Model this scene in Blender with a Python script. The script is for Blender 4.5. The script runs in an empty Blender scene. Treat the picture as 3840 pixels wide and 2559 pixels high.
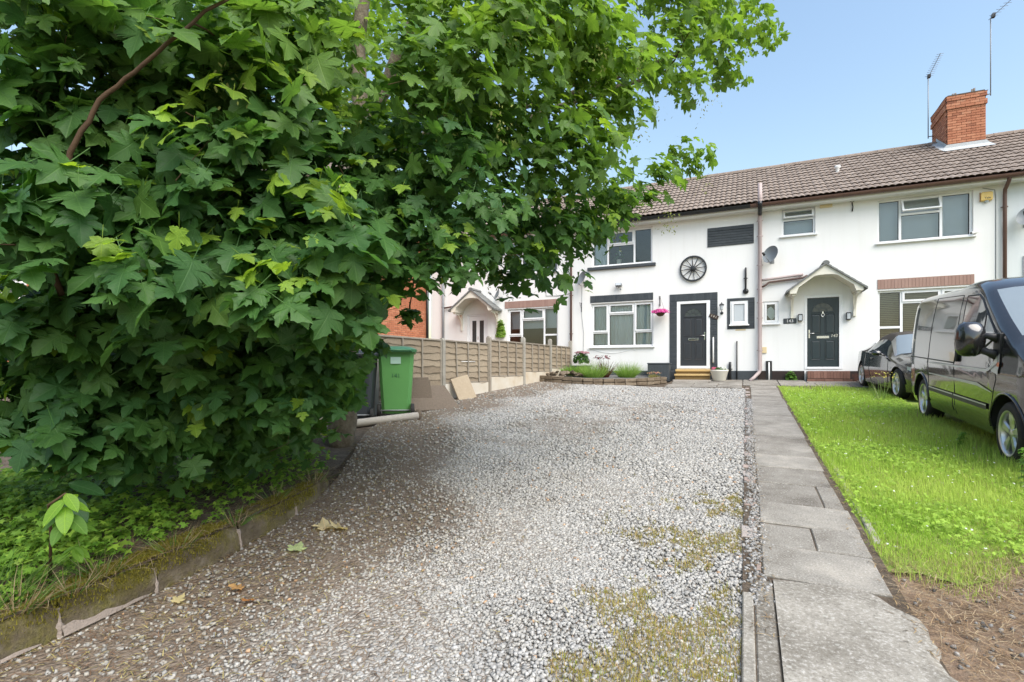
import bpy, bmesh, math, random
import numpy as np
from mathutils import Vector, Matrix, Euler
R = math.radians
rng = np.random.default_rng(7)
random.seed(7)
scene = bpy.context.scene
COL = scene.collection

# ------------------------------------------------------------------ camera, sky, sun, exposure
CAM_Z = 1.40
YAW = R(24.4)
cam_d = bpy.data.cameras.new('camera')
cam_d.sensor_width = 36.0
cam_d.lens = 18.17
cam_d.shift_y = 0.0275
cam_d.clip_start = 0.05
cam_d.clip_end = 3000
cam = bpy.data.objects.new('camera', cam_d)
cam.location = (0, 0, CAM_Z)
cam.rotation_euler = (R(90), 0, YAW)
COL.objects.link(cam)
scene.camera = cam

SUN_EL, SUN_AZ = R(52), R(126)          # azimuth measured clockwise from +Y: the sun stands behind the camera
world = bpy.data.worlds.new('World')
scene.world = world
world.use_nodes = True
wn = world.node_tree
for n in list(wn.nodes): wn.nodes.remove(n)
sky = wn.nodes.new('ShaderNodeTexSky'); sky.sky_type = 'NISHITA'
sky.sun_disc = False
sky.sun_elevation = SUN_EL
sky.sun_rotation = SUN_AZ
sky.air_density = 1.7; sky.dust_density = 2.2; sky.ozone_density = 2.0; sky.altitude = 0
bg = wn.nodes.new('ShaderNodeBackground'); bg.inputs['Strength'].default_value = 0.077
wo = wn.nodes.new('ShaderNodeOutputWorld')
wn.links.new(sky.outputs[0], bg.inputs[0]); wn.links.new(bg.outputs[0], wo.inputs[0])

sun_d = bpy.data.lights.new('sun', 'SUN')
sun_d.energy = 1.5; sun_d.angle = R(55); sun_d.color = (1.0, 0.955, 0.885)
sun = bpy.data.objects.new('sun', sun_d)
to_sun = Vector((math.sin(SUN_AZ)*math.cos(SUN_EL), math.cos(SUN_AZ)*math.cos(SUN_EL), math.sin(SUN_EL)))
sun.rotation_euler = to_sun.to_track_quat('Z', 'Y').to_euler()
sun.location = to_sun*40
COL.objects.link(sun)

vs = scene.view_settings
vs.view_transform = 'Standard'; vs.look = 'None'; vs.gamma = 1.0; vs.use_curve_mapping = False
vs.exposure = 1.72
scene.cycles.use_denoising = True
scene.cycles.max_bounces = 8
scene.cycles.transparent_max_bounces = 16

# ------------------------------------------------------------------ helpers
def sstep(t):
    t = np.clip(t, 0, 1); return t*t*(3-2*t)
def gz(X, Y):
    """height of the sloping front gardens"""
    X = np.asarray(X, float); Y = np.asarray(Y, float)
    return 0.0625*np.clip(Y, -6, 16.5) + 0.15*sstep((-X-2)/3.5)*sstep((30+X)/10)
def g1(x, y): return float(gz(x, y))

def link(o, parent=None):
    COL.objects.link(o)
    if parent is not None: o.parent = parent
    return o
def tag(o, label=None, cat=None, group=None, kind=None):
    if label: o['label'] = label
    if cat: o['category'] = cat
    if group: o['group'] = group
    if kind: o['kind'] = kind
    return o
def thing(name, label, cat, loc=(0,0,0), rot=(0,0,0), group=None):
    o = bpy.data.objects.new(name, None)
    o.empty_display_size = 0.1
    o.location = loc; o.rotation_euler = rot
    COL.objects.link(o)
    return tag(o, label, cat, group)

class MB:
    """collects geometry for one mesh object"""
    def __init__(s): s.v = []; s.f = []; s.m = []; s.cur = 0; s.sm = []; s.smooth = False
    def add(s, vs_, fs_):
        o = len(s.v)
        s.v.extend([tuple(map(float, p)) for p in vs_])
        for f in fs_:
            s.f.append(tuple(i+o for i in f)); s.m.append(s.cur); s.sm.append(s.smooth)
        return s
    def box(s, x0, x1, y0, y1, z0, z1):
        return s.add([(x0,y0,z0),(x1,y0,z0),(x1,y1,z0),(x0,y1,z0),(x0,y0,z1),(x1,y0,z1),(x1,y1,z1),(x0,y1,z1)],
            [(0,3,2,1),(4,5,6,7),(0,1,5,4),(1,2,6,5),(2,3,7,6),(3,0,4,7)])
    def bbox(s, x0, x1, y0, y1, z0, z1, b=0.008):
        """box with chamfered vertical and front edges (bevel done by hand: top and bottom rings inset)"""
        def ring(z, i): return [(x0+i,y0+i,z),(x1-i,y0+i,z),(x1-i,y1-i,z),(x0+i,y1-i,z)]
        vv = ring(z0,b)+ring(z0+b,0)+ring(z1-b,0)+ring(z1,b)
        ff = [(3,2,1,0),(12,13,14,15)]
        for k in range(3):
            for i in range(4):
                j = (i+1)%4
                ff.append((4*k+i,4*k+j,4*k+4+j,4*k+4+i))
        return s.add(vv, ff)
    def tube(s, pts, r, n=8, cap=True):
        pts = [Vector(p) for p in pts]
        rr = r if hasattr(r, '__len__') else [r]*len(pts)
        o = len(s.v); vv = []; ff = []
        up = None
        for i, p in enumerate(pts):
            a = pts[max(i-1,0)]; b = pts[min(i+1,len(pts)-1)]
            t = (b-a)
            if t.length < 1e-9: t = Vector((0,0,1))
            t.normalize()
            if up is None:
                up = Vector((0,0,1)) if abs(t.z) < 0.9 else Vector((1,0,0))
            x = t.cross(up)
            if x.length < 1e-5: x = t.orthogonal()
            x.normalize(); y = x.cross(t).normalized(); up = y
            for k in range(n):
                a_ = 2*math.pi*k/n
                vv.append(p + x*(math.cos(a_)*rr[i]) + y*(math.sin(a_)*rr[i]))
        for i in range(len(pts)-1):
            for k in range(n):
                k2 = (k+1)%n
                ff.append((i*n+k, i*n+k2, (i+1)*n+k2, (i+1)*n+k))
        sm = s.smooth; s.smooth = True; s.add(vv, ff); s.smooth = sm
        if cap:
            m = len(pts)-1
            s.f.append(tuple(o+k for k in reversed(range(n)))); s.m.append(s.cur); s.sm.append(False)
            s.f.append(tuple(o+m*n+k for k in range(n))); s.m.append(s.cur); s.sm.append(False)
        return s
    def lathe(s, prof, n=24, axis='Z', c=(0,0,0), a0=0.0, a1=2*math.pi):
        full = abs(a1-a0-2*math.pi) < 1e-6
        k_ = n if full else n+1
        vv = []; ff = []
        for (r, h) in prof:
            for k in range(k_):
                a = a0+(a1-a0)*k/n
                x, y = r*math.cos(a), r*math.sin(a)
                p = {'Z': (x,y,h), 'Y': (x,h,y), 'X': (h,x,y)}[axis]
                vv.append((p[0]+c[0], p[1]+c[1], p[2]+c[2]))
        for i in range(len(prof)-1):
            for k in range(n):
                k2 = (k+1) % k_ if full else k+1
                ff.append((i*k_+k, i*k_+k2, (i+1)*k_+k2, (i+1)*k_+k))
        return s.add(vv, ff)
    def prism(s, poly, axis, a, b):
        """poly: 2D outline extruded along axis from a to b"""
        n = len(poly)
        def P(u, v, w): return {'X': (w,u,v), 'Y': (u,w,v), 'Z': (u,v,w)}[axis]
        vv = [P(u,v,a) for u,v in poly]+[P(u,v,b) for u,v in poly]
        ff = [tuple(reversed(range(n))), tuple(range(n,2*n))]
        for i in range(n):
            j = (i+1)%n; ff.append((i,j,n+j,n+i))
        return s.add(vv, ff)
    def grid(s, P, nu, nv, closed=False):
        vv = [P(i,j) for i in range(nu) for j in range(nv)]
        ff = [(i*nv+j, (i+1)*nv+j, (i+1)*nv+j+1, i*nv+j+1) for i in range(nu-1) for j in range(nv-1)]
        return s.add(vv, ff)
    def mesh(s, name, mats):
        me = bpy.data.meshes.new(name)
        me.from_pydata(s.v, [], s.f)
        for m in (mats if isinstance(mats, (list,tuple)) else [mats]): me.materials.append(m)
        me.polygons.foreach_set('material_index', s.m)
        me.polygons.foreach_set('use_smooth', s.sm)
        me.update(); fix_normals(me)
        return me
    def build(s, name, mats, parent=None, loc=None, rot=None):
        o = bpy.data.objects.new(name, s.mesh(name, mats))
        if loc is not None: o.location = loc
        if rot is not None: o.rotation_euler = rot
        return link(o, parent)

def fix_normals(me):
    bm = bmesh.new(); bm.from_mesh(me)
    bmesh.ops.recalc_face_normals(bm, faces=bm.faces)
    bm.to_mesh(me); bm.free()

def put(name, me, parent=None, loc=(0,0,0), rot=(0,0,0), scl=(1,1,1)):
    o = bpy.data.objects.new(name, me)
    o.location = loc; o.rotation_euler = rot; o.scale = scl
    return link(o, parent)

def np_mesh(name, V, F, mat, tint=None, uv=None, smooth=False):
    """V (n,3), F (m,k) all the same k; one mesh built from arrays"""
    me = bpy.data.meshes.new(name)
    V = np.ascontiguousarray(V, np.float32); F = np.ascontiguousarray(F, np.int32)
    m, k = F.shape
    me.vertices.add(len(V)); me.vertices.foreach_set('co', V.ravel())
    me.loops.add(m*k); me.loops.foreach_set('vertex_index', F.ravel())
    me.polygons.add(m)
    me.polygons.foreach_set('loop_start', np.arange(0, m*k, k, dtype=np.int32))
    me.polygons.foreach_set('loop_total', np.full(m, k, np.int32))
    if smooth: me.polygons.foreach_set('use_smooth', np.ones(m, bool))
    if tint is not None:
        at = me.color_attributes.new('tint', 'FLOAT_COLOR', 'POINT')
        t4 = np.ones((len(V),4), np.float32); t4[:,:3] = tint
        at.data.foreach_set('color', t4.ravel())
    if uv is not None:
        at = me.attributes.new('leaf_uv', 'FLOAT_VECTOR', 'POINT')
        u3 = np.zeros((len(V),3), np.float32); u3[:,:2] = uv
        at.data.foreach_set('vector', u3.ravel())
    me.materials.append(mat)
    me.update(); me.validate()
    return me

def scatter(name, protos, idx, pos, rot, scl, mat, tint, uvs=None, parent=None, smooth=False):
    """protos: list of (V,F) triangle prototypes; idx picks one per instance; joined into ONE mesh"""
    VV = []; FF = []; TT = []; UU = []; off = 0
    for k, (pv, pf) in enumerate(protos):
        w = np.where(idx == k)[0]
        if not len(w): continue
        n = len(pv)
        sc = scl[w]
        if sc.ndim == 1: sc = np.repeat(sc[:,None], 3, 1)
        v = np.einsum('nij,nvj->nvi', rot[w], pv[None]*sc[:,None,:]) + pos[w][:,None,:]
        f = pf[None] + (np.arange(len(w))*n)[:,None,None] + off
        VV.append(v.reshape(-1,3)); FF.append(f.reshape(-1, pf.shape[1]))
        TT.append(np.repeat(tint[w], n, 0))
        if uvs is not None: UU.append(np.tile(uvs[k], (len(w),1)))
        off += len(w)*n
    me = np_mesh(name, np.concatenate(VV), np.concatenate(FF), mat, np.concatenate(TT),
                 np.concatenate(UU) if uvs is not None else None, smooth)
    return link(bpy.data.objects.new(name, me), parent)

def rotz(a):
    c, s_ = np.cos(a), np.sin(a); z = np.zeros_like(a); o = np.ones_like(a)
    return np.stack([np.stack([c,-s_,z],-1), np.stack([s_,c,z],-1), np.stack([z,z,o],-1)], -2)
def rotx(a):
    c, s_ = np.cos(a), np.sin(a); z = np.zeros_like(a); o = np.ones_like(a)
    return np.stack([np.stack([o,z,z],-1), np.stack([z,c,-s_],-1), np.stack([z,s_,c],-1)], -2)
def frame_from(n, t):
    """rotation whose z is n and y is t made orthogonal"""
    n = n/np.linalg.norm(n, axis=1, keepdims=True)
    t = t - (t*n).sum(1, keepdims=True)*n
    t = t/np.maximum(np.linalg.norm(t, axis=1, keepdims=True), 1e-6)
    x = np.cross(t, n)
    return np.stack([x, t, n], -1)

def vnoise(x, y, seed=0, freq=1.0):
    """cheap smooth value noise on arrays"""
    x = np.asarray(x)*freq; y = np.asarray(y)*freq
    xi = np.floor(x).astype(int); yi = np.floor(y).astype(int)
    fx = sstep(x-xi); fy = sstep(y-yi)
    def h(a, b):
        v = np.sin(a*127.1+b*311.7+seed*74.7)*43758.5453
        return v-np.floor(v)
    return (h(xi,yi)*(1-fx)+h(xi+1,yi)*fx)*(1-fy)+(h(xi,yi+1)*(1-fx)+h(xi+1,yi+1)*fx)*fy

# ------------------------------------------------------------------ materials
class NT:
    def __init__(s, name):
        s.m = bpy.data.materials.new(name); s.m.use_nodes = True
        s.t = s.m.node_tree
        for n in list(s.t.nodes): s.t.nodes.remove(n)
        s.out = s.t.nodes.new('ShaderNodeOutputMaterial')
    def n(s, typ, **kw):
        nd = s.t.nodes.new(typ)
        for k, v in kw.items(): setattr(nd, k, v)
        return nd
    def l(s, a, b): s.t.links.new(a, b)
    def val(s, sock, v):
        if hasattr(v, 'node'): s.l(v, sock)
        else: sock.default_value = v
    def math(s, op, a, b=0.0, c=None, clamp=False):
        nd = s.n('ShaderNodeMath', operation=op, use_clamp=clamp)
        s.val(nd.inputs[0], a); s.val(nd.inputs[1], b)
        if c is not None: s.val(nd.inputs[2], c)
        return nd.outputs[0]
    def mix(s, fac, a, b, mode='MIX'):
        nd = s.n('ShaderNodeMix', data_type='RGBA', blend_type=mode)
        s.val(nd.inputs[0], fac)
        for sk, v in ((nd.inputs[6], a), (nd.inputs[7], b)):
            if hasattr(v, 'node'): s.l(v, sk)
            else: sk.default_value = (*v, 1) if len(v) == 3 else v
        return nd.outputs[2]
    def coord(s, kind='Object'):
        return s.n('ShaderNodeTexCoord').outputs[kind]
    def noise(s, vec, scale, detail=4, rough=0.6, out=0):
        nd = s.n('ShaderNodeTexNoise'); s.l(vec, nd.inputs['Vector'])
        nd.inputs['Scale'].default_value = scale; nd.inputs['Detail'].default_value = detail
        nd.inputs['Roughness'].default_value = rough
        return nd.outputs[out]
    def ramp(s, fac, stops):
        nd = s.n('ShaderNodeValToRGB'); s.l(fac, nd.inputs[0])
        e = nd.color_ramp.elements
        while len(e) < len(stops): e.new(0.5)
        for q, (p, c) in zip(e, stops):
            q.position = p; q.color = (*c, 1) if len(c) == 3 else c
        return nd.outputs[0]
    def bump(s, h, strength=0.3, dist=0.01):
        nd = s.n('ShaderNodeBump'); s.l(h, nd.inputs['Height'])
        nd.inputs['Strength'].default_value = strength; nd.inputs['Distance'].default_value = dist
        return nd.outputs[0]
    def pbr(s, color, rough=0.6, metal=0.0, spec=0.5, normal=None, coat=0.0, coat_rough=0.03):
        b = s.n('ShaderNodeBsdfPrincipled')
        if hasattr(color, 'node'): s.l(color, b.inputs['Base Color'])
        else: b.inputs['Base Color'].default_value = (*color, 1)
        s.val(b.inputs['Roughness'], rough); b.inputs['Metallic'].default_value = metal
        b.inputs['Specular IOR Level'].default_value = spec
        b.inputs['Coat Weight'].default_value = coat; b.inputs['Coat Roughness'].default_value = coat_rough
        if normal is not None: s.l(normal, b.inputs['Normal'])
        return b.outputs[0]
    def done(s, shader):
        s.l(shader, s.out.inputs[0]); return s.m

def plain(name, col, rough=0.6, metal=0.0, spec=0.5, var=0.12, scale=6.0, bump=0.0, bscale=60, coat=0.0, bd=0.004):
    t = NT(name); co = t.coord()
    f = t.noise(co, scale, 5)
    rnd = t.n('ShaderNodeObjectInfo').outputs['Random']
    f2 = t.math('ADD', t.math('MULTIPLY', f, 0.7), t.math('MULTIPLY', rnd, 0.3))
    c = t.mix(f2, tuple(x*(1-var) for x in col), tuple(min(1, x*(1+var)) for x in col))
    nrm = None
    if bump: nrm = t.bump(t.noise(co, bscale, 4), bump, bd)
    return t.done(t.pbr(c, rough, metal, spec, nrm, coat))

def mottled(name, stops, scale=8, rough=0.85, bump=0.4, bscale=40, bd=0.006, spec=0.3, rnd_amt=0.35, detail=6, tint=False):
    """colour ramp over noise, offset per object so that alike pieces differ"""
    t = NT(name); co = t.coord()
    rnd = t.n('ShaderNodeObjectInfo').outputs['Random']
    off = t.n('ShaderNodeVectorMath', operation='ADD'); t.l(co, off.inputs[0])
    cmb = t.n('ShaderNodeCombineXYZ'); t.l(t.math('MULTIPLY', rnd, 37.0), cmb.inputs[0]); t.l(t.math('MULTIPLY', rnd, 91.0), cmb.inputs[1])
    t.l(cmb.outputs[0], off.inputs[1])
    f = t.noise(off.outputs[0], scale, detail)
    f = t.math('ADD', t.math('MULTIPLY', t.math('SUBTRACT', f, 0.5), 1.6), 0.5)
    f = t.math('ADD', t.math('MULTIPLY', f, 1-rnd_amt), t.math('MULTIPLY', rnd, rnd_amt), clamp=True)
    c = t.ramp(f, stops)
    nrm = t.bump(t.noise(off.outputs[0], bscale, 5), bump, bd)
    return t.done(t.pbr(c, rough, 0, spec, nrm))

def tinted(name, rough=0.8, spec=0.3, transl=0.0, bump=0.0, bscale=200):
    """colour comes from the per-piece 'tint' attribute with a little grain"""
    t = NT(name)
    a = t.n('ShaderNodeAttribute', attribute_name='tint').outputs['Color']
    co = t.coord()
    f = t.noise(co, bscale, 3)
    c = t.mix(t.math('MULTIPLY', f, 0.5), a, (0.02,0.02,0.02), 'MIX') if bump else a
    nrm = t.bump(f, bump, 0.003) if bump else None
    sh = t.pbr(c, rough, 0, spec, nrm)
    if transl:
        tr = t.n('ShaderNodeBsdfTranslucent'); t.l(a, tr.inputs[0])
        mx = t.n('ShaderNodeMixShader'); mx.inputs[0].default_value = transl
        t.l(sh, mx.inputs[1]); t.l(tr.outputs[0], mx.inputs[2]); sh = mx.outputs[0]
    return t.done(sh)

def leaf_material():
    t = NT('sycamore_leaf')
    a = t.n('ShaderNodeAttribute', attribute_name='tint').outputs['Color']
    uv = t.n('ShaderNodeAttribute', attribute_name='leaf_uv').outputs['Vector']
    sx = t.n('ShaderNodeSeparateXYZ'); t.l(uv, sx.inputs[0])
    x = t.math('ABSOLUTE', sx.outputs[0]); y = sx.outputs[1]
    best = None
    for ang in (0.0, 0.93, 1.55):            # veins run from the leaf base out to the lobe tips
        s_, c_ = math.sin(ang), math.cos(ang)
        d = t.math('ABSOLUTE', t.math('SUBTRACT', t.math('MULTIPLY', x, c_), t.math('MULTIPLY', y, s_)))
        along = t.math('ADD', t.math('MULTIPLY', x, s_), t.math('MULTIPLY', y, c_))
        d = t.math('ADD', d, t.math('MULTIPLY', t.math('LESS_THAN', along, 0.0), 1.0))
        best = d if best is None else t.math('MINIMUM', best, d)
        # side veins: a herringbone along each main vein
        w = t.math('ABSOLUTE', t.math('SUBTRACT', t.math('FRACT', t.math('SUBTRACT', t.math('MULTIPLY', along, 7.0), t.math('MULTIPLY', d, 6.0))), 0.5))
        sv = t.math('ADD', t.math('MULTIPLY', w, 0.16), t.math('MULTIPLY', t.math('GREATER_THAN', d, 0.2), 1.0))
        best = t.math('MINIMUM', best, t.math('ADD', sv, 0.008))
    vein = t.math('SUBTRACT', 1.0, t.math('DIVIDE', best, 0.022), clamp=True)
    co = t.coord()
    gr = t.noise(co, 30, 4)
    base = t.mix(t.math('MULTIPLY', gr, 0.5), a, t.mix(1.0, a, (0.55,0.62,0.5), 'MULTIPLY'))
    light = t.mix(1.0, a, (1.9,1.65,1.7), 'MULTIPLY')
    c = t.mix(t.math('MULTIPLY', vein, 0.42), base, light)
    geo = t.n('ShaderNodeNewGeometry').outputs['Backfacing']
    c = t.mix(t.math('MULTIPLY', geo, 0.55), c, t.mix(1.0, c, (1.5,1.4,1.7), 'MULTIPLY'))   # the underside of the leaf is paler
    nrm = t.bump(t.math('SUBTRACT', 1.0, vein), 0.35, 0.004)
    sh = t.pbr(c, 0.5, 0, 0.28, nrm)
    tr = t.n('ShaderNodeBsdfTranslucent')
    t.l(t.mix(1.0, c, (2.1,2.1,0.9), 'MULTIPLY'), tr.inputs[0])
    mx = t.n('ShaderNodeMixShader'); mx.inputs[0].default_value = 0.36
    t.l(sh, mx.inputs[1]); t.l(tr.outputs[0], mx.inputs[2])
    return t.done(mx.outputs[0])

def glass_material(name, tint=(0.93,0.96,0.96), extra=0.012, rough=0.0):
    t = NT(name)
    fr = t.n('ShaderNodeFresnel'); fr.inputs[0].default_value = 1.5
    tr = t.n('ShaderNodeBsdfTransparent'); tr.inputs[0].default_value = (*tint, 1)
    gl = t.n('ShaderNodeBsdfGlossy'); gl.inputs['Roughness'].default_value = rough
    f = t.math('ADD', t.math('MULTIPLY', fr.outputs[0], 1.25), extra, clamp=True)
    mx = t.n('ShaderNodeMixShader'); t.l(f, mx.inputs[0])
    t.l(tr.outputs[0], mx.inputs[1]); t.l(gl.outputs[0], mx.inputs[2])
    return t.done(mx.outputs[0])

def render_material(name, col, dirt=(0.55,0.53,0.48)):
    t = NT(name); co = t.coord()
    big = t.noise(co, 0.6, 5)
    mp = t.n('ShaderNodeMapping'); t.l(co, mp.inputs[0]); mp.inputs['Scale'].default_value = (3.0,3.0,0.25)
    st = t.noise(mp.outputs[0], 1.6, 5)
    c = t.mix(t.math('MULTIPLY', t.math('SUBTRACT', st, 0.50), 0.8, clamp=True), col, dirt)
    c = t.mix(t.math('MULTIPLY', big, 0.12), c, dirt)
    fine = t.noise(co, 90, 5, 0.7)
    wave = t.noise(co, 3.5, 3)
    h = t.math('ADD', t.math('MULTIPLY', fine, 0.35), wave)
    return t.done(t.pbr(c, 0.85, 0, 0.25, t.bump(h, 0.25, 0.012)))

def wood_material(name, a, b, scale=1.0, rough=0.85, vert=False, green=None):
    t = NT(name); co = t.coord()
    rnd = t.n('ShaderNodeObjectInfo').outputs['Random']
    mp = t.n('ShaderNodeMapping'); t.l(co, mp.inputs[0])
    mp.inputs['Scale'].default_value = (14,14,1.2) if vert else (14,1.2,14)
    cmb = t.n('ShaderNodeCombineXYZ'); t.l(t.math('MULTIPLY', rnd, 53.0), cmb.inputs[0]); t.l(t.math('MULTIPLY', rnd, 17.0), cmb.inputs[1]); t.l(t.math('MULTIPLY', rnd, 71.0), cmb.inputs[2])
    t.l(cmb.outputs[0], mp.inputs['Location'])
    f = t.noise(mp.outputs[0], scale*3, 6, 0.7)
    f = t.math('ADD', t.math('MULTIPLY', f, 0.75), t.math('MULTIPLY', rnd, 0.25))
    c = t.ramp(f, [(0.25, a), (0.75, b)])
    if green:
        c = t.mix(t.math('MULTIPLY', t.math('SUBTRACT', t.noise(co, 2.2, 5), 0.5), 2.2, clamp=True), c, green)
    return t.done(t.pbr(c, rough, 0, 0.25, t.bump(f, 0.5, 0.004)))

M = {}
M['render_white'] = render_material('white_masonry_paint', (0.80,0.80,0.79), (0.62,0.60,0.56))
M['render_grey'] = render_material('pale_grey_masonry_paint', (0.66,0.70,0.71), (0.52,0.53,0.52))
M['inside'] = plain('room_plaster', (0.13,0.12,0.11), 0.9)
M['slate_paint'] = plain('slate_masonry_paint', (0.050,0.058,0.066), 0.55, var=0.25, bump=0.4, bscale=50)
M['slate_paint_b'] = mottled('slate_painted_brick', [(0.1,(0.038,0.046,0.054)),(0.9,(0.070,0.080,0.088))], 6, 0.6, 0.4, 60)
M['black_paint'] = plain('black_paint', (0.022,0.024,0.027), 0.45, var=0.2)
M['upvc'] = plain('white_upvc', (0.80,0.81,0.82), 0.28, var=0.03, spec=0.5)
M['cream'] = plain('cream_paint', (0.72,0.69,0.60), 0.5, var=0.06)
M['trim_white'] = plain('white_painted_timber', (0.76,0.76,0.73), 0.5, var=0.06, bump=0.15)
M['door_slate'] = plain('anthracite_door', (0.027,0.031,0.037), 0.42, var=0.12, bump=0.15, bscale=120)
M['door_green'] = plain('dark_green_grey_door', (0.022,0.034,0.038), 0.40, var=0.12, bump=0.15, bscale=120)
M['gasket'] = plain('rubber_seal', (0.012,0.012,0.013), 0.7)
M['glass'] = glass_material('window_glass')
M['glass_obscure'] = plain('obscured_glass', (0.50,0.54,0.57), 0.25, var=0.06, bump=0.4, bscale=90)
M['glass_dark'] = plain('dark_leaded_glass', (0.045,0.055,0.058), 0.12, var=0.3, bump=0.1, bscale=25)
M['curtain_grey'] = plain('grey_green_curtain', (0.70,0.75,0.75), 0.9, var=0.08)
M['net'] = plain('white_net_curtain', (0.84,0.87,0.88), 0.9, var=0.05)
M['blind_white'] = plain('white_blind', (0.66,0.69,0.72), 0.6, var=0.03)
M['blind_tan'] = plain('tan_blind', (0.30,0.26,0.20), 0.6, var=0.06)
M['chrome'] = plain('brushed_chrome', (0.75,0.75,0.76), 0.22, metal=1.0, var=0.03)
M['brown_pipe'] = plain('brown_plastic', (0.115,0.062,0.048), 0.4, var=0.2)
M['black_pipe'] = plain('black_plastic', (0.016,0.017,0.019), 0.35, var=0.2)
M['soil_pipe'] = plain('faded_mauve_pipe', (0.42,0.34,0.33), 0.55, var=0.16, scale=3)
M['grey_pipe'] = plain('grey_metal', (0.22,0.235,0.25), 0.45, var=0.12)
M['dish'] = plain('grey_dish_metal', (0.20,0.225,0.24), 0.5, var=0.1)
M['tile'] = mottled('concrete_roof_tile', [(0.10,(0.150,0.118,0.096)),(0.5,(0.228,0.184,0.153)),(0.80,(0.285,0.236,0.200)),(0.98,(0.42,0.37,0.31))], 5, 0.9, 0.5, 60, 0.005, rnd_amt=0.22)
M['tile_grey'] = mottled('grey_porch_tile', [(0.1,(0.13,0.135,0.135)),(0.9,(0.22,0.225,0.22))], 6, 0.85)
M['brick_chimney'] = mottled('orange_chimney_brick', [(0.05,(0.20,0.085,0.052)),(0.35,(0.38,0.150,0.085)),(0.75,(0.48,0.215,0.125)),(1.0,(0.44,0.26,0.175))], 7, 0.9, 0.5, 50, rnd_amt=0.6)
M['brick_gable'] = mottled('orange_facing_brick', [(0.05,(0.30,0.105,0.055)),(0.5,(0.43,0.165,0.088)),(1.0,(0.52,0.24,0.14))], 5, 0.9, 0.4, 50, rnd_amt=0.5)
M['brick_pink'] = mottled('pink_lintel_brick', [(0.05,(0.30,0.188,0.155)),(1.0,(0.38,0.25,0.21))], 5, 0.9, 0.3, 60, rnd_amt=0.5)
M['brick_red'] = mottled('red_step_brick', [(0.05,(0.16,0.080,0.060)),(1.0,(0.30,0.165,0.125))], 6, 0.9, 0.4, 60, rnd_amt=0.5)
M['brick_edge'] = mottled('worn_edging_brick', [(0.05,(0.26,0.185,0.155)),(0.5,(0.36,0.295,0.265)),(1.0,(0.32,0.305,0.29))], 9, 0.95, 0.5, 60, rnd_amt=0.6)
M['mortar'] = plain('mortar', (0.27,0.225,0.195), 0.95, var=0.35, scale=30, bump=0.9, bscale=90, bd=0.01)
M['mortar_dark'] = plain('dark_mortar', (0.10,0.085,0.07), 0.95, var=0.3, bump=0.4)
M['lead'] = plain('lead_flashing', (0.40,0.42,0.43), 0.5, var=0.18, scale=4, bump=0.3, bscale=14, bd=0.02)
M['plinth_brick'] = mottled('blackened_plinth_brick', [(0.1,(0.018,0.016,0.016)),(0.6,(0.045,0.032,0.028)),(0.95,(0.20,0.07,0.045))], 4, 0.9, 0.5, 40)
M['slab'] = mottled('weathered_paving', [(0.05,(0.165,0.148,0.132)),(0.35,(0.235,0.212,0.190)),(0.62,(0.275,0.258,0.236)),(1.0,(0.375,0.345,0.315))], 3.0, 0.92, 0.5, 70, 0.004, detail=9)
def paving_material(name, stops, grain, stain):
    t = NT(name); co = t.coord()
    rnd = t.n('ShaderNodeObjectInfo').outputs['Random']
    off = t.n('ShaderNodeVectorMath', operation='ADD'); t.l(co, off.inputs[0])
    cmb = t.n('ShaderNodeCombineXYZ'); t.l(t.math('MULTIPLY', rnd, 37.0), cmb.inputs[0]); t.l(t.math('MULTIPLY', rnd, 91.0), cmb.inputs[1]); t.l(cmb.outputs[0], off.inputs[1])
    v = off.outputs[0]
    f = t.math('ADD', t.math('MULTIPLY', t.math('SUBTRACT', t.noise(v, stain, 8, 0.65), 0.5), 3.0), 0.5)
    f = t.math('ADD', t.math('MULTIPLY', f, 0.70), t.math('MULTIPLY', rnd, 0.30), clamp=True)
    c = t.ramp(f, stops)
    g = t.noise(v, grain, 3, 0.8)
    c = t.mix(t.math('MULTIPLY', t.math('SUBTRACT', g, 0.52), 4.0, clamp=True), c, (0.50,0.48,0.45))      # pale aggregate grains
    c = t.mix(t.math('MULTIPLY', t.math('SUBTRACT', 0.46, g), 4.0, clamp=True), c, (0.09,0.078,0.065))     # dark pits
    lich = t.n('ShaderNodeTexVoronoi'); t.l(v, lich.inputs['Vector']); lich.inputs['Scale'].default_value = 14
    c = t.mix(t.math('MULTIPLY', t.math('LESS_THAN', lich.outputs['Distance'], 0.13), 0.35), c, (0.45,0.45,0.41))   # lichen spots
    return t.done(t.pbr(c, 0.95, 0, 0.2, t.bump(t.math('ADD', g, f), 0.6, 0.004)))
M['slab'] = paving_material('weathered_paving', [(0.05,(0.112,0.099,0.083)),(0.35,(0.188,0.172,0.148)),(0.62,(0.238,0.222,0.195)),(1.0,(0.35,0.322,0.28))], 90, 2.6)
M['concrete_old'] = mottled('rough_concrete', [(0.12,(0.135,0.115,0.098)),(0.5,(0.255,0.232,0.208)),(0.88,(0.42,0.395,0.365))], 22, 0.95, 0.9, 90, 0.006, rnd_amt=0.1, detail=10)
M['concrete'] = paving_material('rough_concrete', [(0.05,(0.122,0.107,0.087)),(0.5,(0.214,0.197,0.168)),(0.95,(0.32,0.298,0.26))], 55, 3.5)
M['conc_post'] = mottled('fence_concrete', [(0.05,(0.22,0.205,0.175)),(0.6,(0.34,0.32,0.28)),(1.0,(0.42,0.40,0.36))], 5, 0.95, 0.5, 60, rnd_amt=0.3)
M['conc_board'] = mottled('gravel_board_concrete', [(0.0,(0.40,0.28,0.16)),(0.35,(0.52,0.46,0.37)),(0.8,(0.60,0.58,0.53))], 2.0, 0.95, 0.3, 60, rnd_amt=0.3)
M['fence_wood'] = wood_material('weathered_fence_wood', (0.165,0.128,0.090), (0.36,0.298,0.220))
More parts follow.
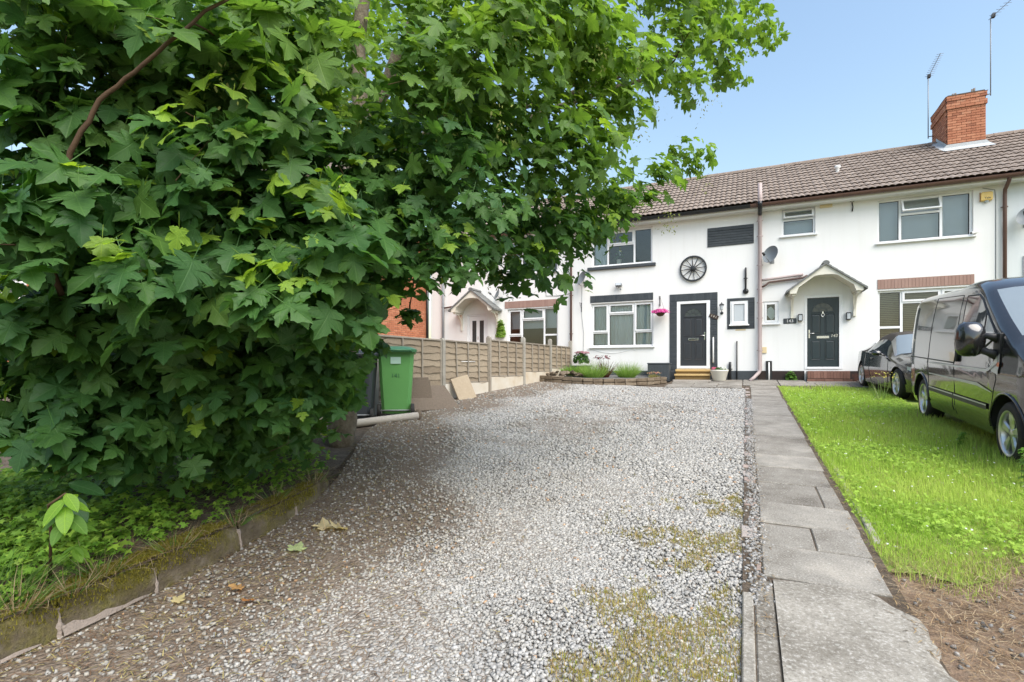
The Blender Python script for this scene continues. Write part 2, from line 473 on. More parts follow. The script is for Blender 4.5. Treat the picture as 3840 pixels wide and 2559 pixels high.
M['fence_batten'] = wood_material('fence_batten_wood', (0.17,0.145,0.115), (0.36,0.32,0.265), vert=True)
M['board_wood'] = wood_material('old_board', (0.085,0.066,0.050), (0.19,0.150,0.115))
M['board_pale'] = wood_material('pale_stone_slab', (0.30,0.24,0.165), (0.40,0.33,0.245), scale=0.6)
M['step_wood'] = wood_material('yellow_step_timber', (0.50,0.34,0.14), (0.64,0.46,0.22))
M['step_shadow'] = wood_material('shaded_riser_timber', (0.20,0.13,0.05), (0.30,0.20,0.09))  # step timber darkened: the shade below the treads is put into the colour
M['log'] = wood_material('bleached_timber', (0.34,0.30,0.255), (0.50,0.455,0.40))
M['bin_green'] = plain('green_bin_plastic', (0.115,0.32,0.095), 0.42, var=0.08, scale=3, bump=0.05)
M['bin_green_dark'] = plain('green_bin_lid', (0.050,0.17,0.075), 0.4, var=0.08)
M['bin_grey'] = plain('charcoal_bin_plastic', (0.040,0.047,0.054), 0.45, var=0.1)
M['rubber'] = plain('tyre_rubber', (0.020,0.019,0.018), 0.75, var=0.3, bump=0.3, bscale=50)
M['alloy'] = plain('silver_alloy', (0.60,0.60,0.60), 0.32, metal=0.85, var=0.06)
M['paint_black'] = plain('black_car_paint', (0.018,0.018,0.019), 0.16, var=0.1, spec=0.6, coat=0.8)
M['trim_black'] = plain('black_trim_plastic', (0.018,0.018,0.019), 0.5, var=0.15)
M['car_glass'] = plain('tinted_car_glass', (0.020,0.024,0.026), 0.03, var=0.1, spec=0.9, coat=1.0)
M['screen_glass'] = plain('windscreen_glass', (0.18,0.21,0.22), 0.04, var=0.1, spec=0.9, coat=1.0)
M['soft_top'] = plain('brown_black_hood_fabric', (0.052,0.044,0.036), 0.9, var=0.2, bump=0.3, bscale=200)
M['silver_decal_or_glint'] = plain('silver_decal_or_glint', (0.55,0.56,0.55), 0.35, metal=0.4, var=0.05)  # decal stripes, and the painted light line along the side moulding
M['orange_lens'] = plain('orange_indicator', (0.70,0.16,0.03), 0.2, var=0.05)
M['alarm_yellow'] = plain('yellow_alarm_plastic', (0.78,0.54,0.16), 0.35, var=0.05)
M['vent_cream'] = plain('cream_vent', (0.66,0.54,0.32), 0.6, var=0.08)
M['white_plastic'] = plain('white_plastic', (0.75,0.75,0.74), 0.35, var=0.03)
M['sticker'] = plain('pale_sticker', (0.42,0.62,0.52), 0.5, var=0.1)
M['bark'] = mottled('sycamore_bark', [(0.1,(0.085,0.068,0.048)),(0.5,(0.15,0.125,0.090)),(0.9,(0.225,0.20,0.155))], 14, 0.95, 0.9, 45, 0.015, rnd_amt=0.1)
M['twig'] = mottled('young_twig', [(0.1,(0.055,0.032,0.018)),(0.9,(0.11,0.065,0.035))], 10, 0.8, 0.4, 60)
M['leaf'] = leaf_material()
M['weed'] = tinted('soft_green_plant', 0.55, 0.3, 0.52)
M['straw'] = tinted('dry_straw', 0.85, 0.2, 0.1)
M['stone'] = tinted('limestone_chipping', 0.85, 0.25, 0, 0.25, 150)
M['petal'] = tinted('petals', 0.6, 0.3, 0.3)
M['stone_wall'] = mottled('old_walling_stone', [(0.05,(0.075,0.055,0.038)),(0.5,(0.165,0.128,0.090)),(1.0,(0.26,0.215,0.16))], 6, 0.95, 0.8, 30, 0.015)
M['kerb_block'] = None
# ------------------------------------------------------------------ ground materials
def gravel_material():
    t = NT('limestone_gravel'); co = t.coord()
    v = t.n('ShaderNodeTexVoronoi'); t.l(co, v.inputs['Vector']); v.inputs['Scale'].default_value = 34
    v2 = t.n('ShaderNodeTexVoronoi', feature='DISTANCE_TO_EDGE'); t.l(co, v2.inputs['Vector']); v2.inputs['Scale'].default_value = 34
    sp = t.n('ShaderNodeSeparateColor'); t.l(v.outputs['Color'], sp.inputs[0])
    stone = t.ramp(sp.outputs[0], [(0.0,(0.24,0.23,0.215)),(0.5,(0.38,0.372,0.355)),(1.0,(0.50,0.495,0.48))])
    edge = t.math('MULTIPLY', v2.outputs['Distance'], 9.0, clamp=True)
    dirt = t.n('ShaderNodeAttribute', attribute_name='tint').outputs['Fac']
    soil = t.ramp(t.noise(co, 25, 6), [(0.2,(0.105,0.077,0.055)),(0.8,(0.24,0.188,0.140))])
    c = t.mix(edge, soil, stone)
    c = t.mix(t.math('MULTIPLY', dirt, 0.9, clamp=True), c, soil)
    h = t.math('ADD', v2.outputs['Distance'], t.math('MULTIPLY', t.noise(co, 120, 4), 0.1))
    return t.done(t.pbr(c, 0.9, 0, 0.25, t.bump(h, 0.9, 0.03)))
M['gravel'] = gravel_material()
M['soil'] = mottled('brown_soil', [(0.1,(0.060,0.043,0.030)),(0.5,(0.105,0.080,0.058)),(0.95,(0.18,0.15,0.115))], 7, 0.95, 0.9, 40, 0.03, detail=9, rnd_amt=0.0)
M['turf'] = mottled('turf_soil', [(0.1,(0.13,0.16,0.035)),(0.5,(0.20,0.29,0.045)),(0.95,(0.30,0.31,0.10))], 4, 0.95, 0.8, 40, 0.03, detail=9, rnd_amt=0.0)
M['litter'] = mottled('straw_litter_soil', [(0.1,(0.12,0.080,0.055)),(0.5,(0.25,0.175,0.12)),(0.95,(0.40,0.31,0.225))], 12, 0.95, 0.9, 60, 0.02, detail=9, rnd_amt=0.0)
def kerb_material():
    t = NT('mossy_concrete_kerb'); co = t.coord()
    geo = t.n('ShaderNodeNewGeometry')
    f = t.noise(co, 9, 7)
    c = t.ramp(f, [(0.25,(0.075,0.058,0.038)),(0.55,(0.15,0.122,0.085)),(0.85,(0.27,0.24,0.195))])
    ms = t.noise(co, 5, 7, 0.7)
    sp = t.n('ShaderNodeSeparateXYZ'); t.l(geo.outputs['Normal'], sp.inputs[0])
    mm = t.math('ADD', t.math('MULTIPLY', t.math('SUBTRACT', ms, 0.47), 3.4), t.math('MULTIPLY', sp.outputs[2], 0.6), clamp=True)
    moss = t.ramp(t.noise(co, 60, 4), [(0.3,(0.085,0.078,0.012)),(0.7,(0.20,0.180,0.028))])
    c = t.mix(mm, c, moss)
    return t.done(t.pbr(c, 0.95, 0, 0.2, t.bump(t.noise(co, 45, 7, 0.7), 0.9, 0.03)))
M['kerb_block'] = kerb_material()

# ------------------------------------------------------------------ ground sheets
def sheet(name, xs, ys, zf, mat, parent=None):
    V = np.array([(x, y, float(zf(x, y))) for x in xs for y in ys])
    nu, nv = len(xs), len(ys)
    F = np.array([(i*nv+j, (i+1)*nv+j, (i+1)*nv+j+1, i*nv+j+1) for i in range(nu-1) for j in range(nv-1)])
    me = np_mesh(name, V, F, mat, smooth=True)
    return link(bpy.data.objects.new(name, me), parent)

gxs = [-900,-300,-120,-60,-40,-30,-20,-14,-10,-8]+list(np.arange(-6,4.1,0.5))+[5,6,8,12,20,40,80,200,900]
gys = [-900,-200,-60,-20,-6]+list(np.arange(-4,17,0.75))+[18,25,40,80,200,900]
ground = sheet('ground', gxs, gys, lambda x,y: g1(x,y)-0.03, M['soil'])
tag(ground, 'bare brown earth under the front gardens', 'ground', kind='structure')

KERB = [(-2.96,-4.0),(-2.98,0.0),(-3.0,1.0),(-3.01,1.6),(-3.08,2.2),(-3.2,2.8),(-3.4,3.35),(-3.75,4.0),(-4.3,4.8),(-4.85,5.7),(-5.25,6.6)]
KX = np.array([p[0] for p in KERB]); KY = np.array([p[1] for p in KERB])
def kerb_x(y): return np.interp(y, KY, KX)

def dirtiness(x, y):
    """0 clean limestone, 1 bare trodden soil: next to the kerb, along the fence, and in worn patches"""
    left = x - np.interp(y, [-4,1,2.2,3.35,4,5.7,6.6,7.2,9.4,14.6], [-2.95,-2.99,-3.06,-3.38,-3.72,-4.85,-5.3,-5.75,-5.85,-5.62])
    d = 1.0 - sstep((left-0.55-0.85*vnoise(x,y,13,1.1))/0.9)
    d = np.maximum(d, 0.9*(1-sstep((left-0.2)/1.9))*vnoise(x,y,3,1.3)*1.5)
    p = sstep((vnoise(x,y,5,0.75)*0.6+vnoise(x,y,9,2.4)*0.4-0.50)/0.25)*sstep((-x-0.5)/1.5)
    far = sstep((13.0-y)/3.0)
    return np.clip(np.maximum(d, 0.70*p*far), 0, 1)
# gravel: its left limit follows the kerb, then the fence; its right limit the brick edging
gvx = np.linspace(0, 1, 56); gvy = list(np.arange(-4, 14.6, 0.13))
def gl(y):
    return float(np.interp(y, [-4,0,1,2.2,3.35,4,5.7,6.6,7.2,9.4,14.6], [-2.95,-2.97,-2.99,-3.06,-3.38,-3.72,-4.85,-5.3,-5.75,-5.85,-5.62]))
V = []; 
for t_ in gvx:
    for y in gvy:
        x = gl(y)+(0.03-gl(y))*t_
        V.append((x, y, g1(x,y)+0.008*math.sin(x*3.1+y*1.7)*math.sin(y*2.3)))
nv = len(gvy)
F = np.array([(i*nv+j,(i+1)*nv+j,(i+1)*nv+j+1,i*nv+j+1) for i in range(len(gvx)-1) for j in range(nv-1)])
V = np.array(V)
dd_ = dirtiness(V[:,0], V[:,1])
gravel = link(bpy.data.objects.new('gravel_drive', np_mesh('gravel_drive', V, F, M['gravel'], np.repeat(dd_[:,None],3,1), smooth=True)))
tag(gravel, 'pale grey limestone gravel drive sloping up to the house', 'gravel drive', kind='structure')

# stones of the drive
def stone_proto(seed):
    r = np.random.default_rng(seed)
    v = np.array([(x,y,z) for z in (-1,1) for y in (-1,1) for x in (-1,1)], float)*0.5
    v *= np.array([1.0, 0.78, 0.55]); v += r.uniform(-0.16,0.16,v.shape)
    v[4:,:2] *= r.uniform(0.45,0.9)
    f = np.array([(0,2,3),(0,3,1),(4,5,7),(4,7,6),(0,1,5),(0,5,4),(1,3,7),(1,7,5),(3,2,6),(3,6,7),(2,0,4),(2,4,6)])
    return v, f
STONES = [stone_proto(k) for k in range(6)]
def gravel_stones():
    P = []
    for (y0, y1, dens, size) in ((0.9,3.2,5200,0.0152),(3.2,5.2,3200,0.0185),(5.2,8.0,1700,0.0245),(8.0,14.35,760,0.029)):
        area = (y1-y0)*6.0
        n = int(area*dens)
        x = rng.uniform(-5.9, 0.02, n); y = rng.uniform(y0, y1, n)
        # only what can be seen from the drive's lower end, with a margin for a step to the side
        a = -x*math.sin(YAW)*-1; xr = x*math.cos(YAW)+y*math.sin(YAW); zr = -x*math.sin(YAW)+y*math.cos(YAW)
        left = np.interp(y, [-4,1,2.2,3.35,4,5.7,6.6,7.2,9.4,14.6], [-2.95,-2.99,-3.06,-3.38,-3.72,-4.85,-5.3,-5.75,-5.85,-5.62])
        d = dirtiness(x, y)
        keep = (x > left) & (np.abs(xr/np.maximum(zr,.1)) < 1.15) & (rng.random(n) > d*0.86)
        keep &= rng.random(n) > 0.75*moss_amount(x, y)
        x, y, d = x[keep], y[keep], d[keep]
        s_ = size*rng.uniform(0.55,1.5,len(x))
        P.append((x, y, s_, d))
    x, y, s_, d = (np.concatenate(q) for q in zip(*P))
    return x, y, s_, d
def moss_amount(x, y):
    wx = x+0.25*vnoise(x,y,24,3.0); wy = y+0.5*vnoise(x,y,25,2.0)
    lump = vnoise(x,y,21,3.2)*0.40+vnoise(x,y,22,8.0)*0.35+vnoise(x,y,23,19.0)*0.25
    zone = sstep((wx+0.45+0.11*y)/0.35)*sstep((5.6-wy)/1.6)
    return sstep((lump-0.625+0.20*zone)/0.18)*sstep(zone*3)
gx, gy, gs, gd = gravel_stones()
N = len(gx)
pos = np.stack([gx, gy, gz(gx,gy)+gs*0.10+0.004*rng.random(N)], 1)
rot = rotz(rng.uniform(0,6.283,N)) @ rotx(rng.normal(0,0.35,N))
g_ = np.clip(rng.normal(0.435,0.075,N), 0.20, 0.64)*(1-0.14*gd)
warm = rng.uniform(0.2,1,N)*(0.5+0.7*gd)
tint = np.stack([g_*(1.01+0.04*warm), g_*(1.0-0.02*warm), g_*(0.975-0.12*warm)], 1)
rust = rng.random(N) < 0.012
tint[rust] *= np.array([1.1,0.75,0.5])
sidx = rng.integers(0, 6, N)
dcam = np.hypot(gx, gy)
near = np.argsort(-(gs/dcam))
# those that show largest, inside the picture, are pieces of their own
fx = 0.5+ (gx*math.cos(YAW)+gy*math.sin(YAW))/(-gx*math.sin(YAW)+gy*math.cos(YAW))*18.17/36
zr_ = -gx*math.sin(YAW)+gy*math.cos(YAW)
fy = (CAM_Z-gz(gx,gy))/zr_*18.17/36
near = [i for i in near if 0.02 < fx[i] < 0.73 and fy[i] < 0.30][:300]
own = np.zeros(N, bool); own[near] = True
scatter('loose_stones', STONES, sidx[~own], pos[~own], rot[~own], gs[~own], M['stone'], tint[~own], parent=gravel)['kind'] = 'stuff'
stone_meshes = {}
for i in near:
    shade = int(np.clip((g_[i]-0.14)/0.52*5, 0, 4)); key = (int(sidx[i]), shade)
    if key not in stone_meshes:
        v, f = STONES[key[0]]
        sh = 0.14+0.52*(shade+0.5)/5
        stone_meshes[key] = np_mesh('stone', v, f, M['stone'], np.tile([sh, sh*0.98, sh*0.95], (8,1)))
    put('stone', stone_meshes[key], gravel, pos[i], Matrix(rot[i]).to_euler(), (gs[i],)*3)

# ------------------------------------------------------------------ footpath: slabs, apron, edging bricks
path = sheet('footpath', [-0.02,0.25,0.5,0.74], list(np.arange(-3,15.3,0.6)), lambda x,y: g1(x,y)+0.020, M['soil'])
tag(path, 'narrow path of worn concrete slabs leading up to the houses', 'footpath', kind='structure')
def slab(x0, x1, y0, y1, parent, mat, name='paving_slab', h=0.03, t=0.05, jitter=True, n=1, skew=0.0):
    """a paving slab lying on the slope, edges softened"""
    xm, ym = (x0+x1)/2, (y0+y1)/2
    a, b = (x1-x0)/2, (y1-y0)/2
    mb = MB(); mb.bbox(-a, a, -b, b, -t, 0, 0.006)
    vv = []
    for (x,y,z) in mb.v: vv.append((x, y+skew*x, z))
    mb.v = vv
    j = random.uniform(-1,1)*0.004 if jitter else 0
    return mb.build(name, mat, parent, (xm, ym, g1(xm,ym)+h+j), (math.atan(0.0625)+random.uniform(-1,1)*0.006*jitter, random.uniform(-1,1)*0.006*jitter, random.uniform(-1,1)*0.006*jitter))
joints = [3.24,3.74,4.16,4.68,5.30,5.92,6.52,7.12,7.74,8.36,8.98,9.60,10.2,10.82,11.44,12.06,12.68,13.3,13.9,14.5,15.1]
for k in range(len(joints)-1):
    y0, y1 = joints[k]+0.006, joints[k+1]-0.006
    xa, xb = 0.09+random.uniform(-.008,.008), 0.695+random.uniform(-.012,.012)
    if k == 1:   # cracked slab
        slab(xa, 0.40, y0, y1, path, M['slab'], skew=-0.05); slab(0.409, xb, y0, y1, path, M['slab'], skew=-0.05)
    elif k == 3:
        slab(xa, 0.55, y0, y1, path, M['slab'], skew=-0.05); slab(0.56, xb, y0, y1, path, M['slab'], skew=-0.05)
    else:
        slab(xa, xb, y0, y1, path, M['slab'], skew=-0.05)
# concrete apron, ragged on its right side
mb = MB()
ys_ = list(np.linspace(0.2, 3.22, 34)); 
rag = [0.74+0.10*sstep((2.9-y)/1.0)+0.025*math.sin(y*9)+0.018*math.sin(y*23+1) for y in ys_]
rag[-1] -= 0.10; rag[-2] -= 0.07; rag[-3] -= 0.03
xsn = [0.0,0.12,0.25,0.4,0.55,0.7,0.82,0.93,1.0]
def AP(i, j):
    x = 0.135+(rag[i]-0.135)*xsn[j]
    return (x, ys_[i], g1(x,ys_[i])+0.034-(0.010 if j == len(xsn)-1 else 0)+0.003*math.sin(x*11+ys_[i]*5))
mb.smooth = True; mb.grid(AP, len(ys_), len(xsn))
n0 = len(xsn); 
low = [(rag[i]+0.004, ys_[i], g1(rag[i],ys_[i])-0.04) for i in range(len(ys_))]
o = len(mb.v); mb.v += low
for i in range(len(ys_)-1):
    mb.f.append((i*n0+n0-1, (i+1)*n0+n0-1, o+i+1, o+i)); mb.m.append(0); mb.sm.append(True)
apron = mb.build('concrete_apron', M['concrete'], path)
slab(0.040, 0.129, 0.3, 3.2, path, M['concrete'], 'concrete_strip', h=0.026, jitter=False)
# edging bricks between gravel and path
y = 3.25; k = 0
while y < 14.3:
    L = random.choice([0.215,0.215,0.215,0.105])
    if random.random() > 0.13:
        mb = MB(); mb.bbox(-0.05, 0.05, -L/2, L/2, -0.07, 0, 0.007)
        x = 0.022+random.uniform(-.012,.012)
        mb.build('edging_brick', M['brick_edge'], path, (x, y+L/2, g1(x,y)+random.uniform(0.012,0.034)), (0.0625, random.uniform(-.06,.06), random.uniform(-.07,.07)))
    y += L+random.uniform(0.006,0.03)
y = 0.3
while y < 3.0:
    L = 0.9
    mb = MB(); mb.bbox(-0.026, 0.026, -L/2, L/2, -0.1, 0, 0.006)
    mb.build('edging_strip', M['concrete'], path, (0.008, y+L/2, g1(0,y+L/2)+0.03), (0.0625,0,random.uniform(-.008,.008)))
    y += L+0.008
# paving in front of the two doors
pave = sheet('paving', [-2.1,-1.4,-0.7,0.05,0.75,1.5,2.3], list(np.linspace(14.45,16.9,6)), lambda x,y: g1(x,y)+0.006, M['soil'])
tag(pave, 'strip of buff paving along the foot of the white houses', 'paving', kind='structure')
for (x0,x1,y0,y1) in ((-1.35,-0.72,14.45,15.05),(-0.71,-0.10,14.45,15.05),(-1.35,-0.72,15.06,15.66),(-0.71,-0.10,15.06,15.66),(-1.95,-1.36,15.2,15.66),
                      (-2.0,-1.0,15.67,16.88),(-0.99,-0.1,15.67,16.88),(-0.09,0.8,15.12,15.95),(-0.09,0.8,15.96,16.88),(0.81,1.65,15.12,15.95),(0.81,1.5,15.96,16.88),(1.66,2.4,15.12,15.95),(1.51,2.7,15.96,16.52),(2.41,2.74,15.12,15.95),(-2.02,-1.36,14.45,15.19),(2.75,3.4,15.12,16.8)):
    slab(x0+0.005, x1-0.005, y0+0.005, y1-0.005, pave, M['slab'])
# lawn edge: low concrete edging half lost in grass
lawn_edge = thing('lawn_edging', 'low mossy concrete edging between the path and the overgrown lawn', 'edging', (0.79,4.4,g1(.79,4.4)))
for k in range(4):
    y0 = 4.05+k*0.62
    mb = MB(); mb.bbox(-0.025,0.025,-0.3,0.3,-0.12,0.0,0.008)
    mb.build('edging_block', M['conc_post'], lawn_edge, (0.0+0.012*k, y0+0.3-4.4, g1(.79,y0+.3)-g1(.79,4.4)+0.018), (0.0625,0,-0.03))

# lawn and bare patch
lawn = sheet('lawn', list(np.linspace(0.72,7.5,40)), list(np.linspace(3.0,15.1,60)), lambda x,y: g1(x,y)+0.006+0.012*math.sin(x*4+y*2)*math.sin(y*3.1), M['turf'])
def lawn_low(x): return 3.38+0.85*sstep((np.asarray(x)-0.9)/0.9)+0.55*(vnoise(x,np.asarray(x)*0,53,3.5)-0.5)
for v in lawn.data.vertices:
    lo_ = float(lawn_low(np.array(v.co.x)))+0.25
    v.co.y = lo_+(v.co.y-3.0)*(15.1-lo_)/12.1; v.co.z = g1(v.co.x,v.co.y)+0.006+0.012*math.sin(v.co.x*4+v.co.y*2)*math.sin(v.co.y*3.1)
tag(lawn, 'strip of rough green lawn between the path and the parked vehicles', 'lawn', kind='structure')
patch = sheet('bare_patch', list(np.linspace(0.70,5,22)), list(np.linspace(-2,4.9,30)), lambda x,y: g1(x,y)-0.004+0.008*math.sin(x*5)*math.sin(y*4.3), M['litter'])
tag(patch, 'bare strawy ground at the lower end of the lawn', 'bare patch', kind='structure')

# bank under the tree with its retaining kerb
def bank_h(y): return np.interp(y, [-4,2.6,3.6,4.6,6.6], [0.175,0.175,0.13,0.06,0.02])
bt = [0,0.12,0.3,0.6,1.0,1.6,2.4,3.6,5.2]
by = list(np.linspace(-4,6.6,44))
V = []
for t_ in bt:
    for y in by:
        x = float(kerb_x(y))-t_
        V.append((x, y, float(0.0625*y+gz(-3.2,0)+bank_h(y)+0.20*sstep((t_-0.1)/1.6)+0.02*math.sin(x*5+y*3)*math.sin(y*4)*min(1,t_*4))))
nv = len(by)
F = np.array([(i*nv+j,(i+1)*nv+j,(i+1)*nv+j+1,i*nv+j+1) for i in range(len(bt)-1) for j in range(nv-1)])
bank = link(bpy.data.objects.new('bank', np_mesh('bank', np.array(V), F, M['soil'], smooth=True)))
tag(bank, 'low earth bank under the sycamore on the left', 'bank', kind='structure')
def bank_z(x, y):
    t_ = kerb_x(y)-x
    return 0.0625*y+gz(-3.2,0)+bank_h(y)+0.20*sstep((t_-0.1)/1.6)
kerb = thing('bank_kerb', 'mossy brown concrete kerb with crumbling mortar joints holding up the bank', 'kerb', (-3.0,1.4,g1(-3,1.4)))
K0 = Vector((-3.0,1.4,g1(-3,1.4)))
ks = [-1.0,-0.3,0.36,0.86,1.36,1.82,2.42,3.05,3.75]
for k in range(len(ks)-1):
    y0, y1 = ks[k]+0.007, ks[k+1]-0.007
    mb = MB(); mb.smooth = True
    n = 7
    prof = [(0.028,-0.12),(0.022,0.0),(0.012,0.10),(-0.004,0.175),(-0.03,0.205),(-0.12,0.212),(-0.15,0.16),(-0.15,-0.12)]
    def KP(i, j):
        y = y0+(y1-y0)*i/(n-1)
        e = 0.010 if i in (0,n-1) else 0.0
        px, pz = prof[j]
        hh = float(bank_h(y))/0.20
        nx = 0.012*math.sin(y*13+j*1.9)+0.008*math.sin(y*31+j)
        return (float(kerb_x(y))+px+nx-e-K0.x, y-K0.y, 0.0625*y+float(gz(-3.2,0))+pz*hh-(e if j > 2 else 0)+0.006*math.sin(y*21+j*2)-K0.z)
    mb.grid(KP, n, len(prof))
    mb.build('kerb_stone', M['kerb_block'], kerb)
    if k:   # pale mortar smeared in the joint, wider towards its foot
        yj = ks[k]
        mb = MB(); mb.smooth = True
        n2 = 8
        def MP(i, j):
            f_ = i/(n2-1)
            z = -0.02+0.172*f_*float(bank_h(yj))/0.20
            w = 0.014+0.016*(1-f_)**3+0.010*math.sin(f_*9+k)+0.006*math.sin(f_*23+k)
            yy = yj+(j/3-0.5)*w*1.6
            return (float(kerb_x(yy))+0.016-0.024*f_**2+(0.012 if j in (1,2) else -0.012)+0.004*math.sin(f_*14+j)-K0.x, yy-K0.y, 0.0625*yy+float(gz(-3.2,0))+z-K0.z)
        mb.grid(MP, n2, 4); mb.build('mortar_joint', M['mortar'], kerb)
        if k in (3,4,2):
            mb = MB(); mb.smooth = True
            L = 0.42 if k != 2 else 0.5
            def FP(i, j):
                f_ = i/9
                yy = yj+f_*L if k != 2 else yj-f_*L
                w = (0.035*(1-f_)+0.008)*(1+0.3*math.sin(f_*17))
                return (float(kerb_x(yy))+0.030+0.02*j/2*(1-f_)-K0.x, yy-K0.y, 0.0625*yy+float(gz(-3.2,0))+w*(1-j/2)+0.002-K0.z)
            mb.grid(FP, 10, 3); mb.build('mortar_fillet', M['mortar'], kerb)
# ------------------------------------------------------------------ houses
FY = 16.90                 # the plane of the terrace's front walls
EAVE_Y, EAVE_Z = 16.50, 6.20
RIDGE_Y, RIDGE_Z = 20.40, 8.50
WALL_TOP = 6.06
BASE_Z = 0.95

def wall_with_openings(x0, x1, z0, z1, openings, y=FY, depth=0.16, back=23.9):
    """front wall cut by openings, with reveals, plus the other three sides"""
    xs = sorted({x0,x1,*[o[0] for o in openings],*[o[1] for o in openings]})
    zs = sorted({z0,z1,*[o[2] for o in openings],*[o[3] for o in openings]})
    mb = MB()
    def inside(a, b): return any(o[0] < a < o[1] and o[2] < b < o[3] for o in openings)
    for i in range(len(xs)-1):
        for j in range(len(zs)-1):
            if inside((xs[i]+xs[i+1])/2, (zs[j]+zs[j+1])/2): continue
            for yy in (y, y+depth+0.1):
                mb.add([(xs[i],yy,zs[j]),(xs[i+1],yy,zs[j]),(xs[i+1],yy,zs[j+1]),(xs[i],yy,zs[j+1])], [(0,1,2,3)])
    for (a,b,c,d) in openings:
        e = y+depth+0.1
        mb.add([(a,y,c),(a,e,c),(a,e,d),(a,y,d)], [(0,1,2,3)])
        mb.add([(b,y,c),(b,e,c),(b,e,d),(b,y,d)], [(0,1,2,3)])
        mb.add([(a,y,d),(b,y,d),(b,e,d),(a,e,d)], [(0,1,2,3)])
        mb.add([(a,y,c),(b,y,c),(b,e,c),(a,e,c)], [(0,1,2,3)])
    for xx in (x0, x1):
        mb.add([(xx,y,z0),(xx,back,z0),(xx,back,z1),(xx,y,z1)], [(0,1,2,3)])
    mb.add([(x0,back,z0),(x1,back,z0),(x1,back,z1),(x0,back,z1)], [(0,1,2,3)])
    return mb

def frame_bars(mb, x0, x1, z0, z1, w, y0, y1):
    """rectangular frame of four mitred-looking bars"""
    mb.bbox(x0, x0+w, y0, y1, z0, z1, 0.006); mb.bbox(x1-w, x1, y0, y1, z0, z1, 0.006)
    mb.bbox(x0+w, x1-w, y0+0.001, y1, z0, z0+w, 0.006); mb.bbox(x0+w, x1-w, y0+0.001, y1, z1-w, z1, 0.006)

def pane_mesh(x0, x1, z0, z1, y):
    mb = MB(); mb.box(x0, x1, y, y+0.006, z0, z1); return mb

def window(house, x0, x1, z0, z1, cols, y=FY+0.07, sill=True, glass='glass', sill_mat='upvc', sill_out=0.07, sill_over=0.05, inner=None):
    """cols: list of (right edge, [(z from, z to, kind)]); kind 'f' fixed, 'c' casement, 'o' top light standing open"""
    mb = MB(); frame_bars(mb, x0, x1, z0, z1, 0.055, y, y+0.07)
    xl = x0
    wdw_children = []
    for ci, (xr, rows) in enumerate(cols):
        if ci < len(cols)-1: mb.bbox(xr-0.03, xr+0.03, y+0.002, y+0.07, z0+0.055, z1-0.055, 0.006)
        a = xl+(0.055 if ci == 0 else 0.03); b = xr-(0.055 if ci == len(cols)-1 else 0.03)
        for ri, (c, d, kind) in enumerate(rows):
            cc = c+(0.055 if ri == 0 else 0.03); dd = d-(0.055 if ri == len(rows)-1 else 0.03)
            if ri < len(rows)-1: mb.bbox(a, b, y+0.003, y+0.07, d-0.03, d+0.03, 0.005)
            wdw_children.append((a, b, cc, dd, kind))
        xl = xr
    w = mb.build('window', M['upvc'], house)
    for (a,b,c,d,kind) in wdw_children:
        if kind == 'f':
            g_mb = MB(); frame_bars(g_mb, a-0.002, b+0.002, c-0.002, d+0.002, 0.012, y+0.02, y+0.05); g_mb.build('gasket', M['gasket'], w)
            pane_mesh(a+0.001, b-0.001, c+0.001, d-0.001, y+0.034).build('pane', M[glass], w)
        elif kind == 'c':
            cs = MB(); frame_bars(cs, a-0.012, b+0.012, c-0.012, d+0.012, 0.05, y-0.022, y+0.03); cs.build('casement', M['upvc'], w)
            g_mb = MB(); frame_bars(g_mb, a+0.034, b-0.034, c+0.034, d-0.034, 0.010, y-0.006, y+0.02); g_mb.build('gasket', M['gasket'], w)
            pane_mesh(a+0.036, b-0.036, c+0.036, d-0.036, y+0.006).build('pane', M[glass], w)
        else:   # hung at the top, swung out at the bottom
            h = d-c
            piv = (0, y-0.01, d+0.012); ang = -R(24)
            cs = MB(); frame_bars(cs, a-0.012, b+0.012, -h-0.024, 0, 0.045, -0.02, 0.03)
            co = cs.build('casement', M['upvc'], w, piv, (ang,0,0))
            g_mb = MB(); g_mb.box(a+0.032, b-0.032, 0.0, 0.008, -h+0.022, -0.044)
            g_mb.build('pane', M[glass], w, piv, (ang,0,0))
    if sill:
        mb = MB(); mb.bbox(x0-sill_over, x1+sill_over, FY-sill_out, y+0.02, z0-0.045, z0-0.002, 0.008)
        mb.build('sill', M[sill_mat], w)
    return w

def curtain(w, x0, x1, z0, z1, mat, y=FY+0.185, folds=7, name='curtain'):
    mb = MB(); mb.smooth = True
    n = folds*6
    def P(i, j):
        t_ = i/n; x = x0+(x1-x0)*t_
        return (x, y+0.028*math.sin(t_*folds*6.283)+0.012*math.sin(t_*folds*14+1), z0+(z1-z0)*j)
    mb.grid(P, n+1, 2); return mb.build(name, mat, w)
def blind(w, x0, x1, z0, z1, mat, y=FY+0.26, pitch=0.05, ang=50):
    mb = MB(); z = z0
    while z < z1:
        dy, dz = 0.024*math.cos(R(ang)), 0.024*math.sin(R(ang))
        mb.add([(x0,y-dy,z-dz),(x1,y-dy,z-dz),(x1,y+dy,z+dz),(x0,y+dy,z+dz)], [(0,1,2,3)])
        z += pitch
    return mb.build('blind', mat, w)

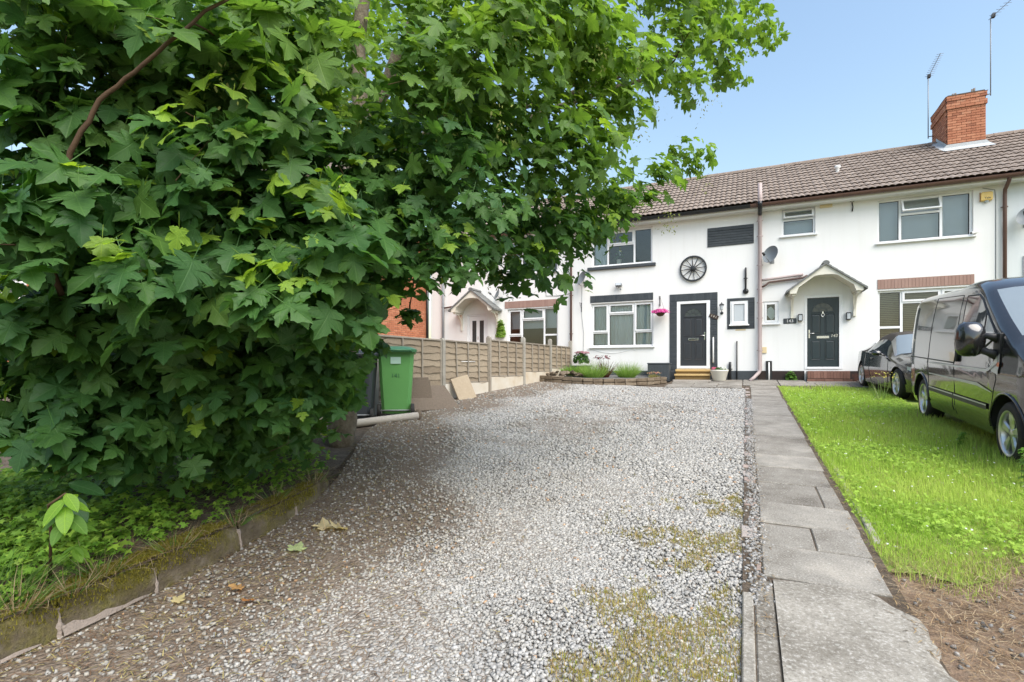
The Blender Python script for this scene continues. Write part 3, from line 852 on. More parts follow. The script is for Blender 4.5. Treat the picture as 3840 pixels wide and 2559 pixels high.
# one tile: concrete double roll, laid in courses
def tile_mesh(mat):
    mb = MB(); mb.smooth = True
    W_, L_ = 0.30, 0.43
    n = 13
    prof = [(W_*k/(n-1), 0.027*abs(math.sin(math.pi*2*k/(n-1)))**0.9) for k in range(n)]
    def P(i, j):
        x, h = prof[i]
        return (x+0.0, (-0.0 if j == 0 else L_), h+(0.034 if j == 0 else 0.002))
    mb.grid(P, n, 2)
    mb.smooth = False
    vv = [(x, 0.0, h+0.034) for x,h in prof]+[(x, 0.034, h+0.006) for x,h in prof]
    mb.add(vv, [(i, i+1, n+i+1, n+i) for i in range(n-1)])
    return mb.mesh('tile', mat)
TILE = tile_mesh(M['tile'])
PITCH = math.atan2(RIDGE_Z-EAVE_Z, RIDGE_Y-EAVE_Y)
SLOPE = math.hypot(RIDGE_Z-EAVE_Z, RIDGE_Y-EAVE_Y)
GAUGE = SLOPE/12.7

def roof(house, x0, x1, parts_left=True, skip=None):
    mb = MB()   # deck under the tiles, both slopes
    yb = 2*RIDGE_Y-EAVE_Y
    mb.add([(x0,EAVE_Y+0.06,EAVE_Z-0.03),(x1,EAVE_Y+0.06,EAVE_Z-0.03),(x1,RIDGE_Y,RIDGE_Z-0.03),(x0,RIDGE_Y,RIDGE_Z-0.03),(x1,yb,EAVE_Z),(x0,yb,EAVE_Z)],
           [(0,1,2,3),(3,2,4,5)])
    mb.add([(x0,EAVE_Y+0.06,EAVE_Z-0.03),(x0,RIDGE_Y,RIDGE_Z-0.03),(x0,yb,EAVE_Z)], [(0,1,2)])
    mb.add([(x1,EAVE_Y+0.06,EAVE_Z-0.03),(x1,RIDGE_Y,RIDGE_Z-0.03),(x1,yb,EAVE_Z)], [(0,1,2)])
    rf = mb.build('roof', M['tile'], house)
    rows = 13
    for r in range(rows):
        s_ = r*GAUGE
        if s_ > SLOPE-0.1: break
        y = EAVE_Y+s_*math.cos(PITCH); z = EAVE_Z+s_*math.sin(PITCH)
        cpt = (r % 2)*0.15
        x = x0; tw_ = (x1-x0)/round((x1-x0)/0.30)
        while x < x1-0.02:
            if not (skip and skip(x+0.15, y+0.2)):
                sx = tw_/0.30
                put('tile', TILE, rf, (x+random.uniform(-.003,.003), y, z+random.uniform(-.002,.004)), (PITCH+random.uniform(-.006,.006),0,random.uniform(-.008,.008)), (sx,1,1))
            x += tw_
    x = x0
    while x < x1-0.05:       # ridge tiles
        L = min(0.45, x1-x)
        mb = MB(); mb.smooth = True
        prof = [(0.13*math.cos(a), 0.11*math.sin(a)) for a in np.linspace(-0.15, math.pi+0.15, 9)]
        mb.grid(lambda i,j: (L*j*0.985, prof[i][0], prof[i][1]), 9, 2)
        mb.smooth = False
        mb.build('ridge_tile', M['tile'], rf, (x, RIDGE_Y, RIDGE_Z-0.03+random.uniform(-.006,.006)))
        x += L
    return rf

def eaves(house, x0, x1, gutter_mat, gx0=None, gx1=None):
    mb = MB(); mb.box(x0, x1, EAVE_Y+0.09, EAVE_Y+0.115, 6.03, 6.19); mb.build('fascia', M['trim_white'], house)
    mb = MB(); mb.box(x0, x1, EAVE_Y+0.116, FY+0.02, 6.035, 6.055); mb.build('soffit', M['trim_white'], house)
    mb = MB(); mb.smooth = True
    n = 9; a_ = np.linspace(math.pi, 2*math.pi, n)
    g0, g1_ = (x0 if gx0 is None else gx0), (x1 if gx1 is None else gx1)
    mb.grid(lambda i,j: (g0+(g1_-g0)*j, EAVE_Y+0.02+0.075*math.cos(a_[i]), 6.170+0.088*math.sin(a_[i])), n, 2)
    mb.grid(lambda i,j: (g0+(g1_-g0)*j, EAVE_Y+0.02+0.069*math.cos(a_[i]), 6.170+0.082*math.sin(a_[i])), n, 2)
    gt = mb.build('gutter', gutter_mat, house)
    x = g0+0.5
    while x < g1_-0.2:       # gutter brackets
        mb = MB(); mb.grid(lambda i,j: (x+0.02*j, EAVE_Y+0.02+0.080*math.cos(a_[i]), 6.170+0.093*math.sin(a_[i])), n, 2)
        mb.build('gutter_bracket', gutter_mat, gt); x += 0.9
def wall_pipe(house, pts, r, mat, name='downpipe', clips=()):
    o = MB().tube(pts, r, 12).build(name, mat, house)
    r = max(r) if hasattr(r, '__len__') else r
    for (x,y,z) in clips:
        mb = MB(); mb.lathe([(r+0.001,-0.014),(r+0.009,-0.014),(r+0.009,0.014),(r+0.001,0.014)], 12, 'Z', (x,y,z))
        mb.box(x-r-0.03, x+r+0.03, y+r*0.5, y+r*0.5+0.012, z-0.012, z+0.012)
        mb.build('pipe_clip', mat, o)
    return o
def soldier_lintel(house, x0, x1, z0, z1, mat, mort, y=FY):
    mb = MB(); mb.box(x0+0.004, x1-0.004, y-0.006, y+0.03, z0+0.004, z1-0.004)
    l = mb.build('lintel', mort, house)
    n = round((x1-x0)/0.0765); w = (x1-x0)/n
    mb = MB(); mb.bbox(0.003, w-0.003, -0.014, 0.02, 0, z1-z0, 0.004); me = mb.mesh('brick', mat)
    for k in range(n): put('brick', me, l, (x0+k*w, y+random.uniform(-.002,.001), z0))
    return l
BRICK = {}
def brick_piece(L, H, mat):
    key = (round(L,3), round(H,3), mat.name)
    if key not in BRICK:
        mb = MB(); mb.bbox(-L/2, L/2, -0.012, 0.03, -H/2, H/2, 0.004); BRICK[key] = mb.mesh('brick', mat)
    return BRICK[key]

def panel_door(house, x0, x1, z0, z1, fx0, fx1, fz0, fz1, mat, y=FY, handle=1, fan=True, number=None):
    """leaf x0..x1,z0..z1 in a white frame fx0..fx1,fz0..fz1"""
    fr = MB(); w = (x0-fx0)
    yy = y-0.012
    fr.bbox(fx0, x0, yy, y+0.10, fz0, fz1, 0.006); fr.bbox(x1, fx1, yy, y+0.10, fz0, fz1, 0.006)
    fr.bbox(x0, x1, yy+0.001, y+0.10, z1, fz1, 0.006); fr.bbox(x0, x1, yy-0.012, y+0.10, fz0, z0, 0.006)
    fr.build('door_frame', M['upvc'], house)
    d = MB(); yl = y+0.025
    d.bbox(x0+0.004, x1-0.004, yl, yl+0.045, z0+0.004, z1-0.004, 0.004)
    W_, H_ = x1-x0, z1-z0
    door = d.build('door', mat, house)
    cx = (x0+x1)/2
    for (a,b) in ((0.125,0.435),(0.565,0.875)):
        for (c,e) in ((0.10,0.385),(0.475,0.765)):
            m = MB()
            X0, X1, Z0, Z1 = x0+a*W_, x0+b*W_, z0+c*H_, z0+e*H_
            # raised and fielded panel: sunk moulding ring and proud field
            ring = lambda i, yv: [(X0+i,yv,Z0+i),(X1-i,yv,Z0+i),(X1-i,yv,Z1-i),(X0+i,yv,Z1-i)]
            vv = ring(0,yl-0.001)+ring(0.012,yl-0.013)+ring(0.026,yl-0.003)+ring(0.045,yl-0.010)
            ff = [(12,13,14,15)]
            for k in range(3):
                for i in range(4): j = (i+1)%4; ff.append((4*k+i,4*k+j,4*k+4+j,4*k+4+i))
            m.add(vv, ff); m.build('door_panel', mat, door)
    if fan:
        m = MB(); rz = z0+0.80*H_; rr = 0.36*W_
        a_ = np.linspace(0, math.pi, 19)
        m.smooth = False
        for (r0,r1,ya,yb) in ((rr-0.03,rr,yl-0.016,yl-0.002),):
            m.add([(cx+r*math.cos(a), yv, rz+r*0.95*math.sin(a)) for a in a_ for (r,yv) in ((r0,yl-0.001),(r0,ya),(r1,ya),(r1,yl-0.001))],
                  [(4*i+k,4*i+k+1,4*i+5+k,4*i+4+k) for i in range(18) for k in range(3)])
        m.bbox(cx-rr, cx+rr, yl-0.0165, yl-0.001, rz-0.03, rz+0.002, 0.003)
        for ang in (36,72,108,144):
            c_, s_ = math.cos(R(ang)), math.sin(R(ang))
            p0, p1 = (cx+0.10*c_, rz+0.10*s_), (cx+(rr-0.02)*c_, rz+(rr-0.02)*s_*0.95)
            nx, nz = -s_*0.007, c_*0.007
            m.add([(p0[0]-nx,yl-0.010,p0[1]-nz),(p0[0]+nx,yl-0.010,p0[1]+nz),(p1[0]+nx,yl-0.010,p1[1]+nz),(p1[0]-nx,yl-0.010,p1[1]-nz)], [(0,1,2,3)])
        m.add([(cx+0.11*math.cos(a), yl-0.009, rz+0.11*math.sin(a)) for a in a_]+[(cx+0.09*math.cos(a), yl-0.009, rz+0.09*math.sin(a)) for a in a_], [(i,i+1,20+i,19+i) for i in range(18)])
        fan_o = m.build('fanlight', mat, door)
        g_ = MB(); g_.add([(cx,yl-0.003,rz)]+[(cx+(rr-0.028)*math.cos(a), yl-0.003, rz+(rr-0.028)*0.95*math.sin(a)) for a in a_], [(0,i+1,i+2) for i in range(18)])
        g_.build('fanlight_glass', M['glass_dark'], door)
    m = MB(); lz = z0+0.43*H_
    m.bbox(cx-0.15, cx+0.15, yl-0.012, yl-0.001, lz-0.035, lz+0.035, 0.004); lb = m.build('letterbox', M['chrome'], door)
    m = MB(); m.bbox(cx-0.125, cx+0.125, yl-0.0145, yl-0.0125, lz-0.016, lz+0.016, 0.0005); m.build('letterbox_flap', M['gasket'] if handle > 0 else M['chrome'], door)
    hx = x1-0.055 if handle > 0 else x0+0.055
    m = MB(); hz = z0+0.485*H_
    m.bbox(hx-0.017, hx+0.017, yl-0.010, yl-0.001, hz-0.13, hz+0.11, 0.004)
    m.tube([(hx,yl-0.008,hz),(hx,yl-0.05,hz),(hx-handle*0.13,yl-0.052,hz)], 0.011, 8)
    m.build('handle', M['chrome'], door)
    return door

def text_obj(txt, size, mat, parent, loc, rot, name='lettering', ext=0.002, shear=0.0):
    cu = bpy.data.curves.new('lettering', 'FONT'); cu.body = txt; cu.size = size; cu.extrude = ext
    cu.align_x = 'CENTER'; cu.align_y = 'CENTER'; cu.shear = shear
    tmp = bpy.data.objects.new('tmp_text', cu); COL.objects.link(tmp)
    bpy.context.view_layer.update()
    me = bpy.data.meshes.new_from_object(tmp.evaluated_get(bpy.context.evaluated_depsgraph_get()))
    bpy.data.objects.remove(tmp); bpy.data.curves.remove(cu)
    me.materials.clear(); me.materials.append(mat)
    return put(name, me, parent, loc, rot)

def partition(house, x0, x1):
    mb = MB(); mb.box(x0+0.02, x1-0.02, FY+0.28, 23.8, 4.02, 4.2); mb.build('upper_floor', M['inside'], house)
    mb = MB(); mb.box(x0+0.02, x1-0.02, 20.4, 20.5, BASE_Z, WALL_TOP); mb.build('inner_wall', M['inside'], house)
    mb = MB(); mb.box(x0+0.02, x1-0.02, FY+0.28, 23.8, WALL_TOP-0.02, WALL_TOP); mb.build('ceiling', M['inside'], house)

def plinth(house, x0, x1, mat, z1=1.35):
    mb = MB(); mb.bbox(x0, x1, FY-0.022, FY+0.05, BASE_Z-0.1, z1, 0.008); return mb.build('plinth', mat, house)

def porch_canopy(house, cx, z_eave=3.56, z_apex=4.22, half=0.86, out=0.66):
    """open gabled canopy: arched cream front board, two tiled slopes, brackets"""
    y0 = FY-out
    n = 15
    mb = MB()
    # front gable board with an arched opening
    def board(yv):
        o_ = [(-half,z_eave),(-half+0.10,z_eave+0.0)]
        top = [(-half, z_eave),(0,z_apex),(half,z_eave)]
        return top
    xs_ = np.linspace(-half, half, 33)
    up = [z_eave-0.055+(z_apex-z_eave+0.06)*(1-abs(x)/(half+0.09))+0.008 for x in xs_]
    lo = []
    for x in xs_:
        ax = abs(x)
        if ax > half-0.17: lo.append(z_eave-0.07)
        else: lo.append(z_eave-0.07+0.48*math.sqrt(max(0,1-(ax/(half-0.17))**2.2)))
    lo = [min(a, b-0.09) for a, b in zip(lo, up)]
    for yv in (y0, y0+0.05):
        mb.add([(cx+x,yv,a) for x,a in zip(xs_,lo)]+[(cx+x,yv,b) for x,b in zip(xs_,up)], [(i,i+1,34+i,33+i) for i in range(32)])
    mb.add([(cx+x,y0,a) for x,a in zip(xs_,lo)]+[(cx+x,y0+0.05,a) for x,a in zip(xs_,lo)], [(i,i+1,34+i,33+i) for i in range(32)])
    # vaulted soffit back to the wall
    mb.add([(cx+x,y0+0.05,a+0.02) for x,a in zip(xs_,lo)]+[(cx+x,FY-0.002,a+0.02) for x,a in zip(xs_,lo)], [(i,i+1,34+i,33+i) for i in range(32)])
    for s_ in (-1,1):
        mb.box(cx+s_*half-(0.17 if s_ > 0 else 0), cx+s_*half+(0.17 if s_ < 0 else 0), y0+0.051, FY-0.002, z_eave-0.068, z_eave+0.02)
    cn = mb.build('canopy', M['cream'], house)
    L = math.hypot(half+0.09, z_apex-z_eave+0.07); an = math.atan2(z_apex-z_eave, half)
    for s_ in (-1,1):
        mb = MB()
        k = 7; 
        for r in range(k):        # slate-like courses stepping up each slope
            a0, a1 = r/k, (r+1)/k+0.04
            def pt(t_, dz): return (cx+s_*(half+0.09)*(1-t_), z_eave-0.055+(z_apex-z_eave+0.06)*t_+dz)
            p0, p1 = pt(a0,0.070), pt(min(a1,1.0),0.055); q0, q1 = pt(a0,0.009), pt(min(a1,1.0),0.009)
            nW = 3
            for w in range(nW):
                ya = y0-0.05+(FY-y0+0.045)*w/nW+0.002+0.004*(r%2); yb = y0-0.05+(FY-y0+0.045)*(w+1)/nW-0.002
                m2 = MB(); m2.add([(p0[0],ya,p0[1]),(p1[0],ya,p1[1]),(p1[0],yb,p1[1]),(p0[0],yb,p0[1]),(q0[0],ya,q0[1]),(q1[0],ya,q1[1]),(q1[0],yb,q1[1]),(q0[0],yb,q0[1])],
                       [(0,1,2,3),(4,7,6,5),(0,4,5,1),(1,5,6,2),(2,6,7,3),(3,7,4,0)])
                m2.build('canopy_tile', M['tile_grey'], cn)
    mb = MB(); mb.smooth = True
    pr = [(0.085*math.cos(a), 0.07*math.sin(a)) for a in np.linspace(-0.2, math.pi+0.2, 9)]
    mb.grid(lambda i,j: (cx+pr[i][0], y0-0.055+(FY-y0+0.05)*j, z_apex+0.05+pr[i][1]), 9, 2)
    mb.smooth = False; mb.add([(cx+a, y0-0.05, z_apex+0.05+b) for a,b in pr], [tuple(range(9))]); mb.build('ridge_tile', M['tile_grey'], cn)
    for s_ in (-1,1):         # gallows brackets
        bx_ = cx+s_*(half-0.10)
        mb = MB(); mb.bbox(bx_-0.035, bx_+0.035, FY-0.06, FY-0.003, z_eave-0.70, z_eave-0.07, 0.005)
        n = 8; pts = [(FY-0.055-(out-0.16)*(1-math.cos(t_)), z_eave-0.62+0.52*math.sin(t_)) for t_ in np.linspace(0, math.pi/2, n)]
        for i in range(n-1):
            (ya,za),(yb,zb) = pts[i], pts[i+1]
            mb.add([(bx_-0.025,ya,za),(bx_+0.025,ya,za),(bx_+0.025,yb,zb),(bx_-0.025,yb,zb),(bx_-0.025,ya,za+0.07),(bx_+0.025,ya,za+0.07),(bx_+0.025,yb,zb+0.05),(bx_-0.025,yb,zb+0.05)],
                   [(0,1,2,3),(4,7,6,5),(0,4,5,1),(1,5,6,2),(2,6,7,3),(3,7,4,0)])
        mb.bbox(bx_-0.035, bx_+0.035, y0+0.06, FY-0.061, z_eave-0.125, z_eave-0.071, 0.005)
        mb.build('canopy_bracket', M['cream'], cn)
    return cn

# ---- house 141
X41, X43, X45, X39 = -5.45, 0.30, 5.93, -11.10
h141 = thing('terraced_house', 'white rendered house with slate painted trim, number 141 beside its black door', 'house', (0,FY,1.0))
def localise(o):
    """children were built in world coordinates: keep them there"""
    for c in o.children: c.location = Vector(c.location)-Vector(o.location)
op = [(-4.75,-2.71,2.14,3.585),(-4.72,-2.74,4.82,5.97),(-1.985,-1.015,1.42,3.51),(-0.44,0.04,2.74,3.44)]
wall_with_openings(X41, X43, BASE_Z-0.3, WALL_TOP, op).build('wall', [M['render_white']], h141)
partition(h141, X41, X43)
plinth(h141, X41, -1.99, M['slate_paint']); plinth(h141, -1.01, X43, M['slate_paint'])
roof(h141, X41, X43); eaves(h141, X41, X43, M['black_pipe'], X41, 0.10)
w = window(h141, -4.75,-2.71,2.14,3.585, [(-4.17,[(2.14,2.62,'f'),(2.62,3.585,'c')]),(-3.32,[(2.14,3.22,'f'),(3.22,3.585,'c')]),(-2.71,[(2.14,2.62,'f'),(2.62,3.585,'c')])])
curtain(w, -4.70,-4.0,2.1,3.6, M['curtain_grey']); curtain(w, -3.42,-2.75,2.1,3.6, M['curtain_grey']); curtain(w, -4.1,-3.35,2.1,3.6, M['net'], FY+0.215, 12, 'net_curtain')
w = window(h141, -4.72,-2.74,4.82,5.97, [(-4.19,[(4.82,5.97,'f')]),(-3.32,[(4.82,5.50,'f'),(5.50,5.97,'c')]),(-2.74,[(4.82,5.97,'f')])], sill=False)
curtain(w, -4.68,-4.2,4.8,5.98, M['curtain_grey'])
mb = MB(); mb.bbox(-4.86,-2.63,FY-0.075,FY+0.03,4.70,4.80,0.01); mb.build('sill', M['slate_paint'], h141)
soldier_lintel(h141, -4.78,-2.71,3.62,3.85, M['slate_paint_b'], M['slate_paint'])
w = window(h141, -0.44,0.04,2.74,3.44, [(0.04,[(2.74,3.44,'c')])], glass='glass_obscure', y=FY-0.0, sill_out=0.10, sill_over=0.035)
panel_door(h141, -1.885,-1.115,1.50,3.43,-1.985,-1.015,1.42,3.51, M['door_slate'], handle=1)
# slate painted brick dressing round the door
ds = MB(); ds.box(-2.205,-1.99,FY-0.004,FY+0.01,1.0,3.745); ds.box(-1.01,-0.80,FY-0.004,FY+0.01,1.0,3.745); ds.box(-1.99,-1.01,FY-0.004,FY+0.01,3.515,3.745)
ds = ds.build('door_surround', M['slate_paint'], h141)
z = 1.0
while z < 3.50:
    for (a,b) in ((-2.207,-1.990),(-1.010,-0.800)):
        put('brick', brick_piece(b-a, 0.068, M['slate_paint_b']), ds, ((a+b)/2, FY-0.004+random.uniform(-.002,.002), z+0.0375))
    z += 0.0765
n = 18; w_ = (2.207-0.80)/n
for k in range(n): put('brick', brick_piece(w_-0.007, 0.222, M['slate_paint_b']), ds, (-2.207+w_*(k+0.5), FY-0.005+random.uniform(-.002,.002), 3.635))
# slate painted dressing round the little window
ws = MB(); ws.box(-0.53,-0.445,FY-0.004,FY+0.01,2.60,3.53); ws.box(0.045,0.22,FY-0.004,FY+0.01,2.60,3.53); ws.box(-0.445,0.045,FY-0.004,FY+0.01,3.445,3.53); ws.box(-0.445,0.045,FY-0.004,FY+0.01,2.60,2.69)
ws = ws.build('window_surround', M['slate_paint'], h141)
z = 2.60
while z < 3.50:
    put('brick', brick_piece(0.085, 0.068, M['slate_paint_b']), ws, (-0.4875, FY-0.003, z+0.0385)); put('brick', brick_piece(0.175, 0.068, M['slate_paint_b']), ws, (0.1325, FY-0.003, z+0.0385))
    z += 0.0775
for k in range(6):
    put('brick', brick_piece(0.076, 0.075, M['slate_paint_b']), ws, (-0.405+k*0.0818, FY-0.003, 3.488)); put('brick', brick_piece(0.076, 0.075, M['slate_paint_b']), ws, (-0.405+k*0.0818, FY-0.003, 2.643))
# blind panel of painted bricks high on the wall
bp = MB(); bp.box(-1.09,0.20,FY-0.003,FY+0.02,5.13,5.71); bp = bp.build('painted_brick_panel', M['slate_paint'], h141)
for r in range(7):
    zz = 5.17+r*0.0775
    xq = -1.09
    edge = r in (0,6)
    L = 0.2125
    if not edge and r in (1,5): xs_ = [-1.09,-0.98]+list(np.arange(-0.94,0.0,0.225))+[0.01,0.2]
    xq = -1.085+(0.0 if r % 2 else -0.0); k = 0
    while xq < 0.19:
        L = 0.1 if (k == 0 and r % 2) else 0.2125
        L = min(L, 0.195-xq)
        proud = -0.012 if (r in (0,6) or xq < -1.0 or xq > 0.0) else 0.0
        if L > 0.03: put('brick', brick_piece(L-0.008, 0.068, M['slate_paint_b']), bp, (xq+L/2, FY-0.003+proud, zz))
        xq += L; k += 1
# meter pipes and drains of 141
wall_pipe(h141, [(-0.02,FY-0.05,3.70),(-0.02,FY-0.05,4.36),(-0.02,FY-0.02,4.41)], 0.027, M['black_pipe'], 'flue_pipe', [(-0.02,FY-0.05,4.1)])
mb = MB(); mb.smooth = True; mb.lathe([(0.0,-0.075),(0.05,-0.07),(0.078,-0.04),(0.082,-0.005),(0.05,0.0)], 16, 'Y', (-0.02,FY-0.001,3.72)); mb.build('flue_terminal', M['black_pipe'], h141)
wall_pipe(h141, [(-0.26,FY-0.045,1.0),(-0.26,FY-0.045,2.24)], 0.018, M['black_pipe'], 'service_pipe')
wall_pipe(h141, [(-0.45,FY-0.06,1.0),(-0.45,FY-0.06,1.55),(-0.45,FY-0.03,1.60)], 0.038, M['black_pipe'], 'drain_pipe', [(-0.45,FY-0.06,1.4)])
mb = MB(); mb.bbox(-0.30,-0.02,FY-0.006,FY+0.01,2.555,2.595,0.003); mb.build('air_brick', M['vent_cream'], h141)
sp = wall_pipe(h141, [(0.08,16.45,1.06),(0.20,16.58,1.16),(0.33,16.76,1.30),(0.36,16.79,1.38),(0.36,16.79,5.86),(0.36,16.74,5.94),(0.355,16.44,6.05),(0.355,16.40,6.14),(0.355,16.40,6.72)],
               [0.042,0.045,0.052,0.055,0.055,0.055,0.055,0.055,0.055], M['soil_pipe'], 'soil_pipe', [(0.36,16.79,z_) for z_ in (1.95,2.9,3.35,3.75,4.45,5.3,5.75)])
mb = MB(); mb.lathe([(0.057,0.0),(0.064,0.002),(0.064,0.10),(0.057,0.102)], 14, 'Z', (0.355,16.40,6.28)); mb.build('pipe_collar', M['soil_pipe'], sp)
mb = MB(); mb.tube([(0.36,16.742,5.93),(0.355,16.44,6.045),(0.355,16.40,6.13),(0.355,16.40,6.2)], 0.0575, 12); mb.build('swan_neck', M['black_pipe'], sp)
# clothesline cable sagging below the big window
mb = MB(); mb.tube([(-4.88+0.095*k, FY-0.012, 2.06-0.13*math.sin(math.pi*min(1,max(0,(k-2)/14)))+(-0.06 if k > 16 else 0)) for k in range(18)], 0.006, 5); mb.build('cable', M['net'], h141)
mb = MB(); mb.tube([(-5.06,FY-0.012,4.3),(-5.07,FY-0.012,3.2),(-5.0,FY-0.012,2.6),(-5.02,FY-0.012,2.0),(-5.1,FY-0.012,1.8)], 0.006, 5); mb.build('aerial_cable', M['grey_pipe'], h141)
localise(h141)

# ---- house 143
h143 = thing('terraced_house', 'white rendered house with gabled porch canopy, dark green door 143 and pink brick lintel', 'house', (3,FY,1.0))
op = [(3.25,5.29,2.14,3.525),(3.24,5.28,4.82,5.985),(0.93,1.78,5.25,6.03),(1.51,2.44,1.40,3.49),(0.45,0.85,2.74,3.385)]
wall_with_openings(X43, X45, BASE_Z-0.3, WALL_TOP, op).build('wall', M['render_white'], h143)
partition(h143, X43, X45)
plinth(h143, X43, 1.505, M['plinth_brick']); plinth(h143, 2.445, X45, M['plinth_brick'])
def chim_hole(x, y): return 5.42 < x < 6.40 and y > 19.40
roof(h143, X43, X45, skip=chim_hole); eaves(h143, X43, X45, M['brown_pipe'], 0.10, X45)
w = window(h143, 3.25,5.29,2.14,3.525, [(3.79,[(2.14,2.53,'f'),(2.53,3.525,'f')]),(4.64,[(2.14,3.19,'f'),(3.19,3.525,'c')]),(5.29,[(2.14,3.19,'f'),(3.19,3.525,'c')])])
blind(w, 3.3,5.25,2.1,3.55, M['blind_tan'])
w = window(h143, 3.24,5.28,4.82,5.985, [(3.76,[(4.82,5.985,'f')]),(4.64,[(4.82,5.55,'f'),(5.55,5.985,'o')]),(5.28,[(4.82,5.985,'f')])])
blind(w, 3.28,5.25,4.8,6.0, M['blind_white'], ang=74, pitch=0.036)
w = window(h143, 0.93,1.78,5.25,6.03, [(1.78,[(5.25,5.72,'f'),(5.72,6.03,'o')])])
blind(w, 0.95,1.76,5.2,6.0, M['blind_white'], ang=76, pitch=0.036)
w = window(h143, 0.45,0.85,2.74,3.385, [(0.85,[(2.74,3.385,'c')])], y=FY+0.03)
mb = MB(); mb.bbox(-0.12,0.12,0,0.004,-0.16,0.16,0.0005); mb.build('window_poster', M['net'], w, (0.66,FY+0.12,3.05), (0,R(-38),0))
soldier_lintel(h143, 3.24,5.30,3.565,3.83, M['brick_pink'], M['brick_pink'])
d = panel_door(h143, 1.575,2.355,1.465,3.42,1.51,2.44,1.40,3.49, M['door_green'], handle=-1)
m = MB(); m.smooth = True; m.lathe([(0.030,-0.004),(0.040,0.0),(0.050,-0.004),(0.040,-0.012),(0.030,-0.004)], 18, 'Y', (1.965,FY+0.02,2.93)); m.smooth = False; m.bbox(1.95,1.98,FY+0.008,FY+0.022,2.965,3.03,0.003); m.bbox(1.955,1.975,FY+0.004,FY+0.022,2.87,2.905,0.003); m.build('knocker', M['chrome'], d)
text_obj('143', 0.115, M['chrome'], d, (2.235, FY+0.022, 2.335), (R(90),0,0), 'door_number', 0.001, 0.2)
porch_canopy(h143, 1.955)
st = MB(); st.bbox(1.55,2.56,FY-0.36,FY-0.023,0.92,1.20,0.01)
st = st.build('door_step', M['mortar_dark'], h143)
for k in range(13): put('brick', brick_piece(0.072, 0.21, M['brick_red']), st, (1.59+0.0775*k, FY-0.367, 1.245))
for k in range(5): put('brick', brick_piece(0.205, 0.065, M['brick_red']), st, (1.645+0.215*k, FY-0.375, 1.09))
mb = MB(); mb.bbox(1.53,2.60,FY-0.40,FY-0.024,1.085,1.125,0.006)
mb = MB(); mb.bbox(1.55,2.56,FY-0.355,FY-0.024,1.201,1.345,0.006); mb.build('step_top', M['mortar'], st)
mb = MB(); mb.bbox(1.97-0.08+0.0,1.97+0.22,FY-0.03,FY+0.0,5.945,6.03,0.004); mb.build('vent', M['vent_cream'], h143)
mb = MB(); mb.bbox(0.42,0.54,FY-0.03,FY,1.87,2.05,0.004); mb.build('vent_cover', M['vent_cream'], h143)
wall_pipe(h143, [(5.87,16.54,6.12),(5.87,16.60,6.02),(5.87,16.80,5.88),(5.87,16.82,5.75),(5.87,16.82,1.1)], 0.042, M['brown_pipe'], 'downpipe', [(5.87,16.82,z_) for z_ in (5.45,3.55,2.3)])
wall_pipe(h143, [(0.415,16.78,4.00),(0.60,16.80,4.02),(1.36,16.82,4.09),(1.46,16.86,4.10)], 0.038, M['soil_pipe'], 'waste_pipe', [])
wall_pipe(h143, [(0.42,16.78,3.80),(0.52,16.80,3.86),(0.60,16.81,3.93),(1.44,16.83,4.00),(1.58,16.84,4.06)], 0.028, M['brown_pipe'], 'overflow_pipe', [])
wall_pipe(h143, [(0.60,FY-0.06,0.98),(0.60,FY-0.06,1.60)], 0.022, M['white_plastic'], 'service_pipe')
mb = MB(); mb.bbox(0.52,0.68,FY-0.03,FY-0.001,1.0,1.64,0.006); mb.build('meter_duct', M['black_pipe'], h143)
mb = MB(); mb.tube([(5.46,FY-0.01,6.0),(5.70,FY-0.01,5.92),(5.72,FY-0.01,5.7),(5.72,FY-0.01,1.2)], 0.008, 5); mb.build('aerial_cable', M['grey_pipe'], h143)
# chimney: front and left faces in single bricks over a core
CX0, CX1, CY0, CY1, CZ0, CZ1 = 5.47, 6.36, 19.45, 20.82, 7.55, 9.60
mb = MB(); mb.box(CX0+0.012, CX1-0.012, CY0+0.012, CY1-0.012, CZ0, CZ1-0.02)
ch = mb.build('chimney', M['mortar_dark'], h143)
def course(z, x0, x1, y0, y1, off, mat=M['brick_chimney'], H=0.066):
    L = 0.222
    x = x0-(L/2 if off else 0)
    while x < x1-0.01:
        a, b = max(x, x0), min(x+L, x1)
        if b-a > 0.03: put('brick', brick_piece(b-a-0.009, H, mat), ch, ((a+b)/2, y0+0.003+random.uniform(-.002,.002), z), (0,0,0))
        x += L
    y = y0+0.1-(0 if off else L/2)
    while y < y1-0.01:
        a, b = max(y, y0+0.035), min(y+L, y1)
        if b-a > 0.03: put('brick', brick_piece(b-a-0.009, H, mat), ch, (x0+0.003+random.uniform(-.002,.002), (a+b)/2, z), (0,0,R(-90)))
        y += L
z = 7.70; k = 0
while z < 9.14:
    course(z, CX0, CX1, CY0, CY1, k % 2); z += 0.075; k += 1
for (o_, zz, H) in ((0.035,9.185,0.07),(0.035,9.262,0.07),(0.012,9.345,0.066),(0.03,9.42,0.066),(0.03,9.495,0.066)):
    mb = MB(); mb.box(CX0-o_+0.012, CX1+o_-0.012, CY0-o_+0.012, CY1+o_-0.012, zz-0.0375, zz+0.0375); mb.build('corbel', M['mortar_dark'], ch)
    course(zz, CX0-o_, CX1+o_, CY0-o_, CY1+o_, k % 2, H=H); k += 1
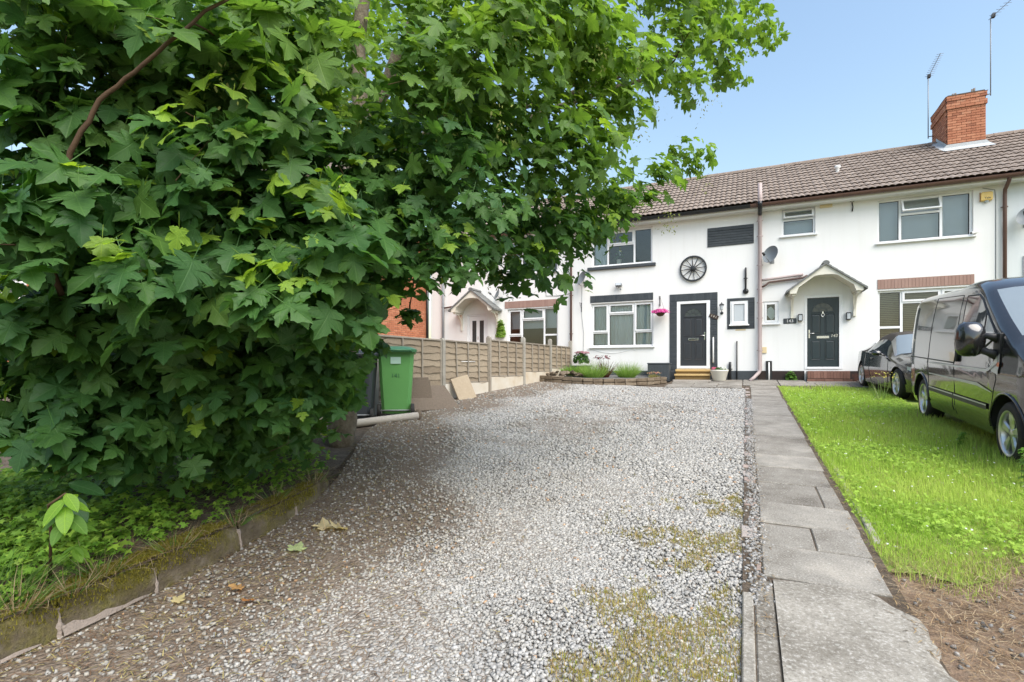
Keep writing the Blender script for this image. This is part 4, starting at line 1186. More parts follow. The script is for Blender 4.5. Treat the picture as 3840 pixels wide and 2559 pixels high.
# right and back faces of the stack, one piece
mb = MB(); z = 7.70; k = 0
while z < 9.5:
    for (a0,a1,face) in ((CY0,CY1,'R'),(CX0,CX1,'B')):
        t_ = a0-(0.111 if k % 2 else 0)
        while t_ < a1-0.01:
            a, b = max(t_,a0)+0.005, min(t_+0.222,a1)-0.005
            if b > a:
                if face == 'R': mb.box(CX1-0.02, CX1+0.004, a, b, z-0.033, z+0.033)
                else: mb.box(a, b, CY1-0.02, CY1+0.004, z-0.033, z+0.033)
            t_ += 0.222
    z += 0.075; k += 1
mb.build('rear_bricks', M['brick_chimney'], ch)['kind'] = 'stuff'
mb = MB(); mb.smooth = True
mb.grid(lambda i,j: (CX0-0.05+(CX1-CX0+0.1)*i/12, CY0-0.05+(CY1-CY0+0.1)*j/8, 9.53+0.05*math.sin(math.pi*i/12)*math.sin(math.pi*j/8)+0.008*math.sin(i*2.1+j)), 13, 9); mb.build('flaunching', M['mortar'], ch)
for (px,py,pr_,ph) in ((CX0+0.2,CY0+0.5,0.12,0.10),(CX0+0.22,CY0+0.95,0.12,0.06),(CX1-0.25,CY0+0.4,0.11,0.04)):
    mb = MB(); mb.smooth = True; mb.lathe([(pr_,9.5),(pr_,9.56+ph),(pr_-0.02,9.565+ph),(pr_-0.025,9.5)], 18, 'Z', (px,py,0)); mb.build('chimney_pot', M['brick_chimney'], ch)
for (px, pz) in ((CX0+0.14,9.56),(CX0+0.20,9.57),(CX1-0.30,9.6),(CX1-0.25,9.62)):
    mb = MB(); mb.bbox(px-0.02,px+0.02,CY0+0.02,CY0+0.06,pz-0.03,pz+0.06,0.005); mb.build('mortar_stub', M['mortar'], ch)
# lead flashing
fl = MB()
zf = EAVE_Z+(CY0-EAVE_Y)*math.tan(PITCH)
fl.add([(CX0-0.14,CY0-0.30,zf-0.30*math.tan(PITCH)+0.062),(CX1+0.14,CY0-0.30,zf-0.30*math.tan(PITCH)+0.062),(CX1+0.10,CY0-0.02,zf+0.065),(CX0-0.10,CY0-0.02,zf+0.065),(CX1+0.01,CY0-0.02,zf+0.16),(CX0-0.01,CY0-0.02,zf+0.16)], [(0,1,2,3),(3,2,4,5)])
fl.add([(CX0-0.16,CY0-0.30,zf-0.30*math.tan(PITCH)+0.064),(CX0-0.02,CY0-0.02,zf+0.067),(CX0-0.02,CY0-0.02,zf+0.17),(CX0-0.02,RIDGE_Y,RIDGE_Z+0.18),(CX0-0.02,RIDGE_Y,RIDGE_Z+0.06),(CX0-0.20,RIDGE_Y,RIDGE_Z+0.05),(CX0-0.20,CY0,zf+0.067)], [(0,1,6),(1,2,3,4),(6,1,4,5)])
fl.build('lead_flashing', M['lead'], ch)
mb = MB(); mb.smooth = True; mb.lathe([(0.0,0.16),(0.075,0.15),(0.085,0.10),(0.05,0.06),(0.05,-0.1)], 14, 'Z', (2.55,18.6,EAVE_Z+2.1*math.tan(PITCH)+0.06)); mb.build('roof_vent', M['white_plastic'], h143)
localise(h143)

# ---- house 145 (only its left edge shows)
h145 = thing('terraced_house', 'pale grey rendered house at the right edge behind the van', 'house', (8.5,FY,1.0))
wall_with_openings(X45, 11.6, BASE_Z-0.3, WALL_TOP, [(7.2,9.2,2.14,3.525),(7.2,9.2,4.82,5.985)]).build('wall', M['render_grey'], h145)
partition(h145, X45, 11.6); plinth(h145, X45, 11.6, M['plinth_brick'])
roof(h145, X45, 11.6, skip=chim_hole); eaves(h145, X45, 11.6, M['brown_pipe'])
for (a,b) in ((2.14,3.525),(4.82,5.985)):
    w = window(h145, 7.2,9.2,a,b, [(7.8,[(a,b,'f')]),(8.6,[(a,b-0.4,'f'),(b-0.4,b,'c')]),(9.2,[(a,b,'f')])]); blind(w, 7.25,9.15,a,b, M['blind_white'])
wall_pipe(h145, [(6.25,FY-0.02,4.2),(6.26,FY-0.02,2.0)], 0.012, M['grey_pipe'], 'service_pipe')
localise(h145)

# ---- house 139
h139 = thing('terraced_house', 'white rendered house beyond the fence, with white door under a small tiled canopy', 'house', (-8.3,FY,1.0))
op = [(-7.84,-5.93,2.14,3.55),(-7.84,-5.93,4.80,5.97),(-9.50,-8.66,1.40,3.43)]
wall_with_openings(X39, X41, BASE_Z-0.3, WALL_TOP, op).build('wall', M['render_white'], h139)
partition(h139, X39, X41); plinth(h139, X39, -9.51, M['plinth_brick']); plinth(h139, -8.65, X41, M['plinth_brick'])
roof(h139, X39, X41); eaves(h139, X39, X41, M['brown_pipe'])
w = window(h139, -7.84,-5.93,2.14,3.55, [(-7.30,[(2.14,2.60,'f'),(2.60,3.55,'c')]),(-6.45,[(2.14,3.15,'f'),(3.15,3.55,'c')]),(-5.93,[(2.14,2.60,'f'),(2.60,3.55,'f')])])
mb = MB(); mb.box(-7.8,-5.97,FY+0.25,FY+0.26,2.85,3.55); mb.build('blind', M['blind_white'], w)
w = window(h139, -7.84,-5.93,4.80,5.97, [(-7.30,[(4.80,5.97,'f')]),(-6.45,[(4.80,5.5,'f'),(5.5,5.97,'c')]),(-5.93,[(4.80,5.97,'f')])])
curtain(w, -7.8,-7.3,4.8,5.98, M['net'])
soldier_lintel(h139, -7.95,-5.90,3.585,3.83, M['brick_pink'], M['brick_pink'])
fr = MB(); frame_bars(fr, -9.50,-8.66,1.40,3.43,0.06,FY+0.03,FY+0.1); fr.build('door_frame', M['upvc'], h139)
dr = MB(); dr.bbox(-9.438,-8.722,FY+0.05,FY+0.09,1.465,3.367,0.004); dr = dr.build('door', M['upvc'], h139)
for (a,b) in ((-9.31,-9.14),(-9.00,-8.83)):
    mb = MB(); mb.box(a,b,FY+0.044,FY+0.05,1.9,3.2); mb.build('door_glass', M['glass_dark'], dr)
mb = MB(); mb.bbox(-9.07,-9.05,FY+0.03,FY+0.05,2.5,2.62,0.003); mb.build('handle', M['chrome'], dr)
porch_canopy(h139, -8.98, 3.54, 4.20, 0.84)
wall_pipe(h139, [(-5.43,16.54,6.12),(-5.43,16.80,5.9),(-5.43,16.83,5.75),(-5.43,16.83,1.0)], 0.036, M['brown_pipe'], 'downpipe', [(-5.43,16.83,z_) for z_ in (5.2,3.9,2.6)])
wall_pipe(h139, [(-10.50,16.80,1.0),(-10.50,16.80,6.3)], 0.05, M['grey_pipe'], 'soil_pipe', [(-10.5,16.8,z_) for z_ in (3.75,5.0)])
wall_pipe(h139, [(-10.44,16.82,3.72),(-9.75,16.84,3.80)], 0.03, M['brown_pipe'], 'waste_pipe')
mb = MB(); mb.tube([(-6.35,FY-0.01,4.45),(-6.36,FY-0.01,3.95),(-5.95,FY-0.01,3.93),(-5.45,FY-0.01,3.98)], 0.007, 5); mb.build('aerial_cable', M['black_pipe'], h139)
mb = MB(); mb.bbox(-9.95,-9.70,FY-0.02,FY+0.0,2.05,2.17,0.003); mb.build('air_brick', M['plinth_brick'], h139)
localise(h139)

# ---- brick end house standing forward, its blank side wall towards the drive
GX = -11.22
gab = thing('brick_house', 'orange brick side wall of the end house beyond the fence', 'house', (GX-3,13,1.0))
mb = MB(); mb.box(GX-7, GX-0.012, 8.2, 16.85, 0.4, 6.0); mb.prism([(8.2,6.0),(16.85,6.0),(12.5,8.6)], 'X', GX-7, GX-0.012)
gw = mb.build('wall', M['mortar'], gab)
rest = MB(); z = 1.25; k = 0; cnt = 0
while z < 6.3:
    y = 8.2-(0.1125 if k % 2 else 0)
    while y < 16.84:
        a, b = max(y,8.2)+0.005, min(y+0.225,16.85)-0.005
        if b-a > 0.03:
            # the stretch that shows through the gaps in the leaves
            if 2.05 < z < 3.75 and 13.55 < y < 16.7 and cnt < 300:
                put('brick', brick_piece(b-a, 0.066, M['brick_gable']), gw, (GX-0.012+random.uniform(-.002,.002), (a+b)/2, z), (0,0,R(90))); cnt += 1
            else: rest.box(GX-0.03, GX+random.uniform(-.002,.002), a, b, z-0.033, z+0.033)
        y += 0.225
    z += 0.075; k += 1
rest.build('brickwork', M['brick_gable'], gw)['kind'] = 'stuff'
mb = MB(); mb.add([(GX-7.2,8.0,5.9),(GX+0.15,8.0,5.9),(GX+0.15,12.5,8.7),(GX-7.2,12.5,8.7),(GX+0.15,17.05,5.9),(GX-7.2,17.05,5.9)], [(0,1,2,3),(3,2,4,5)]); mb.build('roof', M['tile'], gab)
wall_pipe(gab, [(GX+0.06,16.74,0.9),(GX+0.06,16.74,5.9)], 0.05, M['black_pipe'], 'downpipe')
localise(gab)

# ---- far brick houses glimpsed under the branches
def far_house(name, label, loc, rz, win_x):
    h = thing(name, label, 'house', loc, (0,0,rz))
    ops = []
    for wx in win_x: ops += [(wx-0.8,wx+0.8,0.9,2.3),(wx-0.8,wx+0.8,3.5,4.8)]
    xs_, zs_ = 6.0, 5.4
    mb = wall_with_openings(-xs_, xs_, -1.0, zs_, ops, y=0.0, back=7.0); mb.build('wall', M['brick_gable'], h)
    for (a,b,c,d) in ops:
        f = MB(); frame_bars(f, a, b, c, d, 0.09, 0.05, 0.12); f.bbox((a+b)/2-0.06,(a+b)/2+0.06,0.05,0.12,c+0.09,d-0.09,0.006); f.bbox(a+0.09,b-0.09,0.052,0.12,d-0.55,d-0.45,0.006)
        f.bbox(a-0.1,b+0.1,-0.06,0.05,c-0.09,c-0.005,0.01)
        f = f.build('window', M['upvc'], h)
        g_ = MB(); g_.box(a+0.09,b-0.09,0.075,0.08,c+0.09,d-0.09); g_.build('pane', M['glass_dark'], f)
        m2 = MB(); m2.bbox(a-0.1,b+0.1,-0.012,0.05,d+0.02,d+0.22,0.006); m2.build('lintel', M['upvc'], h)
    mb = MB(); mb.add([(-xs_-.2,-0.35,zs_-0.1),(xs_+.2,-0.35,zs_-0.1),(xs_+.2,3.5,zs_+2.4),(-xs_-.2,3.5,zs_+2.4),(xs_+.2,7.3,zs_-0.1),(-xs_-.2,7.3,zs_-0.1)], [(0,1,2,3),(3,2,4,5)]); mb.build('roof', M['tile'], h)
    mb = MB(); mb.box(-0.9,1.0,-0.9,-0.01,2.62,2.82); mb.build('bay_roof', M['upvc'], h)
    mb = MB(); mb.tube([(2.6,-0.06,-0.5),(2.6,-0.06,5.2)], 0.07, 8); mb.build('downpipe', M['upvc'], h)
    return h
far_house('brick_house', 'distant red brick house with white windows glimpsed through the low branches', (-29.5,15.6,1.2), R(62), (-4.0,0.0,4.0))
far_house('brick_house', 'second distant red brick house further left behind the leaves', (-30.5,4.0,1.0), R(82), (-4.0,0.0,4.0))
# ------------------------------------------------------------------ things fixed to the walls
def dish(label, loc, yaw, tilt=0.0, s=1.0):
    t = thing('satellite_dish', label, 'satellite dish', loc, (0,0,0), 'satellite dishes on the house fronts')
    mb = MB(); mb.smooth = True
    def P(i, j):
        r = 0.26*s*i/8; a = 2*math.pi*j/24
        return (r*math.cos(a)*0.92, -0.5*r*r/(0.34*s)+0.0, r*math.sin(a))
    mb.grid(P, 9, 25)
    mb.build('reflector', M['dish'], t, (0,-0.22,0), (R(-22)+tilt,0,yaw))
    d = Matrix.Rotation(yaw,3,'Z') @ Matrix.Rotation(R(-22)+tilt,3,'X')
    foot = d @ Vector((0,-0.02,-0.25*s))+Vector((0,-0.22,0)); tip = d @ Vector((0,-0.36*s,-0.10*s))+Vector((0,-0.22,0))
    mb = MB(); mb.tube([foot, tip], 0.012, 6); mb.build('feed_arm', M['grey_pipe'], t)
    mb = MB(); mb.tube([tip-(d@Vector((0,0.05,-0.02))), tip+(d@Vector((0,0.03,-0.02)))], [0.028,0.035], 10); mb.build('receiver', M['black_pipe'], t)
    mb = MB(); mb.tube([(0,0.0,-0.12),(0,-0.12,-0.12),(0,-0.20,-0.05)], 0.016, 8); mb.box(-0.06,0.06,-0.008,0.0,-0.2,-0.04); mb.build('bracket', M['grey_pipe'], t)
    return t
dish('grey satellite dish left of the upper window of number 141', (-4.95,FY,4.40), R(-42))
dish('grey satellite dish on the wall right of the tall mauve soil pipe', (0.68,FY,4.68), R(-38), R(6), 1.0)
dish('grey satellite dish between the white canopy and window beyond the fence', (-8.10,FY,4.06), R(-50), 0, 0.8)
dish('grey satellite dish at the right edge of the picture on pale render', (6.30,FY,5.10), R(-35))

ww = thing('wagon_wheel', 'black spoked wagon wheel hung on the white wall of 141', 'wagon wheel', (-1.50,FY-0.03,4.51))
def ring_box(mb, r0, r1, y0, y1, n=40):
    mb.lathe([(r0,y0),(r1,y0),(r1,y1),(r0,y1),(r0,y0)], n, 'Y')
mb = MB(); ring_box(mb, 0.352, 0.398, -0.035, 0.02); mb.build('rim', M['black_paint'], ww)
mb = MB(); mb.lathe([(0.0,-0.07),(0.035,-0.07),(0.04,-0.05),(0.072,-0.045),(0.078,0.02),(0.0,0.02)], 20, 'Y'); mb.build('hub', M['black_paint'], ww)
for k in range(12):
    a = 2*math.pi*k/12+0.09
    mb = MB(); mb.tube([(0.06*math.cos(a),-0.012,0.06*math.sin(a)),(0.2*math.cos(a),-0.012,0.2*math.sin(a)),(0.36*math.cos(a),-0.012,0.36*math.sin(a))], [0.015,0.0125,0.010], 8); mb.build('spoke', M['black_paint'], ww)

fl = thing('floodlight', 'small grey floodlight with sensor above the lintel of 141', 'floodlight', (-3.80,FY,4.11))
mb = MB(); mb.bbox(-0.10,0.10,-0.17,-0.05,-0.045,0.055,0.012); mb.build('lamp_body', M['grey_pipe'], fl, None, (R(-18),0,0))
mb = MB(); mb.box(-0.085,0.085,-0.176,-0.171,-0.035,0.045); mb.build('lamp_glass', M['glass_obscure'], fl, None, (R(-18),0,0))
mb = MB(); mb.tube([(0,0,0),(0,-0.08,0.0)], 0.02, 8); mb.smooth = True; mb.lathe([(0,-0.03),(0.02,-0.02),(0.028,0.0),(0.02,0.02),(0,0.03)], 10, 'Z', (0.06,-0.07,-0.10)); mb.build('sensor', M['grey_pipe'], fl)

def wall_bracket(label, loc):
    t = thing('basket_bracket', label, 'bracket', loc)
    mb = MB(); mb.box(-0.012,0.012,-0.012,-0.001,-0.22,0.10)
    mb.tube([(0,-0.008,0.06),(0,-0.16,0.075),(0,-0.28,0.06)], 0.008, 6)
    mb.tube([(0,-0.01,-0.18),(0,-0.09,-0.06),(0,-0.2,0.04)], 0.007, 6)
    mb.build('iron_arm', M['black_paint'], t)
    return t
wall_bracket('black iron basket bracket with scrollwork right of the lower window of 141', (-2.50,FY,3.62))
wall_bracket('empty black iron bracket on the wall left of the lower window of 141', (-5.08,FY,3.55))
hb = thing('hanging_basket', 'hanging basket of bright pink flowers beside the lower window of 141', 'hanging basket', (-2.45,FY-0.28,3.18))
mb = MB(); mb.smooth = True; mb.lathe([(0.02,-0.13),(0.08,-0.115),(0.13,-0.06),(0.15,0.0),(0.14,0.0)], 18, 'Z'); mb.build('basket', M['twig'], hb)
mb = MB()
for a in (0,2.09,4.19): mb.tube([(0.14*math.cos(a),0.14*math.sin(a),0),(0,0,0.46)], 0.003, 4)
mb.build('chain', M['black_paint'], hb)
def blossom(name, parent, n, spread, c, size, cols, mat='petal', flat=0.6):
    """many small five-petalled flowers as one mass"""
    pv = [(0,0,0)]+[(math.cos(a)*(1 if k % 2 == 0 else 0.55), math.sin(a)*(1 if k % 2 == 0 else 0.55), 0.25) for k, a in enumerate(np.linspace(0,2*math.pi,10,endpoint=False))]
    pf = [(0,1+k,1+(k+1)%10) for k in range(10)]
    u = rng.normal(0,1,(n,3)); u /= np.linalg.norm(u,axis=1,keepdims=True); u[:,2] = np.abs(u[:,2])*flat
    p = np.array(c)+u*np.array(spread)*rng.uniform(0.6,1.05,(n,1))
    nr = u+np.array([0,-0.5,0.5])+rng.normal(0,0.3,(n,3))
    rot_ = frame_from(nr, rng.normal(0,1,(n,3)))
    col = np.array(cols)[rng.integers(0,len(cols),n)]*rng.uniform(0.8,1.15,(n,1))
    return scatter(name, [(np.array(pv,float), np.array(pf))], np.zeros(n,int), p, rot_, rng.uniform(0.7,1.3,n)*size, M[mat], col, parent=parent)
blossom('flowers', hb, 330, (0.27,0.22,0.19), (0,0,-0.02), 0.032, [(0.72,0.10,0.36),(0.62,0.07,0.30),(0.78,0.22,0.46)])
blossom('leaves', hb, 60, (0.2,0.18,0.1), (0,0,-0.02), 0.035, [(0.07,0.14,0.03)], 'weed')

lt = thing('wall_lantern', 'black carriage lantern on the white wall right of the 141 door', 'wall lantern', (-0.68,FY,3.20))
mb = MB(); mb.lathe([(0.045,0.0),(0.045,-0.012),(0.02,-0.02),(0.0,-0.02)], 14, 'Y', (0,0,-0.10)); mb.tube([(0,-0.01,-0.10),(0,-0.10,-0.15),(0,-0.14,-0.10),(0,-0.13,-0.03)], 0.009, 6); mb.build('wall_arm', M['black_paint'], lt)
mb = MB(); mb.lathe([(0.035,-0.02),(0.06,0.12),(0.08,0.125),(0.05,0.165),(0.015,0.18),(0.012,0.21),(0.0,0.215)], 6, 'Z', (0,-0.13,0)); mb.build('lantern_cage', M['black_paint'], lt)
mb = MB(); mb.lathe([(0.037,-0.01),(0.061,0.115)], 6, 'Z', (0,-0.13,0), 0.1); mb.build('lantern_glass', M['glass_obscure'], lt)

def block_lamp(label, x):
    t = thing('wall_lamp', label, 'wall lamp', (x,FY,2.87), (0,0,0), 'lamps either side of the 143 door')
    mb = MB(); mb.bbox(-0.055,0.055,-0.02,-0.001,-0.10,0.10,0.004); mb.bbox(-0.055,0.055,-0.11,-0.02,0.075,0.10,0.004); mb.bbox(-0.055,0.055,-0.11,-0.02,-0.10,-0.085,0.004)
    mb.bbox(-0.055,-0.043,-0.11,-0.02,-0.085,0.075,0.002); mb.bbox(0.043,0.055,-0.11,-0.02,-0.085,0.075,0.002); mb.build('lamp_case', M['black_paint'], t)
    mb = MB(); mb.box(-0.04,0.04,-0.105,-0.03,-0.08,0.07); mb.build('lamp_glass', M['glass_obscure'], t)
block_lamp('small black box lamp on the left of the 143 door', 1.40)
block_lamp('small black box lamp on the right of the 143 door', 2.57)

pq = thing('number_plaque', 'dark slate plaque reading 143 left of the porch', 'plaque', (1.14,FY,2.79))
mb = MB(); mb.bbox(-0.165,0.165,-0.014,-0.001,-0.075,0.075,0.012); mb.build('slate', M['slate_paint'], pq)
text_obj('143', 0.125, M['white_plastic'], pq, (0,-0.0165,0), (R(90),0,0), 'numerals')
pq = thing('number_plaque', 'slanting dark wooden plaque reading 141 on the painted bricks', 'plaque', (-0.905,FY-0.02,3.005))
mb = MB(); mb.bbox(-0.135,0.135,-0.016,-0.001,-0.06,0.06,0.006); mb.build('board', wood_material('dark_plaque_wood',(0.04,0.03,0.025),(0.08,0.06,0.05)), pq, None, (0,R(22),0))
text_obj('1 4 1', 0.085, M['cream'], pq, (0,-0.019,0), (R(90),R(22),0), 'numerals')

al = thing('alarm_box', 'yellow burglar alarm box high on the wall right of the 143 window', 'alarm box', (5.53,FY,5.77))
mb = MB(); mb.bbox(-0.115,0.115,-0.075,-0.001,-0.115,0.115,0.025); mb.build('case', M['alarm_yellow'], al)
mb = MB(); mb.bbox(-0.125,-0.116,-0.03,-0.001,-0.12,0.12,0.002); mb.build('backplate', plain('faded_red_plate',(0.5,0.25,0.12),0.6), al)
mb = MB(); mb.smooth = True; mb.lathe([(0.0,-0.05),(0.035,-0.04),(0.045,0.0)], 12, 'Z', (0,-0.045,-0.113)); mb.build('strobe', M['glass_obscure'], al)
text_obj('Yale', 0.075, M['black_paint'], al, (0.01,-0.0775,-0.045), (R(90),0,0), 'lettering', 0.001)

sc_ = thing('security_camera', 'small white security camera at the right end of the 143 upper sill', 'camera', (5.30,FY-0.05,4.86))
mb = MB(); mb.bbox(-0.10,0.06,-0.04,0.03,0.0,0.06,0.01); mb.build('camera_body', M['white_plastic'], sc_, None, (0,R(-14),R(25)))
mb = MB(); mb.lathe([(0.0,-0.012),(0.022,-0.012),(0.024,0.0)], 10, 'X', (-0.102,-0.005,0.03)); mb.build('lens', M['black_paint'], sc_, None, (0,R(-14),R(25)))
mb = MB(); mb.tube([(0.02,0.05,0.0),(0.02,0.0,0.0),(0.02,-0.01,0.03)], 0.012, 8); mb.build('mount', M['white_plastic'], sc_)

hk = thing('bracket', 'short black bracket with wires under the eaves of 143', 'bracket', (2.66,FY,5.86))
mb = MB(); mb.tube([(0,-0.01,0.13),(0.01,-0.05,0.02),(0,-0.02,-0.10)], 0.016, 6); mb.tube([(-0.08,-0.02,0.20),(0.0,-0.03,0.14),(0.09,-0.02,0.22)], 0.006, 5); mb.build('iron', M['black_paint'], hk)

gr = thing('grab_rail', 'short white grab rail on the painted bricks right of the 141 door', 'grab rail', (-0.92,FY-0.015,1.98))
mb = MB(); mb.tube([(0,-0.0,-0.38),(0,-0.05,-0.36),(0,-0.05,0.36),(0,0,0.38)], 0.022, 10); mb.build('rail', M['white_plastic'], gr)

def aerial(label, loc, h, out, up, n=11):
    t = thing('tv_aerial', label, 'aerial', loc)
    mb = MB(); mb.tube([(0,0,0),(0,0,h)], 0.014, 6); mb.build('mast', M['grey_pipe'], t)
    d = Vector(out).normalized(); d.z = up; d.normalize()
    side = d.cross(Vector((0,0,1))).normalized()
    mb = MB(); mb.tube([Vector((0,0,h))-d*0.08, Vector((0,0,h))+d*1.45], 0.008, 5)
    mb.build('boom', M['grey_pipe'], t)
    for k in range(n):
        c = Vector((0,0,h))+d*(0.12+1.3*k/(n-1)); L = 0.11-0.03*k/n
        m2 = MB(); m2.tube([c-side*L, c+side*L], 0.006, 4); m2.build('element', M['grey_pipe'], t)
    m2 = MB(); c = Vector((0,0,h))+d*0.10; m2.box(c.x-0.04,c.x+0.04,c.y-0.05,c.y+0.05,c.z-0.05,c.z+0.05); m2.build('dipole_box', M['black_pipe'], t)
    mb = MB(); mb.tube([(0,0,0.06),(0.16,0.02,0.06)] if label.startswith('shorter') else [(0,0,0.06),(-0.10,0.06,0.06)], 0.016, 5); mb.build('lashing', M['grey_pipe'], t)
aerial('shorter television aerial clamped to the left side of the chimney', (5.31,20.62,8.80), 1.95, (-0.08,-1.46,0), 0.0)
aerial('taller television aerial on the right corner of the chimney', (6.46,19.42,9.35), 2.25, (0.39,-1.49,0), 0.0)

# ------------------------------------------------------------------ fence
fence = thing('garden_fence', 'weathered lap-board fence with concrete posts between the drive and next door', 'fence', (-5.8,9.4,g1(-5.8,9.4)))
F0 = Vector(fence.location)
posts = [(-6.28,5.52),(-6.10,7.45),(-5.88,9.38),(-5.71,11.22),(-5.61,13.12),(-5.50,14.95),(-5.42,16.72)]
post_top = [0.98,1.10,2.06,2.20,2.28,2.33,2.36]
tops = [2.02,2.03,2.03,2.13,2.14,2.15]
post_top[0] = 2.05; post_top[1] = 2.06
for k, (x,y) in enumerate(posts):
    mb = MB(); z0 = g1(x,y)-0.2
    mb.bbox(x-0.05-F0.x, x+0.05-F0.x, y-0.05-F0.y, y+0.05-F0.y, z0-F0.z, post_top[k]-F0.z-0.03, 0.008)
    mb.prism([(x-0.045-F0.x, post_top[k]-0.031-F0.z),(x+0.045-F0.x, post_top[k]-0.031-F0.z),(x+0.015-F0.x, post_top[k]-F0.z),(x-0.015-F0.x, post_top[k]-F0.z)], 'Y', y-0.045-F0.y, y+0.045-F0.y)
    mb.build('fence_post', M['conc_post'] if k not in (3,) else M['fence_batten'], fence)
for k in range(len(posts)-1):
    a, b = Vector((*posts[k],0)), Vector((*posts[k+1],0))
    L = (b-a).length-0.11; ang = math.atan2((b-a).y, (b-a).x)
    mid = (a+b)/2; top = tops[k]; gb = g1(mid.x, mid.y)
    bot = max(g1(*posts[k]), g1(*posts[k+1]))+ (0.24 if k > 1 else 0.05)
    H = top-bot
    loc = Vector((mid.x, mid.y, bot))-F0
    # local frame: x along the fence, y towards the neighbour, z up
    fr = MB(); fr.bbox(-L/2, L/2, -0.028, 0.02, H-0.035, H, 0.004); fr.bbox(-L/2, -L/2+0.032, -0.026, 0.02, 0, H-0.036, 0.004); fr.bbox(L/2-0.032, L/2, -0.026, 0.02, 0, H-0.036, 0.004); fr.bbox(-L/2+0.033, L/2-0.033, -0.02, 0.02, 0, 0.03, 0.004)
    pn = fr.build('fence_panel', M['fence_batten'], fence, loc, (0,0,ang))
    n = max(6, round(H/0.135)); hh = H/n
    for r in range(n):
        mb = MB(); mb.smooth = False
        m_ = 14
        wob = [0.012*math.sin(q*1.3+r*2.1+k)+0.008*math.sin(q*2.9+r) for q in range(m_+1)]
        def SP(i, j):
            x = -L/2+0.02+(L-0.04)*i/m_
            zb = r*hh-0.018+wob[i]; zt = (r+1)*hh+0.012
            return (x, (-0.019 if j == 0 else 0.003)+0.003*math.sin(i*0.9+r*3), zb if j == 0 else min(zt, H-0.03))
        mb.grid(SP, m_+1, 2)
        mb.grid(lambda i,j: (SP(i,0)[0], SP(i,0)[1]+0.012*j, SP(i,0)[2]), m_+1, 2)
        mb.build('slat', M['fence_wood'], pn)
    nb = 3 if k > 1 else 2
    for q in range(nb):
        x = -L/2+L*(q+1)/(nb+1)+random.uniform(-.03,.03)
        mb = MB(); mb.bbox(-0.018, 0.018, -0.045, -0.0225, 0.02, H-0.036, 0.004); mb.build('batten', M['fence_batten'], pn, (x,0,0), (0,R(random.uniform(-4,1) if k == 2 else random.uniform(-1,1)),0))
    gbd = MB(); gbd.bbox(-L/2-0.01, L/2+0.01, -0.02, 0.025, -0.42, -0.004, 0.006); gbd.build('gravel_board', M['conc_board'], pn)
mb = MB(); mb.tube([(-5.78-F0.x,10.02-F0.y,1.57-F0.z),(-5.75-F0.x,10.6-F0.y,1.575-F0.z)], 0.008, 5); mb.build('string', M['white_plastic'], fence)

